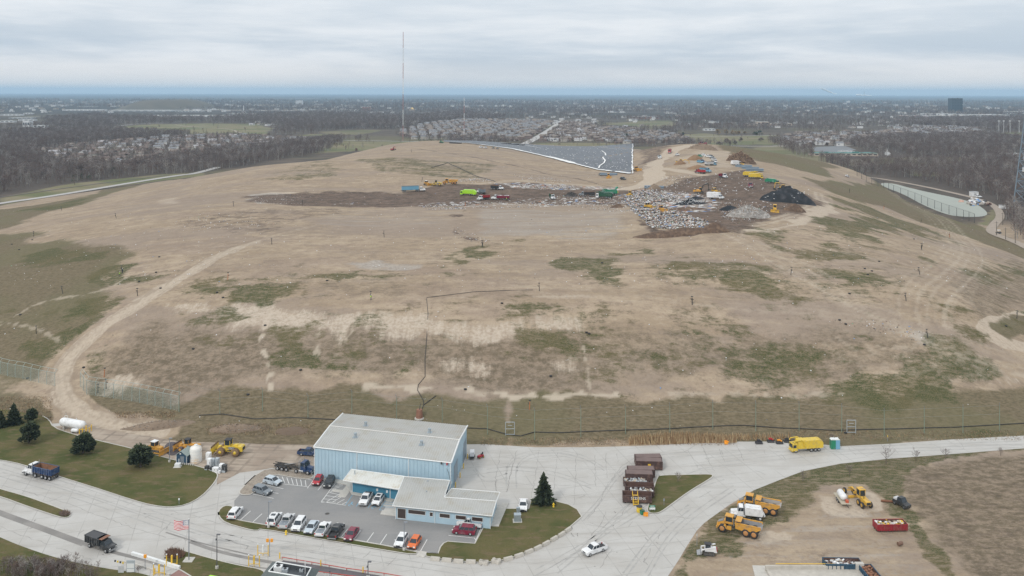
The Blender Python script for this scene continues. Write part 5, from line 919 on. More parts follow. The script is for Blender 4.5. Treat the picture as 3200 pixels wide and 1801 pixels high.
# ---------------------------------------------------------------- shop and office building
roofm = mat('ribbed_roof', (.44, .44, .42), .45, .2, var=.08, vs=.4, dirt=(.36, .33, .27), ds=.3); roofw = mat('ribbed_roof_white', (.66, .66, .62), .5, var=.08, vs=.3, dirt=(.52, .47, .38), ds=.5)
ribm = mat('roof_rib', (.53, .53, .51), .45, .2); ribw = mat('roof_rib_white', (.72, .72, .69), .5); wallb = mat('wall_light_blue', (.40, .545, .635), .55, var=.1, vs=.5); wallr = mat('wall_seam_blue', (.35, .49, .585), .55); teal = mat('wall_teal', (.06, .22, .33), .5, var=.12, vs=.8); trimw = mat('trim_white', (.70, .72, .72), .5); galv = mat('galvanised', (.40, .46, .50), .4, .5, var=.15, vs=3)
bh = empty('maintenance_building', U(B(738, 630)), label='large light blue metal building with ribbed grey roof and low office wing', cat='building')
O = bh.location.copy()
def bpart(name, b, par=bh): b.v = [tuple(Vector(v) - O) for v in b.v]; return b.build(name, par)
ZE = 7.3; fl, fr, br, bl = (U(B(*p), ZE) for p in ((738,385),(1870,515),(2002,213),(977,112)))
ZR = ZE + .95; rl, rr_ = (fl + bl) / 2 + Vector((0, 0, .95)), (fr + br) / 2 + Vector((0, 0, .95))
rl = U(B(870, 215), ZR); rr_ = U(B(1936, 330), ZR)
g0 = lambda v, z=0.0: Vector((v.x, v.y, z))
b = MB(); b.add([fl, fr, rr_, rl], [(0, 1, 2, 3)], roofm); b.add([rl, rr_, br, bl], [(0, 1, 2, 3)], roofm)
for A0, A1, B0, B1 in ((fl, fr, rl, rr_), (rl, rr_, bl, br)):
    for i in range(1, 58): t = i / 58; b.cyl(A0.lerp(A1, t) + Vector((0, 0, .03)), B0.lerp(B1, t) + Vector((0, 0, .03)), .06, ribm, n=4)
b.cyl(rl + Vector((0, 0, .05)), rr_ + Vector((0, 0, .05)), .16, ribm, n=6); bpart('roof', b)
b = MB()
for a0, a1 in ((fl, rl), (rl, bl), (fr, rr_), (rr_, br)): b.cyl(a0 + Vector((0, 0, .02)), a1 + Vector((0, 0, .02)), .2, trimw, n=6)
b.cyl(fl + Vector((0, -.1, -.08)), fr + Vector((0, -.1, -.08)), .14, trimw, n=6); bpart('gutter', b)
b = MB(); fl2, fr2, br2, bl2 = (v + Vector((dx, dy, 0)) for v, dx, dy in ((fl, .2, .15), (fr, -.2, .15), (br, -.2, -.15), (bl, .2, -.15)))
b.add([g0(fl2), g0(fr2), g0(fr2, ZE), g0(fl2, ZE)], [(0, 1, 2, 3)], wallb); b.add([g0(bl2), g0(br2), g0(br2, ZE), g0(bl2, ZE)], [(3, 2, 1, 0)], wallb)
for p0, p1, rg in ((fl2, bl2, rl), (fr2, br2, rr_)): b.add([g0(p0), g0(p1), g0(p1, ZE), Vector((rg.x, rg.y, ZR - .03)), g0(p0, ZE)], [(0, 1, 2, 3, 4)], wallb)
for i in range(1, 38): p = fl2.lerp(fr2, i / 38); b.box((p.x, p.y - .03, ZE / 2), (.06, .06, ZE), wallr)
for i in range(1, 24): p = fr2.lerp(br2, i / 24); b.box((p.x + .03, p.y, ZE / 2), (.06, .06, ZE), wallr)
for t in (.0, .32, .7, 1): p = fl2.lerp(fr2, t); b.box((p.x, p.y - .08, ZE / 2), (.14, .1, ZE), trimw)
bpart('wall', b)
drm = mat('shop_door', (.22, .28, .33), .5, stripes=('Z', .5, .8)); sd_ = (br2 - fr2).normalized()
for t0, t1, hh in ((.18, .40, 4.6), (.74, .95, 4.8)):
    a, c = g0(fr2.lerp(br2, t0)), g0(fr2.lerp(br2, t1)); off = Vector((.08, -.0, 0)); MB_ = MB(); MB_.add([a + off, c + off, c + off + Vector((0, 0, hh)), a + off + Vector((0, 0, hh))], [(0, 1, 2, 3)], drm); bpart('overhead_door', MB_)
for x, y in ((1165,200),(1690,255),(1080,293),(1625,356)):
    a, bb, cc, dd = (fl, fr, rr_, rl) if y > 280 else (rl, rr_, br, bl); n_ = (bb - a).cross(dd - a).normalized(); p = Uplane(B(x, y + 14), a, n_)
    b = MB(); b.cyl(p - Vector((0, 0, .2)), p + Vector((0, 0, .75)), .38, galv, .3, 10).cyl(p + Vector((0, 0, .75)), p + Vector((0, 0, 1.05)), .42, galv, .42, 10).box(p + Vector((0, 0, .03)), (1.3, 1.1, .14), galv); bpart('roof_vent', b)
for k, (x, y) in enumerate(((1790,520),(1835,520))): p = Uplane(B(x, y), fl, Vector((0, 1, 0)) ) if 0 else g0(fl2.lerp(fr2, .935 + .04 * k), 7.0); b = MB(); b.box((p.x, p.y - .35, p.z), (.25, .6, .5), redl if k else chas); bpart('wall_lamp', b)
# office wing roofs: planes rising to the back from the measured eaves
def slab(name, pts, m, rm, n=0, e=((0, 1), (3, 2)), t=.18):
    b = MB(); low = [p - Vector((0, 0, t)) for p in pts]; k = len(pts); b.add(pts + low, [tuple(range(k)), tuple(range(2 * k - 1, k - 1, -1))] + [(i, k + i, k + (i + 1) % k, (i + 1) % k) for i in range(k)], m)
    (a, c), (d, f_) = e
    for i in range(1, n): q = i / n; b.cyl(pts[a].lerp(pts[c], q) + Vector((0, 0, .02)), pts[d].lerp(pts[f_], q) + Vector((0, 0, .02)), .055, rm, n=4)
    for i in range(k): b.cyl(pts[i], pts[(i + 1) % k], .09, trimw, n=5)
    return bpart(name, b)
ux = (fr - fl).normalized(); uy = Vector((-ux.y, ux.x, 0))
def pln(e0, sl): nn = ux.cross((uy + Vector((0, 0, sl))).normalized()); return e0, nn
e0 = U(B(978, 662), 3.3); o_, n_ = pln(e0, .09); w4 = [Uplane(B(*p), o_, n_) for p in ((978,662),(1437,737),(1483,628),(1046,570))]
slab('white_porch_roof', w4, roofw, ribw, 22)
e0 = U(B(1385, 872), 3.1); o_, n_ = pln(e0, .085); ridge = Uplane(B(2240, 833), o_, n_)
w6 = [Uplane(B(*p), o_, n_) for p in ((1385,872),(2205,956),(2240,833),(1812,800),(1856,662),(1483,630),(1444,737))]
slab('office_roof', [w6[0], w6[1], w6[2], w6[3], w6[4], w6[5]], roofm, ribm, 0)
b = MB()
for i in range(1, 42):
    q = i / 42; a = w6[0].lerp(w6[1], q); d = (w6[2] - w6[1]).normalized(); fullx = (w6[3] - w6[2]).length
    lim = 0.52; L1 = (w6[2] - w6[1]).length; L2 = (w6[5] - w6[0]).length
    ln = L2 * .985 if q < lim else L1; 
    if q < .04: ln = L2 * .98
    b.cyl(a + Vector((0, 0, .03)), a + d.lerp((w6[5] - w6[0]).normalized(), 1 - q) * ln + Vector((0, 0, .03)), .055, ribm, n=4)
bpart('roof_rib', b)
e2 = w6[2]; o2, n2 = e2, ux.cross((uy - Vector((0, 0, .085))).normalized()); w5 = [w6[3], w6[2]] + [Uplane(B(*p), o2, n2) for p in ((2268,760),(1872,728))]
slab('office_roof', w5, roofm, ribm, 20)
b = MB(); wp = [w6[0] + ux * .5 + uy * .7, w6[1] - ux * .6 + uy * .6, w5[2] - ux * .6 - uy * .5, w5[3] + ux * .3 - uy * .5, w6[5] + ux * .4, w6[6] + ux * .6 + uy * .0]
b.add([g0(v) for v in wp] + [g0(v, min(3.0, v.z - .15)) for v in wp], [(i, (i + 1) % 6, 6 + (i + 1) % 6, 6 + i) for i in range(6)], wallb); bpart('office_wall', b)
b = MB(); tp = [w4[0] + ux * 1.6 + uy * 1.6, w4[1] + uy * 1.4, w4[2], w4[3] + ux * .8]; b.add([g0(v) for v in tp] + [g0(v, v.z - .12) for v in tp], [(i, (i + 1) % 4, 4 + (i + 1) % 4, 4 + i) for i in range(4)], teal); bpart('teal_wall', b)
for q in (.52, .72): p = tp[0].lerp(tp[1], q); b = MB(); b.box((p.x, p.y - .04, 1.6), (.5, .04, .6), trimw); bpart('wall_sign', b)
for q in (.0, .78): p = tp[0].lerp(tp[1], q); b = MB(); b.box((p.x, p.y - .05, 1.5), (.15, .12, 3.0), trimw); bpart('downspout', b)
for q0, q1, z0_, z1_ in ((.02, .11, .25, 2.4), (.135, .32, 1.5, 2.4), (.365, .40, 1.4, 2.3), (.47, .58, 1.4, 2.3), (.64, .75, 1.4, 2.3), (.81, .925, 1.4, 2.3)):
    a, c = wp[0].lerp(wp[1], q0), wp[0].lerp(wp[1], q1); of = -uy * .05; b = MB(); b.add([g0(a, z0_) + of, g0(c, z0_) + of, g0(c, z1_) + of, g0(a, z1_) + of], [(0, 1, 2, 3)], mat('brown_glass', (.06, .045, .04), .1)); wn = bpart('window', b)
    b = MB(); of = -uy * .07
    for s0, s1 in ((g0(a, z0_), g0(c, z0_)), (g0(c, z0_), g0(c, z1_)), (g0(c, z1_), g0(a, z1_)), (g0(a, z1_), g0(a, z0_))): b.cyl(s0 + of, s1 + of, .06, trimw, n=4)
    bpart('window_frame', b, wn)
for q in (0, .42, 1): p = wp[0].lerp(wp[1], q); b = MB(); b.box((p.x, p.y - .08, 1.5), (.12, .12, 3.0), trimw); bpart('downspout', b)
for x, y, hh in ((1076,612,.9),(1676,672,.3),(1664,758,.3),(1735,430,.0)):
    if hh: p = Uplane(B(x, y), *(pln(w4[0], .09) if x < 1200 else pln(w6[0], .085))); b = MB(); b.cyl(p, p + Vector((0, 0, hh)), .12, galv, n=8); bpart('vent_pipe', b)
b = MB(); b.tube([g0(fr2, 5.9) + Vector((-.9, -.15, 0)), g0(fr2, 5.0) + Vector((-.5, -.18, 0)), g0(fr2, 3.0) + Vector((-.1, -.2, 0)), g0(fr2, 2.0) + Vector((-.1, -.2, 0))], .04, chas); bpart('conduit', b)
# ---------------------------------------------------------------- street furniture and yard things
def pole_to(fn, base, top): 
    p = U(fn(*base)); u, v = uv(fn(*top)); return p, HC - v * p.y / FPX
dkp = mat('pole_dark', (.10, .10, .11), .5); gpp = mat('pole_grey', (.22, .24, .27), .5); yb = mat('bollard_yellow', (.75, .48, .04), .55)
for fn, base, top, m, lab in ((A, (1635,1396), (1645,1138), dkp, 'dark lamp post on the flag island lawn'), (B, (367,1052), (369,838), gpp, 'grey lamp post beside the white suv in the parking row'), (B, (1481,1240), (1486,1008), gpp, 'grey lamp post in front of the white hatchback'), (B, (1184,1470), (1195,1333), dkp, 'dark lamp post beside the scale lane'), (A, (1278,592), (1277,412), gpp, 'grey lamp post between the pines and the blue shed')):
    p, z = pole_to(fn, base, top); t = empty('lamp_post', p, label=lab, cat='lamp post'); part(t, 'base', ('cyl', (0, 0, 0), (0, 0, .6), .32, curb, .3, 10)); part(t, 'pole', ('cyl', (0, 0, .5), (0, 0, z), .1, m, .075, 8)); part(t, 'lamp_head', ('box', (.3, 0, z + .05), (.7, .36, .14), m), ('box', (-.1, 0, z - .9), (.3, .2, .35), m) if m is dkp else ('box', (0, 0, z), (.2, .2, .2), m))
p, z = pole_to(A, (1424,1332), (1426,1026)); t = empty('flagpole', p, label='tall grey flagpole flying a striped flag on the island', cat='flagpole'); part(t, 'pole', ('cyl', (0, 0, 0), (0, 0, z + .1), .11, gpp, .07, 8)); part(t, 'base', ('box', (0, 0, .14), (1.9, 1.9, .14), curb)); part(t, 'finial', ('lathe', (0, 0, z + .1), [(.03, 0), (.12, .1), (.12, .18), (.03, .26)], trimw, 8))
fh, fw = 1.8, 3.1; fred = mat('flag_red', (.55, .03, .05), .8); fwh = mat('flag_white', (.82, .82, .82), .8); fbl = mat('flag_blue', (.02, .05, .22), .8)
def fpt(a, c, o=0.0): x = -a * fw; return (x, .28 * math.sin(a * 7.5) * a + .02 * o + o * .02, z - .1 - c * fh - a * .12 + .05 * math.sin(a * 6 + 1))
b = MB()
for k in range(13):
    n = 18
    for i in range(n): 
        a0, a1 = i / n, (i + 1) / n; b.add([fpt(a0, k / 13), fpt(a1, k / 13), fpt(a1, (k + 1) / 13), fpt(a0, (k + 1) / 13)], [(0, 1, 2, 3)], fbl if (a1 <= .4001 and k < 7) else (fred if k % 2 == 0 else fwh))
fl_ = b.build('flag', t); b = MB()
for i in range(9):
    for j in range(6 if i % 2 == 0 else 5):
        c_ = (i + .8) / 10.2 * (7 / 13); a_ = (j + .7 + (i % 2) * .5) / 6.5 * .39; q0 = fpt(a_, c_, -1.5); b.box(q0, (.12, .01, .09), fwh)
b.build('star', fl_)
def bollards(fn, pts, lab): # yellow frame: posts with white caps
    for p, l in pts:
        q_ = U(fn(*p)); t = empty('card_reader', q_, label=l, cat='bollards')
        for k in (-1, 1): part(t, 'post', ('cyl', (k * 1.05, 0, 0), (k * 1.05, 0, 2.2), .09, yb), ('cyl', (k * 1.05, 0, 2.2), (k * 1.05, 0, 2.36), .13, trimw))
        part(t, 'scanner', ('box', (0, 0, 1.35), (.28, .28, 1.5), trimw if l[0] in 'wn' else yb), ('cyl', (0, 0, 0), (0, 0, .8), .07, yb)); part(t, 'rail', ('box', (0, 0, .5), (2.0, .07, .1), yb))
bollards(Q6, [((440,545), 'yellow card reader frame at the round shrub bed'), ((312,640), 'yellow card reader frame beside the lower scale lane'), ((1358,440), 'white centred yellow card reader frame near the amber signal'), ((1268,550), 'yellow card reader frame left of the scale house')], '')
for x, y, l in ((388,522,'short yellow bollard at the tip of the flag island'), (270,628,'short yellow bollard by the lower scale lane'), (1527,470,'yellow bollard at the start of the red railing'), (1940,546,'yellow bollard halfway along the red railing'), (2365,615,'yellow bollard near the right end of the red railing')):
    t = MB().cyl((0, 0, 0), (0, 0, 1.15), .12, yb).cyl((0, 0, 1.15), (0, 0, 1.25), .12, yb, .04).build('bollard', None, U(Q6(x, y))); tag(t, l, 'bollard')
for x, y in ((2003,485),(1970,565),(1941,640),(1903,722)): t = MB().cyl((0, 0, 0), (0, 0, 1.2), .12, yb).cyl((0, 0, 1.2), (0, 0, 1.3), .12, yb, .04).build('bollard', None, U(B(x, y))); tag(t, 'yellow bollard standing along the shop doors of the blue building', 'bollard', 'bollards guarding the shop doors')
amb = mat('signal_amber', (.8, .33, .03), .4)
for (x, y, h_, n_, l) in ((1425,452,3.4,2,'double amber signal on a thin post by the card reader'), (172,575,2.6,1,'single amber signal on a thin post by the lower scale')):
    t = empty('signal_post', U(Q6(x, y)), label=l, cat='signal'); part(t, 'pole', ('cyl', (0, 0, 0), (0, 0, h_), .06, gpp)); 
    for k in range(n_): part(t, 'signal_head', ('box', ((k - .5 * (n_ - 1)) * .85, 0, h_ - .1), (.5, .3, .6), amb))
hy = mat('hydrant_yellow', (.8, .55, .03), .5)
for fn, x, y, l in ((B,510,1112,'yellow fire hydrant in the grass strip by the parking row'), (C3,665,828,'yellow fire hydrant beside the tall spruce')):
    t = empty('fire_hydrant', U(fn(x, y)), label=l, cat='hydrant'); part(t, 'barrel', ('lathe', (0, 0, .1), [(.22, 0), (.22, .08), (.15, .1), (.15, .65), (.19, .68), (.16, .82), (.05, .92)], hy, 10)); part(t, 'nozzle', ('cyl', (-.28, 0, .6), (.28, 0, .6), .09, hy), ('cyl', (0, -.27, .5), (0, 0, .5), .11, hy))
# propane tanks
r = empty('propane_tank', U(A(548, 350)), label='long white propane tank on saddles at the edge of the pad', cat='tank'); a = U(A(455, 318)); c = U(A(640, 352)); d = c - a; r.rotation_euler.z = math.atan2(d.y, d.x); Lt = d.length / 2 * .98
part(r, 'tank', ('lathe', (0, 0, 1.9), [(.2, -Lt), (.8, -Lt + .25), (1.12, -Lt + .8), (1.15, -Lt + 1), (1.15, Lt - 1), (1.12, Lt - .8), (.8, Lt - .25), (.2, Lt)], PW, 18, 'x')); part(r, 'saddle', ('box', (-Lt + 1.8, 0, .45), (.4, 1.6, .9), curb), ('box', (Lt - 1.8, 0, .45), (.4, 1.6, .9), curb)); part(r, 'valve_pipe', ('tube', [(-Lt + 1.5, 0, 3.0), (-Lt + 1.5, 0, 3.7), (-Lt + 2.6, 0, 3.7), (-Lt + 2.6, 0, 3.0)], .05, trimw), ('cyl', (Lt * .3, 0, 3.0), (Lt * .3, 0, 3.5), .1, trimw))
r = empty('small_tank', U(A(565, 372)), label='small white tank beside the long propane tank', cat='tank'); part(r, 'tank', ('lathe', (0, 0, .8), [(.1, -1.1), (.45, -.95), (.5, -.7), (.5, .7), (.45, .95), (.1, 1.1)], PW, 12, 'x')); part(r, 'leg', ('box', (-.7, 0, .2), (.15, .7, .4), steel), ('box', (.7, 0, .2), (.15, .7, .4), steel)); r.rotation_euler.z = -.15
r = empty('guard_rail', U(A(640, 372)), label='yellow guard frame and posts at the end of the propane tank', cat='guard'); 
for k, (x, y) in enumerate(((-1.2, -.6), (-.3, -.8), (.6, -.5), (.9, .6), (1.0, 1.6), (.1, .4))): part(r, 'post', ('cyl', (x, y, 0), (x, y, 1.4 + .3 * (k % 3)), .12, yb))
part(r, 'rail', ('tube', [(-1.2, -.6, 1.3), (-.3, -.8, 1.3), (.6, -.5, 1.3), (.9, .6, 1.3), (1.0, 1.6, 1.3)], .07, yb))
# round dark stockpile pad
pl = [U(A(1300 + 62 * math.cos(t), 490 + 52 * math.sin(t))) for t in np.linspace(0, 2 * math.pi, 20)[:-1]]; o = sheet('asphalt_patch', pl, .05, mat('millings', (.10, .085, .09), .9, var=.3, vs=1.5), 'structure')
# blue shed and tank
r = empty('storage_shed', U(A(1392, 588)), label='small navy shed with a grey green gable roof', cat='shed'); r.rotation_euler.z = -.18; nv = mat('shed_navy', (.03, .075, .13), .6, var=.2, vs=1); part(r, 'wall', ('box', (0, 0, 1.15), (2.9, 2.9, 2.3), nv), ('prism', [(-1.45, 2.3), (0, 3.2), (1.45, 2.3)], -1.45, 1.45, nv)); gr = mat('shed_roof', (.26, .31, .30), .8); part(r, 'roof', ('add', [(-1.7, -1.7, 2.2), (0, -1.7, 3.35), (0, 1.7, 3.35), (-1.7, 1.7, 2.2), (1.7, -1.7, 2.2), (1.7, 1.7, 2.2), (-1.7, -1.7, 2.1), (0, -1.7, 3.25), (0, 1.7, 3.25), (-1.7, 1.7, 2.1), (1.7, -1.7, 2.1), (1.7, 1.7, 2.1)], [(0, 1, 2, 3), (1, 4, 5, 2), (6, 9, 8, 7), (7, 8, 11, 10), (0, 6, 7, 1), (1, 7, 10, 4), (3, 2, 8, 9), (2, 5, 11, 8)], gr)); part(r, 'door', ('box', (.2, -1.47, 1.0), (1.0, .04, 2.0), PGY)); part(r, 'wall_plate', ('box', (-.3, -1.48, 2.6), (.4, .03, .3), trimw), ('box', (-1.4, -1.48, 1.2), (.1, .04, 2.3), trimw), ('box', (1.4, -1.48, 1.2), (.1, .04, 2.3), trimw))
r = empty('storage_tank', U(A(1476, 585)), label='tall white cylindrical tank with a tan stained side beside the shed', cat='tank'); part(r, 'tank', ('lathe', (0, 0, 0), [(1.45, 0), (1.45, 3.3), (1.3, 3.7), (.5, 4.0), (.4, 4.2)], mat('poly_tank', (.74, .73, .70), .5, dirt=(.62, .42, .22), ds=.25, da=.5), 20)); part(r, 'lid', ('cyl', (0, 0, 4.15), (0, 0, 4.3), .45, trimw)); part(r, 'ring', *[('lathe', (0, 0, .5 + .8 * k), [(1.46, 0), (1.49, .05), (1.46, .1)], trimw, 20) for k in range(4)])
r = empty('retaining_blocks', U(A(1395, 598)), label='low row of pale blocks edging the shed pad', cat='blocks'); [part(r, 'block', ('box', (-1.9 + k * .55, -.5 - k * .11, .2), (.3, .5, .4), curb)) for k in range(9)]
# appliances
aw = mat('appliance_white', (.76, .77, .78), .4); ab = mat('appliance_black', (.05, .052, .056), .4); ag = mat('appliance_grey', (.38, .42, .45), .4)
for x, y, w_, d_, h_, m, l in ((1573,572,1.0,.8,1.6,aw,'white upright fridge at the back of the appliance row'), (1580,632,.8,.8,2.0,aw,'tall white fridge at the left of the appliance row'), (1560,648,.7,.7,.9,ab,'small black cabinet at the left end of the appliance row'), (1607,625,.85,.8,1.8,ag,'grey double door fridge left of its twin'), (1636,622,.85,.8,1.8,ag,'grey double door fridge right of its twin'), (1600,655,.7,.7,.9,ab,'black stove in front of the grey fridges'), (1617,660,.7,.7,.9,aw,'white washer beside the black stove'), (1637,668,.7,.7,1.1,aw,'white dryer at the front of the appliance row'), (1656,672,.5,.5,.6,aw,'small white box at the front of the appliances'), (1672,655,.9,.8,1.5,aw,'wide white freezer right of the dryer'), (1692,665,.9,.8,1.6,ab,'black fridge at the right end of the appliance row')):
    r = empty('old_appliance', U(A(x, y)), -.2, l, 'appliance'); part(r, 'cabinet', ('box', (0, 0, h_ / 2), (w_, d_, h_), m)); part(r, 'door', ('box', (-.02, -d_ / 2 - .03, h_ * .66), (w_ * .94, .05, h_ * .6), m), ('box', (-.02, -d_ / 2 - .03, h_ * .17), (w_ * .94, .05, h_ * .28), ag if m is ab else m)); part(r, 'handle', ('box', (w_ * .36, -d_ / 2 - .08, h_ * .6), (.04, .05, h_ * .3), ab if m is not ab else ag))
    r.scale = (1.15, 1.15, 1.15)
def cabinet(fn, x, y, d_, m, l, name='utility_cabinet', plinth=True):
    r = empty(name, U(fn(x, y)), .05, l, 'cabinet'); part(r, 'cabinet', ('box', (0, 0, d_[2] / 2 + .15), d_, m)); part(r, 'door', ('box', (0, -d_[1] / 2 - .02, d_[2] / 2 + .15), (d_[0] * .85, .03, d_[2] * .85), m)); 
    if plinth: part(r, 'plinth', ('box', (0, 0, .1), (d_[0] + .5, d_[1] + .5, .2), curb))
    return r
cabinet(A, 1340, 628, (1.3, 1.1, .8), trimw, 'white utility box on a pad at the end of the pine lawn'); cabinet(A, 1350, 605, (.35, .3, 1.2), ag, 'slim grey meter post behind the white utility box', 'meter_post')
cabinet(C3, 338, 955, (1.5, 1.2, 1.5), galv, 'large grey transformer cabinet on the lawn by the office'); cabinet(C3, 346, 895, (.8, .6, 1.5), galv, 'narrow grey switch cabinet behind the transformer')
# concrete barrier blocks
blkm = mat('barrier_concrete', (.50, .47, .42), .9, var=.2, vs=1.2)
bp0 = None
pts = [B(1737,1318), B(1832,1328), B(1928,1338), B(2030,1342), B(2135,1347), B(2240,1338), C3(35,1338), C3(145,1326), C3(255,1305), C3(352,1275), C3(443,1240), C3(523,1205), C3(597,1166), C3(670,1123), C3(738,1083), C3(795,1043)]
for i, p in enumerate(pts):
    w0 = U(p); n1 = U(pts[min(i + 1, len(pts) - 1)]) - U(pts[max(i - 1, 0)]); a = math.atan2(n1.y, n1.x)
    r = shared('barr', lambda: MB().prism([(-.4, 0), (-.38, .2), (-.25, .62), (.25, .62), (.38, .2), (.4, 0)], -.95, .95, blkm), 'concrete_barrier', None, w0); r.rotation_euler = (0, 0, a + math.pi / 2); tag(r, 'pale concrete barrier block in the row curving round the office lawn', 'barrier', 'concrete barriers along the lawn kerb')
# roll-off containers
cbr = mat('container_brown', (.085, .05, .045), .65, var=.25, vs=1.2, dirt=(.20, .12, .09), ds=.8); crd = mat('container_red', (.30, .02, .03), .6, var=.2, vs=1.2, dirt=(.2, .08, .06), ds=.9); cbl = mat('container_blue', (.03, .08, .13), .6, var=.2, vs=1); inn = mat('container_inner', (.13, .075, .06), .9, var=.3, vs=1)
def text(par, s, size, loc, rot, m, name='lettering'):
    cu = D.curves.new(name, 'FONT'); cu.body = s; cu.size = size; cu.extrude = .01; cu.align_x = 'CENTER'; cu.align_y = 'CENTER'; t0 = D.objects.new(name, cu); COL.objects.link(t0)
    dg = bpy.context.evaluated_depsgraph_get(); me = D.meshes.new_from_object(t0.evaluated_get(dg)); D.objects.remove(t0); me.materials.clear(); me.materials.append(m); o = D.objects.new(name, me); COL.objects.link(o); o.parent = par; o.location = loc; o.rotation_euler = rot; return o
def container(fn, x, y, hx, hy, L, h_, m, lab, closed=False, load=None, word=None, group=None, W=2.4):
    r = empty('roll_off_container', label=lab, cat='container', group=group); b = MB()
    if closed: b.box((0, 0, h_ / 2 + .2), (L, W, h_), m).box((0, 0, h_ + .24), (L * .98, W * 1.02, .1), m); [b.box((-L / 2 + (k + .5) * L / 9, s * (W / 2 + .04), h_ / 2 + .2), (.12, .08, h_), m) for k in range(9) for s in (1, -1)]; b.build('body', r); part(r, 'roof_panel', ('box', (0, 0, h_ + .31), (L * .94, W * .9, .03), mat('container_lid', (.17, .12, .11), .7, var=.2, vs=.6)))
    else: open_box(b, (0, 0, h_ / 2 + .25), (L, W, h_), .08, m, 9, inn); b.build('body', r)
    part(r, 'skid_rail', ('box', (0, .5, .1), (L, .12, .2), chas), ('box', (0, -.5, .1), (L, .12, .2), chas))
    if load:
        lb = MB()
        for k in range(60): lb.box((random.uniform(-L / 2 + .4, L / 2 - .4), random.uniform(-.9, .9), .3 + h_ * random.uniform(.55, .92)), (random.uniform(.2, .7), random.uniform(.2, .6), random.uniform(.05, .3)), random.choice(load), rz=random.random() * 3, ry=random.uniform(-.5, .5))
        lb.build('load', r)
    if word:
        for s, w_, z_ in word: text(r, s, w_, (.2, -W / 2 - .11, z_), (math.pi / 2, 0, 0), trimw)
    place(r, fn, x, y, hx, hy, tilt=False); return r
gg = 'brown roll-off containers beside the triangle lawn'; scr = [ag, PLG, mat('scrap_grey', (.28, .28, .28), .7), mat('scrap_tan', (.45, .38, .3), .8)]
container(C3, 1520, 440, 210, -4, 6.6, 1.9, cbr, 'closed brown container farthest back in the row', True, group=gg)
c_ = container(C3, 1527, 475, 216, 6, 6.6, 1.9, cbr, 'closed brown container with a yellow sign on its side', True, group=gg); part(c_, 'yellow_sign', ('box', (.0, -1.3, 1.3), (.7, .03, .6), yb))
container(C3, 1455, 545, 216, 2, 6.6, 1.7, cbr, 'closed brown container third from the back of the row', True, group=gg)
container(C3, 1438, 592, 214, 8, 6.6, 1.9, cbr, 'closed brown container just behind the open ones', True, group=gg)
container(C3, 1408, 628, 188, 6, 5.9, 1.1, cbr, 'brown container heaped with grey scrap, lettered STEVENS', load=scr, word=[('STEVENS', .62, .78)], group=gg)
container(C3, 1442, 680, 216, 8, 6.8, 1.3, cbr, 'open brown container with little inside, second from front', load=None, group=gg)
container(C3, 1458, 720, 190, 8, 5.9, 1.2, cbr, 'open brown container with white scrap near the front', load=scr, group=gg)
container(C3, 1420, 775, 214, 8, 6.6, 1.6, cbr, 'nearest brown container with STEVENS lettering and yellow steps in front', word=[('STEVENS', .85, 1.25), ('7 800 1234 CMW', .3, .6)][:1], group=gg)
container(E, 1498, 915, 224, -4, 6.6, 1.4, crd, 'dark red container full of scrap alone on the dirt lot', load=[aw, yb, mat('scrap_tan', (.4, .33, .25), .8)]); 
container(E, 1115, 1228, 250, 4, 7.2, 1.2, cbl, 'navy container with white scrap behind the concrete ramp', load=[aw, PLG, mat('scrap_tan', (.45, .38, .3), .8), inn]); container(E, 1355, 1330, 90, 110, 6.5, 1.2, cbl, 'navy container with rusty scrap at the end of the ramp', load=[mat('rust_scrap', (.25, .12, .07), .9)])
r = empty('access_steps', U(C3(1408, 805)), label='yellow steps leaning on the nearest brown container', cat='steps'); [part(r, 'step', ('box', (0, -.35 + k * .35, .3 + k * .35), (1.1, .35, .06), yb)) for k in range(5)]; part(r, 'rail', *[('tube', [(s * .58, -.6, 0), (s * .58, -.5, 1.1), (s * .58, 1.2, 2.6), (s * .58, 1.25, 1.5)], .05, yb) for s in (1, -1)], *[('tube', [(s * .58, -.6, .05), (s * .58, 1.2, 1.6)], .06, yb) for s in (1, -1)])
r = empty('waste_barrel', U(C3(1441, 868)), label='yellow barrel with a black lid by the steps', cat='barrel'); part(r, 'barrel', ('lathe', (0, 0, 0), [(.6, 0), (.68, .4), (.6, .8), (.66, 1.2)], PYE, 14)); part(r, 'lid', ('lathe', (0, 0, 1.2), [(.7, 0), (.68, .12), (.3, .2)], blk, 14))
r = empty('green_bin', U(C3(1468, 890)), label='small green bin beside the yellow barrel', cat='bin'); part(r, 'body', ('box', (0, 0, .4), (.8, .7, .8), PGN, 0, 0, (1.1, 1.1))); part(r, 'lid', ('box', (0, 0, .85), (.92, .82, .08), PDG)); r.rotation_euler.z = .4
r = empty('orange_crate', U(C3(1500, 903)), label='open orange crate at the kerb by the green bin', cat='crate'); open_box(b := MB(), (0, 0, .3), (1.0, .8, .6), .06, amb, 0, amb); b.build('box', r); r.rotation_euler.z = -.2
def sign(fn, x, y, w_, h_, z_, m, l, two=True, extra=None):
    r = empty('sign', U(fn(x, y)), label=l, cat='sign'); [part(r, 'post', ('box', (s, 0, z_ / 2), (.08, .08, z_), gpp)) for s in ((-w_ / 2 + .1, w_ / 2 - .1) if two else (0,))]; part(r, 'panel', ('box', (0, -.05, z_ - h_ / 2), (w_, .05, h_), m))
    if extra: part(r, 'panel', ('box', (0, -.05, z_ - h_ - .25), (w_, .05, .45), extra))
    return r
r = sign(C3, 1558, 868, 1.3, .5, 1.5, PGN, 'green and white sign on two posts in the triangle lawn', extra=trimw); [part(r, 'lettering', ('box', (random.uniform(-.1, .1), -.085, 1.38 - k * .14), (.9, .01, .05), trimw)) for k in range(3)]
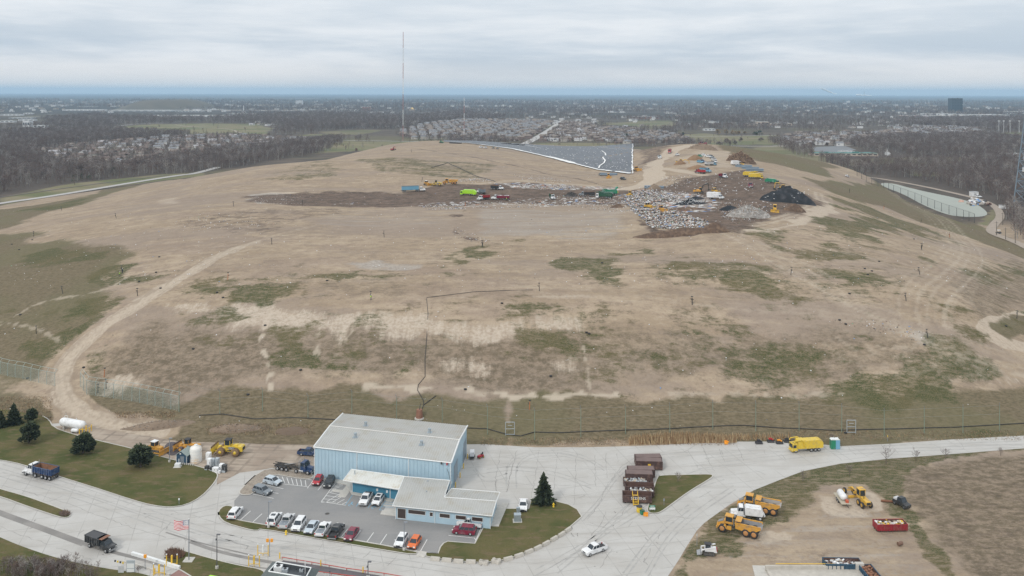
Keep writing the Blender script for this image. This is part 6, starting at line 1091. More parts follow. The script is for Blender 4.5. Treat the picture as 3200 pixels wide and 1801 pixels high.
sign(C3, 1664, 812, .35, .5, 1.6, gpp, 'small dark sign back to front on the triangle lawn', False); sign(A, 1350, 912, .3, .4, 1.5, trimw, 'small white sign at the lawn corner by the junction', False); sign(C3, 1962, 1180, .25, .5, 2.6, curb, 'thin pale sign post by the skid steer', False); sign(E, 1478, 205, .12, .6, 1.7, yb, 'thin yellow marker post at the road edge', False); sign(Q6, 2030, 660, .3, .3, 1.3, dkp, 'small dark sign at the bottom edge of the road', False)
for x, m, l in ((1036, PGN, 'green portable toilet with white roof, left one of two'), (1070, PBL, 'blue portable toilet with white roof, right one of two')):
    r = empty('portable_toilet', U(E(x, 262)), label=l, cat='toilet'); part(r, 'wall', ('box', (0, 0, 1.05), (1.05, 1.05, 2.1), m)); part(r, 'door', ('box', (0, -.54, 1.0), (.75, .03, 1.8), m)); part(r, 'roof', ('prism', [(-.56, 2.1), (-.3, 2.3), (.3, 2.3), (.56, 2.1)], -.56, .56, trimw)); part(r, 'vent', ('cyl', (.35, .35, 2.1), (.35, .35, 2.5), .05, trimw)); r.scale = (1.15, 1.15, 1.15)
for x, y, l, m in ((440,222,'black bucket attachment lying at the road edge',blk), (535,210,'red and black plough attachment at the road edge',redl), (605,222,'orange and black sweeper attachment at the road edge',amb), (668,210,'black grapple attachment nearest the yellow truck',blk), (178,230,'small orange block at the road edge',amb)):
    r = empty('machine_attachment', U(E(x, y)), label=l, cat='attachment'); part(r, 'frame', ('box', (0, 0, .35), (1.9 if x > 200 else .9, .5, .5), blk if x > 200 else m), ('cyl', (-.9, -.5, .25), (.9, -.5, .25), .25, blk) if x > 200 else ('box', (0, 0, .6), (.5, .4, .1), m)); part(r, 'bracket', ('box', (0, .3, .7), (.8, .3, .5), m), ('box', (.5, -.1, .75), (.3, .6, .2), m))
r = empty('rusty_drum', U(E(1580, 1048)), label='rusty crushed drum alone on the dirt lot', cat='drum'); part(r, 'body', ('cyl', (-.5, 0, .4), (.5, .2, .5), .42, mat('rust_drum', (.17, .10, .07), .9), .3, 9), ('box', (.3, .3, .6), (.6, .5, .3), mat('rust_drum', (.17, .10, .07), .9), .4))
# long pipe lying in the dirt bank
tag(MB().cyl(U(E(1425, 682), .25), U(E(1525, 690), .25), .25, mat('rust_pipe', (.20, .09, .05), .9)).build('rusty_pipe'), 'rusty pipe lying on the brown dirt bank', 'pipe')
# ramp wall at the bottom
r = empty('loading_ramp', U(E(880, 1250)), label='long low concrete ramp wall with a yellow rail at the bottom edge', cat='ramp'); a = U(E(505, 1262)) - r.location; c = U(E(1268, 1262)) - r.location
part(r, 'deck', ('box', ((a.x + c.x) / 2, -4.2, .25), (c.x - a.x, 8, .5), blkm)); part(r, 'wall', ('box', ((a.x + c.x) / 2, 0, .55), (c.x - a.x + .2, .4, 1.1), blkm), ('box', (c.x - .3, -.2, .9), (1.6, .8, 1.7), curb)); part(r, 'rail', ('tube', [(a.x + 2, .25, 1.3), (c.x - 5, .25, 1.3)], .06, yb)); sheet('concrete_pad', UL(E, [(388,1205),(1000,1215),(1290,1262),(1330,1300),(1400,1420),(440,1420)]), .05, curb)
# scale house roof
r = empty('scale_house', U(Q6(1630, 760)), label='scale house with dark sloped roof and sunken roof deck at the bottom edge', cat='building'); O2 = r.location.copy(); ZS = 4.3
def bq_(name, b, par=r): b.v = [tuple(Vector(v) - O2) for v in b.v]; return b.build(name, par)
o_ = [U(Q6(*p), ZS) for p in ((1500,503),(1842,562),(1790,660),(1415,598))]; i_ = [U(Q6(*p), ZS - .1) for p in ((1505,510),(1832,566),(1780,650),(1425,592))]
lo = [U(Q6(*p), ZS - 1.2) for p in ((1455,500),(1930,580),(1830,740),(1300,690))]
shg = mat('grey_shingle', (.12, .14, .14), .85, var=.2, vs=2); dk_ = mat('roof_membrane', (.07, .08, .09), .6, var=.3, vs=.6)
b = MB(); b.add(o_ + lo, [(0, 1, 5, 4), (1, 2, 6, 5), (2, 3, 7, 6), (3, 0, 4, 7)], shg); bq_('roof', b)
b = MB(); [b.cyl(o_[k], o_[(k + 1) % 4], .12, trimw, n=5) for k in range(4)]; bq_('coping', b)
dz = Vector((0, 0, -.8)); b = MB(); b.add(o_ + [v + dz for v in o_], [(7, 6, 5, 4), (0, 1, 5, 4), (1, 2, 6, 5), (2, 3, 7, 6), (3, 0, 4, 7)], dk_); bq_('roof_deck', b)
b = MB(); b.add([g0(v.lerp(sum(lo, Vector()) / 4, .12)) for v in lo] + [g0(v.lerp(sum(lo, Vector()) / 4, .12), ZS - 1.25) for v in lo], [(i, (i + 1) % 4, 4 + (i + 1) % 4, 4 + i) for i in range(4)], PLG); bq_('wall', b)
for x, y, s in ((1512,590,1.0),(1580,605,.7),(1745,600,.5)): p = U(Q6(x, y), ZS - .8); b = MB(); b.box(p + Vector((0, 0, s * .45)), (1.5 * s, 1.1 * s, s * .9), ag if s < 1 else trimw).cyl(p + Vector((0, 0, s * .9)), p + Vector((0, 0, s * 1.0)), .4 * s, blk, n=10); bq_('air_conditioner', b)
p = U(Q6(1782, 625), ZS - .8); b = MB(); b.cyl(p, p + Vector((0, 0, 2.4)), .06, trimw); bq_('vent_pipe', b)
redr = mat('rail_red', (.45, .07, .05), .6)
sheet('scale_deck', UL(Q6, [(1560,492),(1900,540),(2800,690),(2760,740),(1900,600),(1820,660),(1500,560)]), .09, mat('scale_steel', (.13, .12, .13), .6, var=.4, vs=.4), thick=.06); sheet('scale_deck', UL(Q6, [(505,590),(680,640),(900,700),(700,760),(420,645)]), .09, mat('scale_rust', (.30, .17, .15), .8, var=.3, vs=.5), thick=.06)
for l, lab in (([(1550,478),(1850,528),(2200,590),(2576,640),(2800,680)], 'low red railing along the far side of the truck scale'), ([(1890,620),(2200,660),(2500,700)], 'low red railing along the near side of the truck scale')):
    r = empty('scale_railing', U(Q6(*l[0])), label=lab, cat='railing'); pp = [U(Q6(*q)) - r.location for q in l]; part(r, 'rail', ('tube', [q + Vector((0, 0, .45)) for q in pp], .07, redr)); pr = resample(pp, 3); part(r, 'post', *[('cyl', q, q + Vector((0, 0, .45)), .06, redr) for q in pr])
r = empty('guard_wall', U(Q6(300, 480)), label='long low white concrete curb wall beside the lower scale lane', cat='wall'); pp = [U(Q6(*q)) - r.location for q in ((40,432),(200,478),(520,578))]; part(r, 'wall', *[('box', (pp[i] + pp[i + 1]) / 2 + Vector((0, 0, .3)), ((pp[i + 1] - pp[i]).length, .5, .6), trimw, math.atan2((pp[i + 1] - pp[i]).y, (pp[i + 1] - pp[i]).x)) for i in range(2)])
r = empty('guard_wall', U(Q6(150, 560)), label='lower pale kerb wall on the near side of the scale lane', cat='wall'); pp = [U(Q6(*q)) - r.location for q in ((-60,500),(60,530),(420,640))]; part(r, 'wall', *[('box', (pp[i] + pp[i + 1]) / 2 + Vector((0, 0, .15)), ((pp[i + 1] - pp[i]).length, .35, .3), curb, math.atan2((pp[i + 1] - pp[i]).y, (pp[i + 1] - pp[i]).x)) for i in range(2)])
r = empty('notice_board', U(A(985, 1425)), label='grey framed white notice board with a striped barrier arm', cat='sign'); part(r, 'frame', ('box', (0, 0, 1.3), (1.6, .12, 2.3), ag)); part(r, 'panel', ('box', (0, -.08, 1.4), (1.4, .04, .9), trimw), ('box', (0, -.08, .5), (1.4, .04, .6), trimw)); part(r, 'panel', ('box', (-1.8, -.2, .8), (1.1, .06, 1.3), PLG)); [part(r, 'barrier_stripe', ('box', (-1.9 + k * .5, -.25, 2.2 - .12 * k), (.3, .1, .35), PYE if k % 2 else blk)) for k in range(-2, 2)]
r = empty('catch_basin_cover', U(B(849, 937)), label='round iron manhole cover in the parking lot', cat='manhole cover'); part(r, 'cover', ('cyl', (0, 0, .04), (0, 0, .052), .42, chas, None, 14)); part(r, 'ring', ('cyl', (0, 0, .038), (0, 0, .046), .55, rimd, None, 14))
# barrel with pipe at the foot of the slope behind the shop
p = T(B(1606, 150)); r = empty('rusty_standpipe', p, label='short rusty tank with a pale collar on the slope behind the roof', cat='tank'); part(r, 'tank', ('cyl', (0, 0, 0), (0, 0, 2.4), 1.0, mat('rust_tank', (.30, .15, .10), .8, var=.3, vs=1), .8, 12)); part(r, 'collar', ('cyl', (0, 0, -.2), (0, 0, .15), 1.35, curb, 1.3, 14)); part(r, 'pipe', ('tube', [(0, 0, 2.2), (.2, 0, 3.4), (.4, .5, 3.9)], .12, chas))
# black gas pipes over the slope
pipem = mat('pipe_black', (.03, .03, .032), .5)
def pipe(fn, l, rr, lab, m=pipem):
    pts = resample([T(p) for p in px(fn, l)], 6); pts = [Vector((p.x, p.y, Hs(p.x, p.y) + rr * 1.2)) for p in pts]; return tag(MB().tube(pts, rr, m, 5).build('pipeline'), lab, 'pipe')
pipe(F, [(500,1046),(560,1043),(640,1055),(740,1052),(860,1058)], .12, 'black pipeline running along the slope left of the building')
pipe(F, [(1172,1078),(1225,1080),(1275,1094),(1310,1098),(1345,1088),(1400,1090),(1500,1086),(1680,1080),(1870,1071),(1960,1078),(2100,1084),(2260,1080),(2400,1076),(2576,1066),(2800,1055)], .12, 'black pipeline running along the toe of the slope right of the building')
pipe(Q4, [(668,1268),(690,1210),(690,1180),(650,1110),(655,1075),(700,1020),(700,900),(712,750),(720,600),(710,500)], .09, 'dark pipe climbing the middle of the slope'); pipe(Q4, [(710,492),(900,470),(1020,455),(1250,445),(1420,442)], .08, 'thin dark pipe crossing level along the upper slope'); pipe(Q4, [(690,1210),(770,1150)], .12, 'short branch of dark pipe low on the slope')
pipe(M1, [(475,305),(620,265),(640,255),(760,310),(940,395),(1120,445)], .2, 'dark pipe running over the grassy knoll above the trucks')
# tall litter-net posts along the toe
netm = mat('net_post_green', (.20, .245, .19), .8); 
tops = [(Q3,(1127,1385),(1127,1210)),(Q3,(1383,1395),(1386,1255)),(Q3,(1652,1380),(1655,1275)),(Q3,(1938,1420),(1940,1295)),(Q4,(212,1262),(211,1172)),(Q4,(510,1300),(512,1180)),(Q4,(815,1320),(818,1192)),(Q4,(1116,1405),(1118,1218)),(Q4,(1430,1440),(1432,1242)),(Q4,(1738,1420),(1740,1228)),(Q4,(2036,1400),(2038,1222)),(Q4,(2331,1395),(2333,1208)),(Q5,(272,1370),(277,1190)),(Q5,(558,1382),(566,1195)),(Q5,(847,1380),(858,1200)),(Q5,(1131,1390),(1143,1215)),(Q5,(1414,1418),(1427,1245)),(Q5,(1681,1395),(1690,1232)),(Q5,(1939,1392),(1954,1222)),(Q5,(2183,1380),(2200,1210))]
wires = []
for fn, ba, to in tops:
    p = T(fn(*ba)); u, v = uv(fn(*to)); z = HC - v * p.y / FPX; z = min(max(z, p.z + 6), p.z + 14); t = empty('net_post', p, label='tall thin green net post at the foot of the slope', cat='post', group='net posts along the foot of the slope'); hh = z - p.z
    part(t, 'pole', ('cyl', (0, 0, 0), (0, 0, hh), .11, netm, .08, 6)); part(t, 'arm', ('tube', [(0, 0, hh), (-.25, -.5, hh + .9)], .06, gpp)); wires.append((p, z))
# panels of small frames in the net
for fn, x, y in ((Q4,1266,1392),(Q5,1195,1378)): p = T(fn(x, y + 18)); r = empty('net_gate', p, label='small grey framed panel standing at the toe, ' + ('left' if fn is Q4 else 'right') + ' one of two', cat='gate'); part(r, 'frame', ('tube', [(-1.2, 0, 0), (-1.2, 0, 3.6), (1.2, 0, 3.6), (1.2, 0, 0)], .09, ag)); part(r, 'bar', ('box', (0, 0, 1.8), (2.4, .08, .12), ag), ('box', (0, 0, .3), (2.4, .08, .12), ag), ('box', (0, 0, 2.7), (1.2, .08, .1), ag))
wire_m = mat('net_wire', (.25, .26, .24), .7)
nb = MB(); ls = wires
for (p, z), (q_, z2_) in zip(ls[:-1], ls[1:]):
    for f_ in (0.0, .33): nb.cyl(Vector((p.x, p.y, z - f_ * (z - p.z))), Vector((q_.x, q_.y, z2_ - f_ * (z2_ - q_.z))), .022, wire_m, n=3, caps=False)
tag(nb.build('net_cables'), 'thin cables strung between the tall net posts', 'cable')
# chain link litter fences with outward arms
def chain_fence(fn, l, h_, n, lab, m=None, arm=True, on=T):
    cm = m or mat('fence_galv', (.36, .44, .42), .5, .3); pts = [on(fn(*q)) for q in l]; L_ = sum((b_ - a_).length for a_, b_ in zip(pts[:-1], pts[1:])); ps = resample(pts, L_ / n); r = empty('chain_fence', ps[0], label=lab, cat='fence'); o0 = ps[0]
    mesh_m = MATS.get('fence_mesh') or make_mesh_mat()
    mb = MB()
    for i, p in enumerate(ps):
        g_ = Vector((p.x, p.y, Hs(p.x, p.y) if on is T else 0)); ps[i] = g_; q_ = g_ - o0; part(r, 'post', ('cyl', q_, q_ + Vector((0, 0, h_)), .07, cm, None, 5), *([('cyl', q_ + Vector((0, 0, h_)), q_ + Vector((.2, .9, h_ + .8)), .05, cm, .05, 5)] if arm else []))
    for a_, b_ in zip(ps[:-1], ps[1:]): a_, b_ = a_ - o0, b_ - o0; up_ = Vector((0, 0, h_)); mb.add([a_, b_, b_ + up_, a_ + up_], [(0, 1, 2, 3)], mesh_m); [part(r, 'rail', ('cyl', a_ + o_, b_ + o_, .05, cm, .05, 5)) for o_ in ([up_, up_ + Vector((.2, .9, .8))] if arm else [up_])]
    mb.build('wire_mesh', r); return r
def make_mesh_mat():
    m = mat('fence_mesh', (.33, .42, .40), .5); nt = m.node_tree; N = nt.nodes; mx = N.new('ShaderNodeMixShader'); tr = N.new('ShaderNodeBsdfTransparent'); mx.inputs[0].default_value = .2; nt.links.new(tr.outputs[0], mx.inputs[1]); nt.links.new(N['Principled BSDF'].outputs[0], mx.inputs[2]); nt.links.new(mx.outputs[0], N['Material Output'].inputs['Surface']); return m
chain_fence(Q3, [(-60,1120),(0,1148),(345,1222)], 4.0, 9, 'chain link litter fence on the left of the haul road'); chain_fence(Q3, [(505,1225),(545,1275),(830,1318),(1125,1380)], 4.2, 14, 'chain link litter fence on the right of the haul road')
# net fence beside the pond
dkn = mat('net_post_dark', (.07, .07, .07), .7); l = [(470,792),(560,850),(680,888),(775,930),(920,985),(1045,1035),(1180,1090),(1330,1140),(1437,1180)]
def netmat():
    m = mat('net_mesh', (.09, .09, .09), .8); nt = m.node_tree; N = nt.nodes; mx = N.new('ShaderNodeMixShader'); tr = N.new('ShaderNodeBsdfTransparent'); mx.inputs[0].default_value = .12; nt.links.new(tr.outputs[0], mx.inputs[1]); nt.links.new(N['Principled BSDF'].outputs[0], mx.inputs[2]); nt.links.new(mx.outputs[0], N['Material Output'].inputs['Surface']); return m
nm = netmat(); r = empty('net_fence', T(G7(470, 792)), label='tall dark litter net on posts along the pond', cat='fence'); o0 = r.location.copy(); mb = MB(); prev = None; zt = []
for i in range(20):
    t = i / 19 * (len(l) - 1); k = min(int(t), len(l) - 2); f_ = t - k; q_ = (l[k][0] * (1 - f_) + l[k + 1][0] * f_, l[k][1] * (1 - f_) + l[k + 1][1] * f_); p = T(G7(*q_)); g_ = p - o0; hh = 6.8
    part(r, 'post', ('cyl', g_, g_ + Vector((0, 0, hh)), .17, dkn, .13, 6)); 
    if prev is not None: mb.add([prev, g_, g_ + Vector((0, 0, hh)), prev + Vector((0, 0, hh))], [(0, 1, 2, 3)], nm); part(r, 'top_cable', ('cyl', prev + Vector((0, 0, hh)), g_ + Vector((0, 0, hh)), .08, dkn, .08, 4))
    prev = g_
mb.build('net', r)
# far stretch of net reaching up to the woods
r = empty('net_fence', T(G7(155, 690)), label='darker stretch of litter net running toward the green roofed building', cat='fence'); o0 = r.location.copy(); prev = None; mb = MB()
for i in range(9):
    f_ = i / 8; p = U(G7(155 + 300 * f_, 690 + 105 * f_)); g_ = Vector((p.x, p.y, 0)) - o0; part(r, 'post', ('cyl', g_, g_ + Vector((0, 0, 10)), .22, dkn, .16, 5))
    if prev is not None: mb.add([prev, g_, g_ + Vector((0, 0, 10)), prev + Vector((0, 0, 10))], [(0, 1, 2, 3)], nm)
    prev = g_
mb.build('net', r)
# gas well heads: short dark posts dotted over the cap
wells = [(Q3, l) for l in ((395,640),(865,655),(228,893),(1433,555),(1711,332),(212,282),(732,168),(388,118),(1470,92),(1905,82),(655,1165),(615,1265),(668,1240),(770,508))] + [(Q4, l) for l in ((428,90),(1084,155),(340,505),(1396,1240),(1462,448),(2480,538))] + [(Q5, l) for l in ((792,342),(1651,338),(1560,515),(1662,172),(1850,92),(135,540),(2298,630),(1705,760))] + [(M1, l) for l in ((993,1100),(380,445),(277,152),(818,695))] + [(M2, l) for l in ((490,625),(880,440))] + [(G7, l) for l in ((995,1180),(1233,1300),(1000,1400),(408,930),(690,1065))]
wm = [mat('well_black', (.03, .03, .03), .6), mat('well_orange', (.45, .16, .06), .7)]
for i, (fn, (x, y)) in enumerate(wells):
    p = T(fn(x, y)); o = shared(('well', i % 7 == 3), lambda: MB().cyl((0, 0, 0), (.15, 0, 2.3), .12, wm[1] if i % 7 == 3 else wm[0], .11, 7).cyl((.15, 0, 1.6), (.7, 0, 1.9), .1, wm[0], .1, 6).box((.15, 0, 2.7), (.5, .5, .2), wm[0]), 'gas_wellhead', None, p); o.rotation_euler = (random.uniform(-.12, .12), random.uniform(-.12, .12), random.random() * 6)
    tag(o, 'short dark gas wellhead standing on the bare cap' if i % 7 != 3 else 'short rusty orange wellhead standing on the bare cap', 'wellhead', 'gas wellheads dotted over the landfill' if i % 7 != 3 else 'rusty wellheads on the landfill')
tyres = [(Q3, l) for l in ((1365,635),(1403,667),(1215,990),(1892,1123),(1560,1278),(982,508),(875,566),(1010,608),(1002,411),(120,365),(75,331),(203,303),(526,1107),(128,775),(173,1175),(1668,842))] + [(Q4, l) for l in ((1212,531),(1776,726),(1793,734),(1538,1017),(968,1105),(48,380),(1880,262))] + [(Q5, l) for l in ((1117,643),(1158,670),(1682,807),(1285,300),(1332,316),(1305,340),(1183,467),(1380,252),(1612,103),(2226,683),(1157,1395))]
for i, (fn, (x, y)) in enumerate(tyres):
    p = T(fn(x, y)); o = shared('oldtyre', lambda: MB().lathe((0, 0, 0), [(.3, .02), (.55, 0), (.62, .18), (.55, .36), (.3, .34)], rub, 12), 'discarded_tyre', None, p); o.rotation_euler.z = i; o.scale = (.72, .72, .9); tag(o, 'old black tyre lying flat on the cover soil', 'tyre', 'old tyres lying on the slopes')
# ---------------------------------------------------------------- liner
lin = mat('grey_liner', (.12, .13, .148), .6, var=.22, vs=.05, stripes=('X', 7, .8)); lw = mat('liner_white', (.75, .75, .74), .6)
Lp = [(600,28),(900,30),(1200,55),(1500,75),(1800,90),(2100,92),(2300,78),(2515,62)]; Lb_ = [(600,45),(850,60),(1100,92),(1300,120),(1500,165),(1700,210),(1850,250),(2000,290),(2150,328),(2330,350),(2485,370)]
def interp(l, t): t *= len(l) - 1; k = min(int(t), len(l) - 2); f_ = t - k; return (l[k][0] * (1 - f_) + l[k + 1][0] * f_, l[k][1] * (1 - f_) + l[k + 1][1] * f_)
b = MB(); vs = []; na, nb_ = 60, 26
for j in range(nb_):
    for i in range(na):
        a0, a1 = interp(Lp, i / (na - 1)), interp(Lb_, i / (na - 1)); f_ = j / (nb_ - 1); p = T(M1(a0[0] * (1 - f_) + a1[0] * f_, a0[1] * (1 - f_) + a1[1] * f_)); vs.append(p + Vector((0, 0, .5)))
b.add(vs, [(j * na + i, (j + 1) * na + i, (j + 1) * na + i + 1, j * na + i + 1) for j in range(nb_ - 1) for i in range(na - 1)], lin, True); o = b.build('liner_sheet'); tag(o, 'large dark grey liner sheet covering the far cell slope', 'liner')
b = MB(); e = [T(M1(*interp(Lb_, i / 70))) for i in range(71)]; ribbon(None, e, [1.6 + 1.5 * math.sin(i * 1.7) ** 2 + (4 if 10 < i < 45 else 0) for i in range(71)], .75, lw, on='t', b=b); ribbon(None, [T(M1(2500 + random.uniform(-6, 6), 66 + i * 7.6)) for i in range(41)], [random.uniform(.3, 1.7) for _ in range(41)], .8, lw, on='t', b=b)
ribbon(None, [T(M1(*q)) for q in ((2190,140),(2225,165),(2230,185),(2200,210),(2225,240),(2215,265),(2170,295),(2160,318))], 1.3, 1.0, lw, on='t', b=b); ribbon(None, [T(M1(*q)) for q in ((1180,60),(1300,72),(1450,92),(1580,118))], 1.2, 1.0, lw, on='t', b=b); ribbon(None, [T(M1(*q)) for q in ((2150,105),(2300,120),(2450,130))], 1.0, 1.0, lw, on='t', b=b)
o = b.build('sandbag_edging'); tag(o, 'white ballast edging along the rim of the grey liner', 'edging')
# ---------------------------------------------------------------- piles
def pile(fn, x0, x1, yb, h_, m, lab, depth=.5, name='pile', seed=1, spikes=None, peak=.5, dz=0.0, cat='pile'):
    p = T(fn((x0 + x1) / 2, yb)); L_ = (fn(x1, yb)[0] - fn(x0, yb)[0]) * p.y / FPX; p = Vector((p.x * (1 + L_ * depth * .3 / p.y), p.y + L_ * depth * .3, 0)); p.z = Hs(p.x, p.y); n = 34; b = MB(); vs = []
    for j in range(n):
        for i in range(n):
            s, t = i / (n - 1) * 2 - 1, j / (n - 1) * 2 - 1; r_ = math.hypot(s, t) * (1 + .18 * (float(vnoise(s * 3, t * 3, 1, seed)) - .5)); ss = s - (peak - .5) * (1 - min(r_, 1)); k = max(0, 1 - r_) ; k = k ** .68
            x, y = s * L_ / 2, t * L_ / 2 * depth; z = k * h_ * (1 + .2 * (float(vnoise(s * 7, t * 7, 1, seed + 3)) - .5)) + (.25 * h_ * (float(vnoise(s * 22, t * 22, 1, seed + 5)) - .5) * min(k * 4, 1) * .45)
            vs.append((x, y, Hs(p.x + x, p.y + y) - p.z + z - .35 + dz))
    b.add(vs, [(j * n + i, j * n + i + 1, (j + 1) * n + i + 1, (j + 1) * n + i) for j in range(n - 1) for i in range(n - 1)], m, True)
    if spikes:
        for _ in range(spikes[0]):
            t = random.uniform(0, 2 * math.pi); r_ = math.sqrt(random.random()) * .85; s = (r_ * math.cos(t), r_ * math.sin(t)); i, j = int((s[0] + 1) / 2 * (n - 1)), int((s[1] + 1) / 2 * (n - 1)); q_ = Vector(vs[j * n + i]); d = Vector((random.uniform(-1, 1), random.uniform(-1, 1), random.uniform(0, .8))) * random.uniform(.4, 1.2) * spikes[2]; b.cyl(q_, q_ + d, .12 * spikes[2], random.choice(spikes[1]), .05, 3)
    o = b.build(name); o.location = p; return tag(o, lab, cat)
soilb = mat('brown_mulch', (.13, .085, .06), .95, var=.4, vs=.8, dirt=(.22, .15, .1), ds=.5); blackp = mat('black_material', (.018, .022, .028), .85, var=.4, vs=.6, dirt=(.07, .07, .08), ds=.35, da=.3); grp = mat('grey_rubble', (.30, .28, .26), .95, var=.4, vs=1.2, dirt=(.5, .48, .45), ds=.9); org = mat('orange_soil', (.27, .17, .10), .95, var=.3, vs=.2); tansoil = mat('tan_soil', (.25, .19, .14), .95, var=.3, vs=.3)
brn = [mat('stick_brown', (.16, .10, .07), .9), mat('stick_tan', (.33, .24, .17), .9)]
pile(M2, 1340, 1612, 226, 8.5, soilb, 'tall brown heap of wood waste beside a white van', .5, 'wood_pile', 2, (420, brn, 2.2)); pile(M2, 1640, 2150, 580, 8.5, blackp, 'big black heap with an excavator on its top', .42, 'black_pile', 3, peak=.5)
pile(M2, 1275, 1470, 655, 3.0, blackp, 'low flat black heap left of the grey rubble', .5, 'black_pile', 4); pile(M2, 1335, 1755, 715, 5.5, grp, 'grey rubble heap below the black pile', .45, 'rubble_pile', 5, (300, [grp, PLG, brn[1]], 1.3)); pile(M2, 1855, 2062, 662, 4.0, soilb, 'small brown soil mound right of a bulldozer', .45, 'soil_pile', 6)
pile(M2, 300, 445, 628, 2.2, soilb, 'low brown mound at the top of the trash slope', .5, 'soil_pile', 7); pile(M2, 850, 1180, 600, 2.6, blackp, 'ragged black heap in the middle of the working face', .4, 'black_pile', 8, (200, [blackp, PW], 1.5)); pile(M2, 980, 1160, 556, 2.0, blackp, 'small black strip behind the ragged black heap', .4, 'black_pile', 18)
pile(M2, 1000, 1280, 108, 5.5, tansoil, 'brown brush heap on the far crest', .4, 'brush_pile', 9, (180, brn, 1.5)); pile(M2, 985, 1150, 205, 4.5, org, 'rust brown soil bank beside the parked vehicles', .5, 'soil_pile', 10); pile(M2, 985, 1190, 283, 3.2, org, 'low rust brown bank below the silver trailers', .45, 'soil_pile', 11); pile(M2, 630, 770, 462, 3.5, tansoil, 'tan soil cone beside the haul road junction', .45, 'soil_pile', 12); pile(M2, 870, 990, 242, 3.5, org, 'brown bank being dug by the yellow excavator', .4, 'soil_pile', 13)
pile(M1, 1815, 1950, 598, 3.0, mat('tangle_grey', (.12, .11, .11), .9), 'tangled dark wire heap left of the grey truck', .6, 'wire_heap', 14, (240, [chas, rimd], 1.4))
pile(M2, 480, 1370, 880, 3.2, soilb, 'brown mulch berm along the foot of the trash slope', .18, 'mulch_berm', 15, cat='berm'); pile(M2, 1100, 1380, 850, 4.5, soilb, 'brown mulch mound at the right end of the trash slope', .6, 'mulch_berm', 16, cat='berm')
pile(M2, 740, 1180, 655, 2.0, soilb, 'long dark brown ridge above the trash slope', .3, 'soil_pile', 19)
pile(A, 880, 1500, 338, 1.5, tansoil, 'low rubble windrow along the back of the yard', .16, 'rubble_berm', 21, (160, [brn[1], grp, tansoil], .6), cat='berm'); pile(B, -150, 330, 262, 1.6, tansoil, 'lumpy dirt windrow between the yard and the slope', .2, 'rubble_berm', 22, (160, [brn[1], grp, tansoil], .6), cat='berm'); pile(B, 380, 735, 285, 1.0, mat('dark_dirt', (.15, .11, .08), .95), 'dark dirt ridge behind the shop building', .3, 'rubble_berm', 23, cat='berm')
# pipes stacked near the wood pile
for x, y, l in ((1500,268,'stack of blue grey pipes, left one by the wood pile'), (1560,285,'stack of blue grey pipes, right one by the wood pile'), (1600,300,'thin bundle of pale pipes below the wood pile'), (700,458,'bundle of grey pipes beside the soil cone'), (295,340,'black pipe bundle carried below the liner')):
    r = empty('pipe_stack', T(M2(x, y)), -.3, l, 'pipes'); pm = mat('pipe_bluegrey', (.16, .21, .26), .5)
    for k in range(5): part(r, 'pipe', ('cyl', (-6, (k - 2) * .8, .5 + (k % 2) * .9), (6, (k - 2) * .8, .5 + (k % 2) * .9), .45, pm, None, 8))
for x, y, l in ((1302,75,'dark roll of liner on the crest, middle one'), (1225,68,'dark roll of liner on the crest, left one'), (1360,80,'dark roll of liner on the crest, right one'), (720,62,'dark roll lying near the green machine')): p = T(M1(x, y)); tag(MB().cyl((-7, 0, .7), (7, 0, .7), .7, blk, n=8).build('liner_roll', None, p), l, 'roll')
# ---------------------------------------------------------------- litter
def rngpoly(fn, l, n): 
    ps = [fn(*q) for q in l]; x0, x1 = min(p[0] for p in ps), max(p[0] for p in ps); y0, y1 = min(p[1] for p in ps), max(p[1] for p in ps); k = n * 3; X = rng.uniform(x0, x1, k); Y = rng.uniform(y0, y1, k); ins, d = polydist(X, Y, ps); return [(a, b_) for a, b_ in zip(X[ins], Y[ins])][:n]
def Tmany(ps):
    """vector form of T for many places at once"""
    out = []
    ps = np.array(ps); u, v = ps[:, 0] - CX, ps[:, 1] - CY0; c, s = math.cos(ROLL), math.sin(ROLL); u, v = u * c + v * s, -u * s + v * c
    lo_, hi_ = np.full(len(ps), 150.), FPX * HC / np.maximum(v, 3); found = np.zeros(len(ps), bool); best = hi_.copy()
    prevY = np.full(len(ps), 150.)
    for k in range(1, 121):
        Yk = 150 * (hi_ / 150) ** (k / 120.); X_ = u * Yk / FPX; below = (HC - v * Yk / FPX) <= interpH(X_, Yk)
        new = below & ~found; best[new] = (Yk[new] + prevY[new]) / 2; found |= below; prevY = Yk
    X_ = u * best / FPX; return X_, best, interpH(X_, best)
def interpH(X, Y):
    a = np.clip(X / Y, aa[0] + 1e-6, aa[-1] - 1e-6); j = np.clip(np.searchsorted(aa, a) - 1, 0, NC - 2); i = np.clip(np.searchsorted(yy, Y) - 1, 0, NR - 2); fa = (a - aa[j]) / (aa[j + 1] - aa[j]); fy = np.clip((Y - yy[i]) / (yy[i + 1] - yy[i]), 0, 1)
    return (GZ[i, j] * (1 - fa) + GZ[i, j + 1] * fa) * (1 - fy) + (GZ[i + 1, j] * (1 - fa) + GZ[i + 1, j + 1] * fa) * fy
LC = [mat('litter_white', (.66, .67, .68), .7), mat('litter_pale', (.38, .345, .31), .8), mat('litter_brown', (.20, .145, .105), .9), mat('litter_blue', (.12, .27, .52), .6), mat('litter_dark', (.06, .055, .055), .8), mat('litter_pink', (.52, .33, .26), .8), mat('litter_green', (.15, .35, .22), .7)]
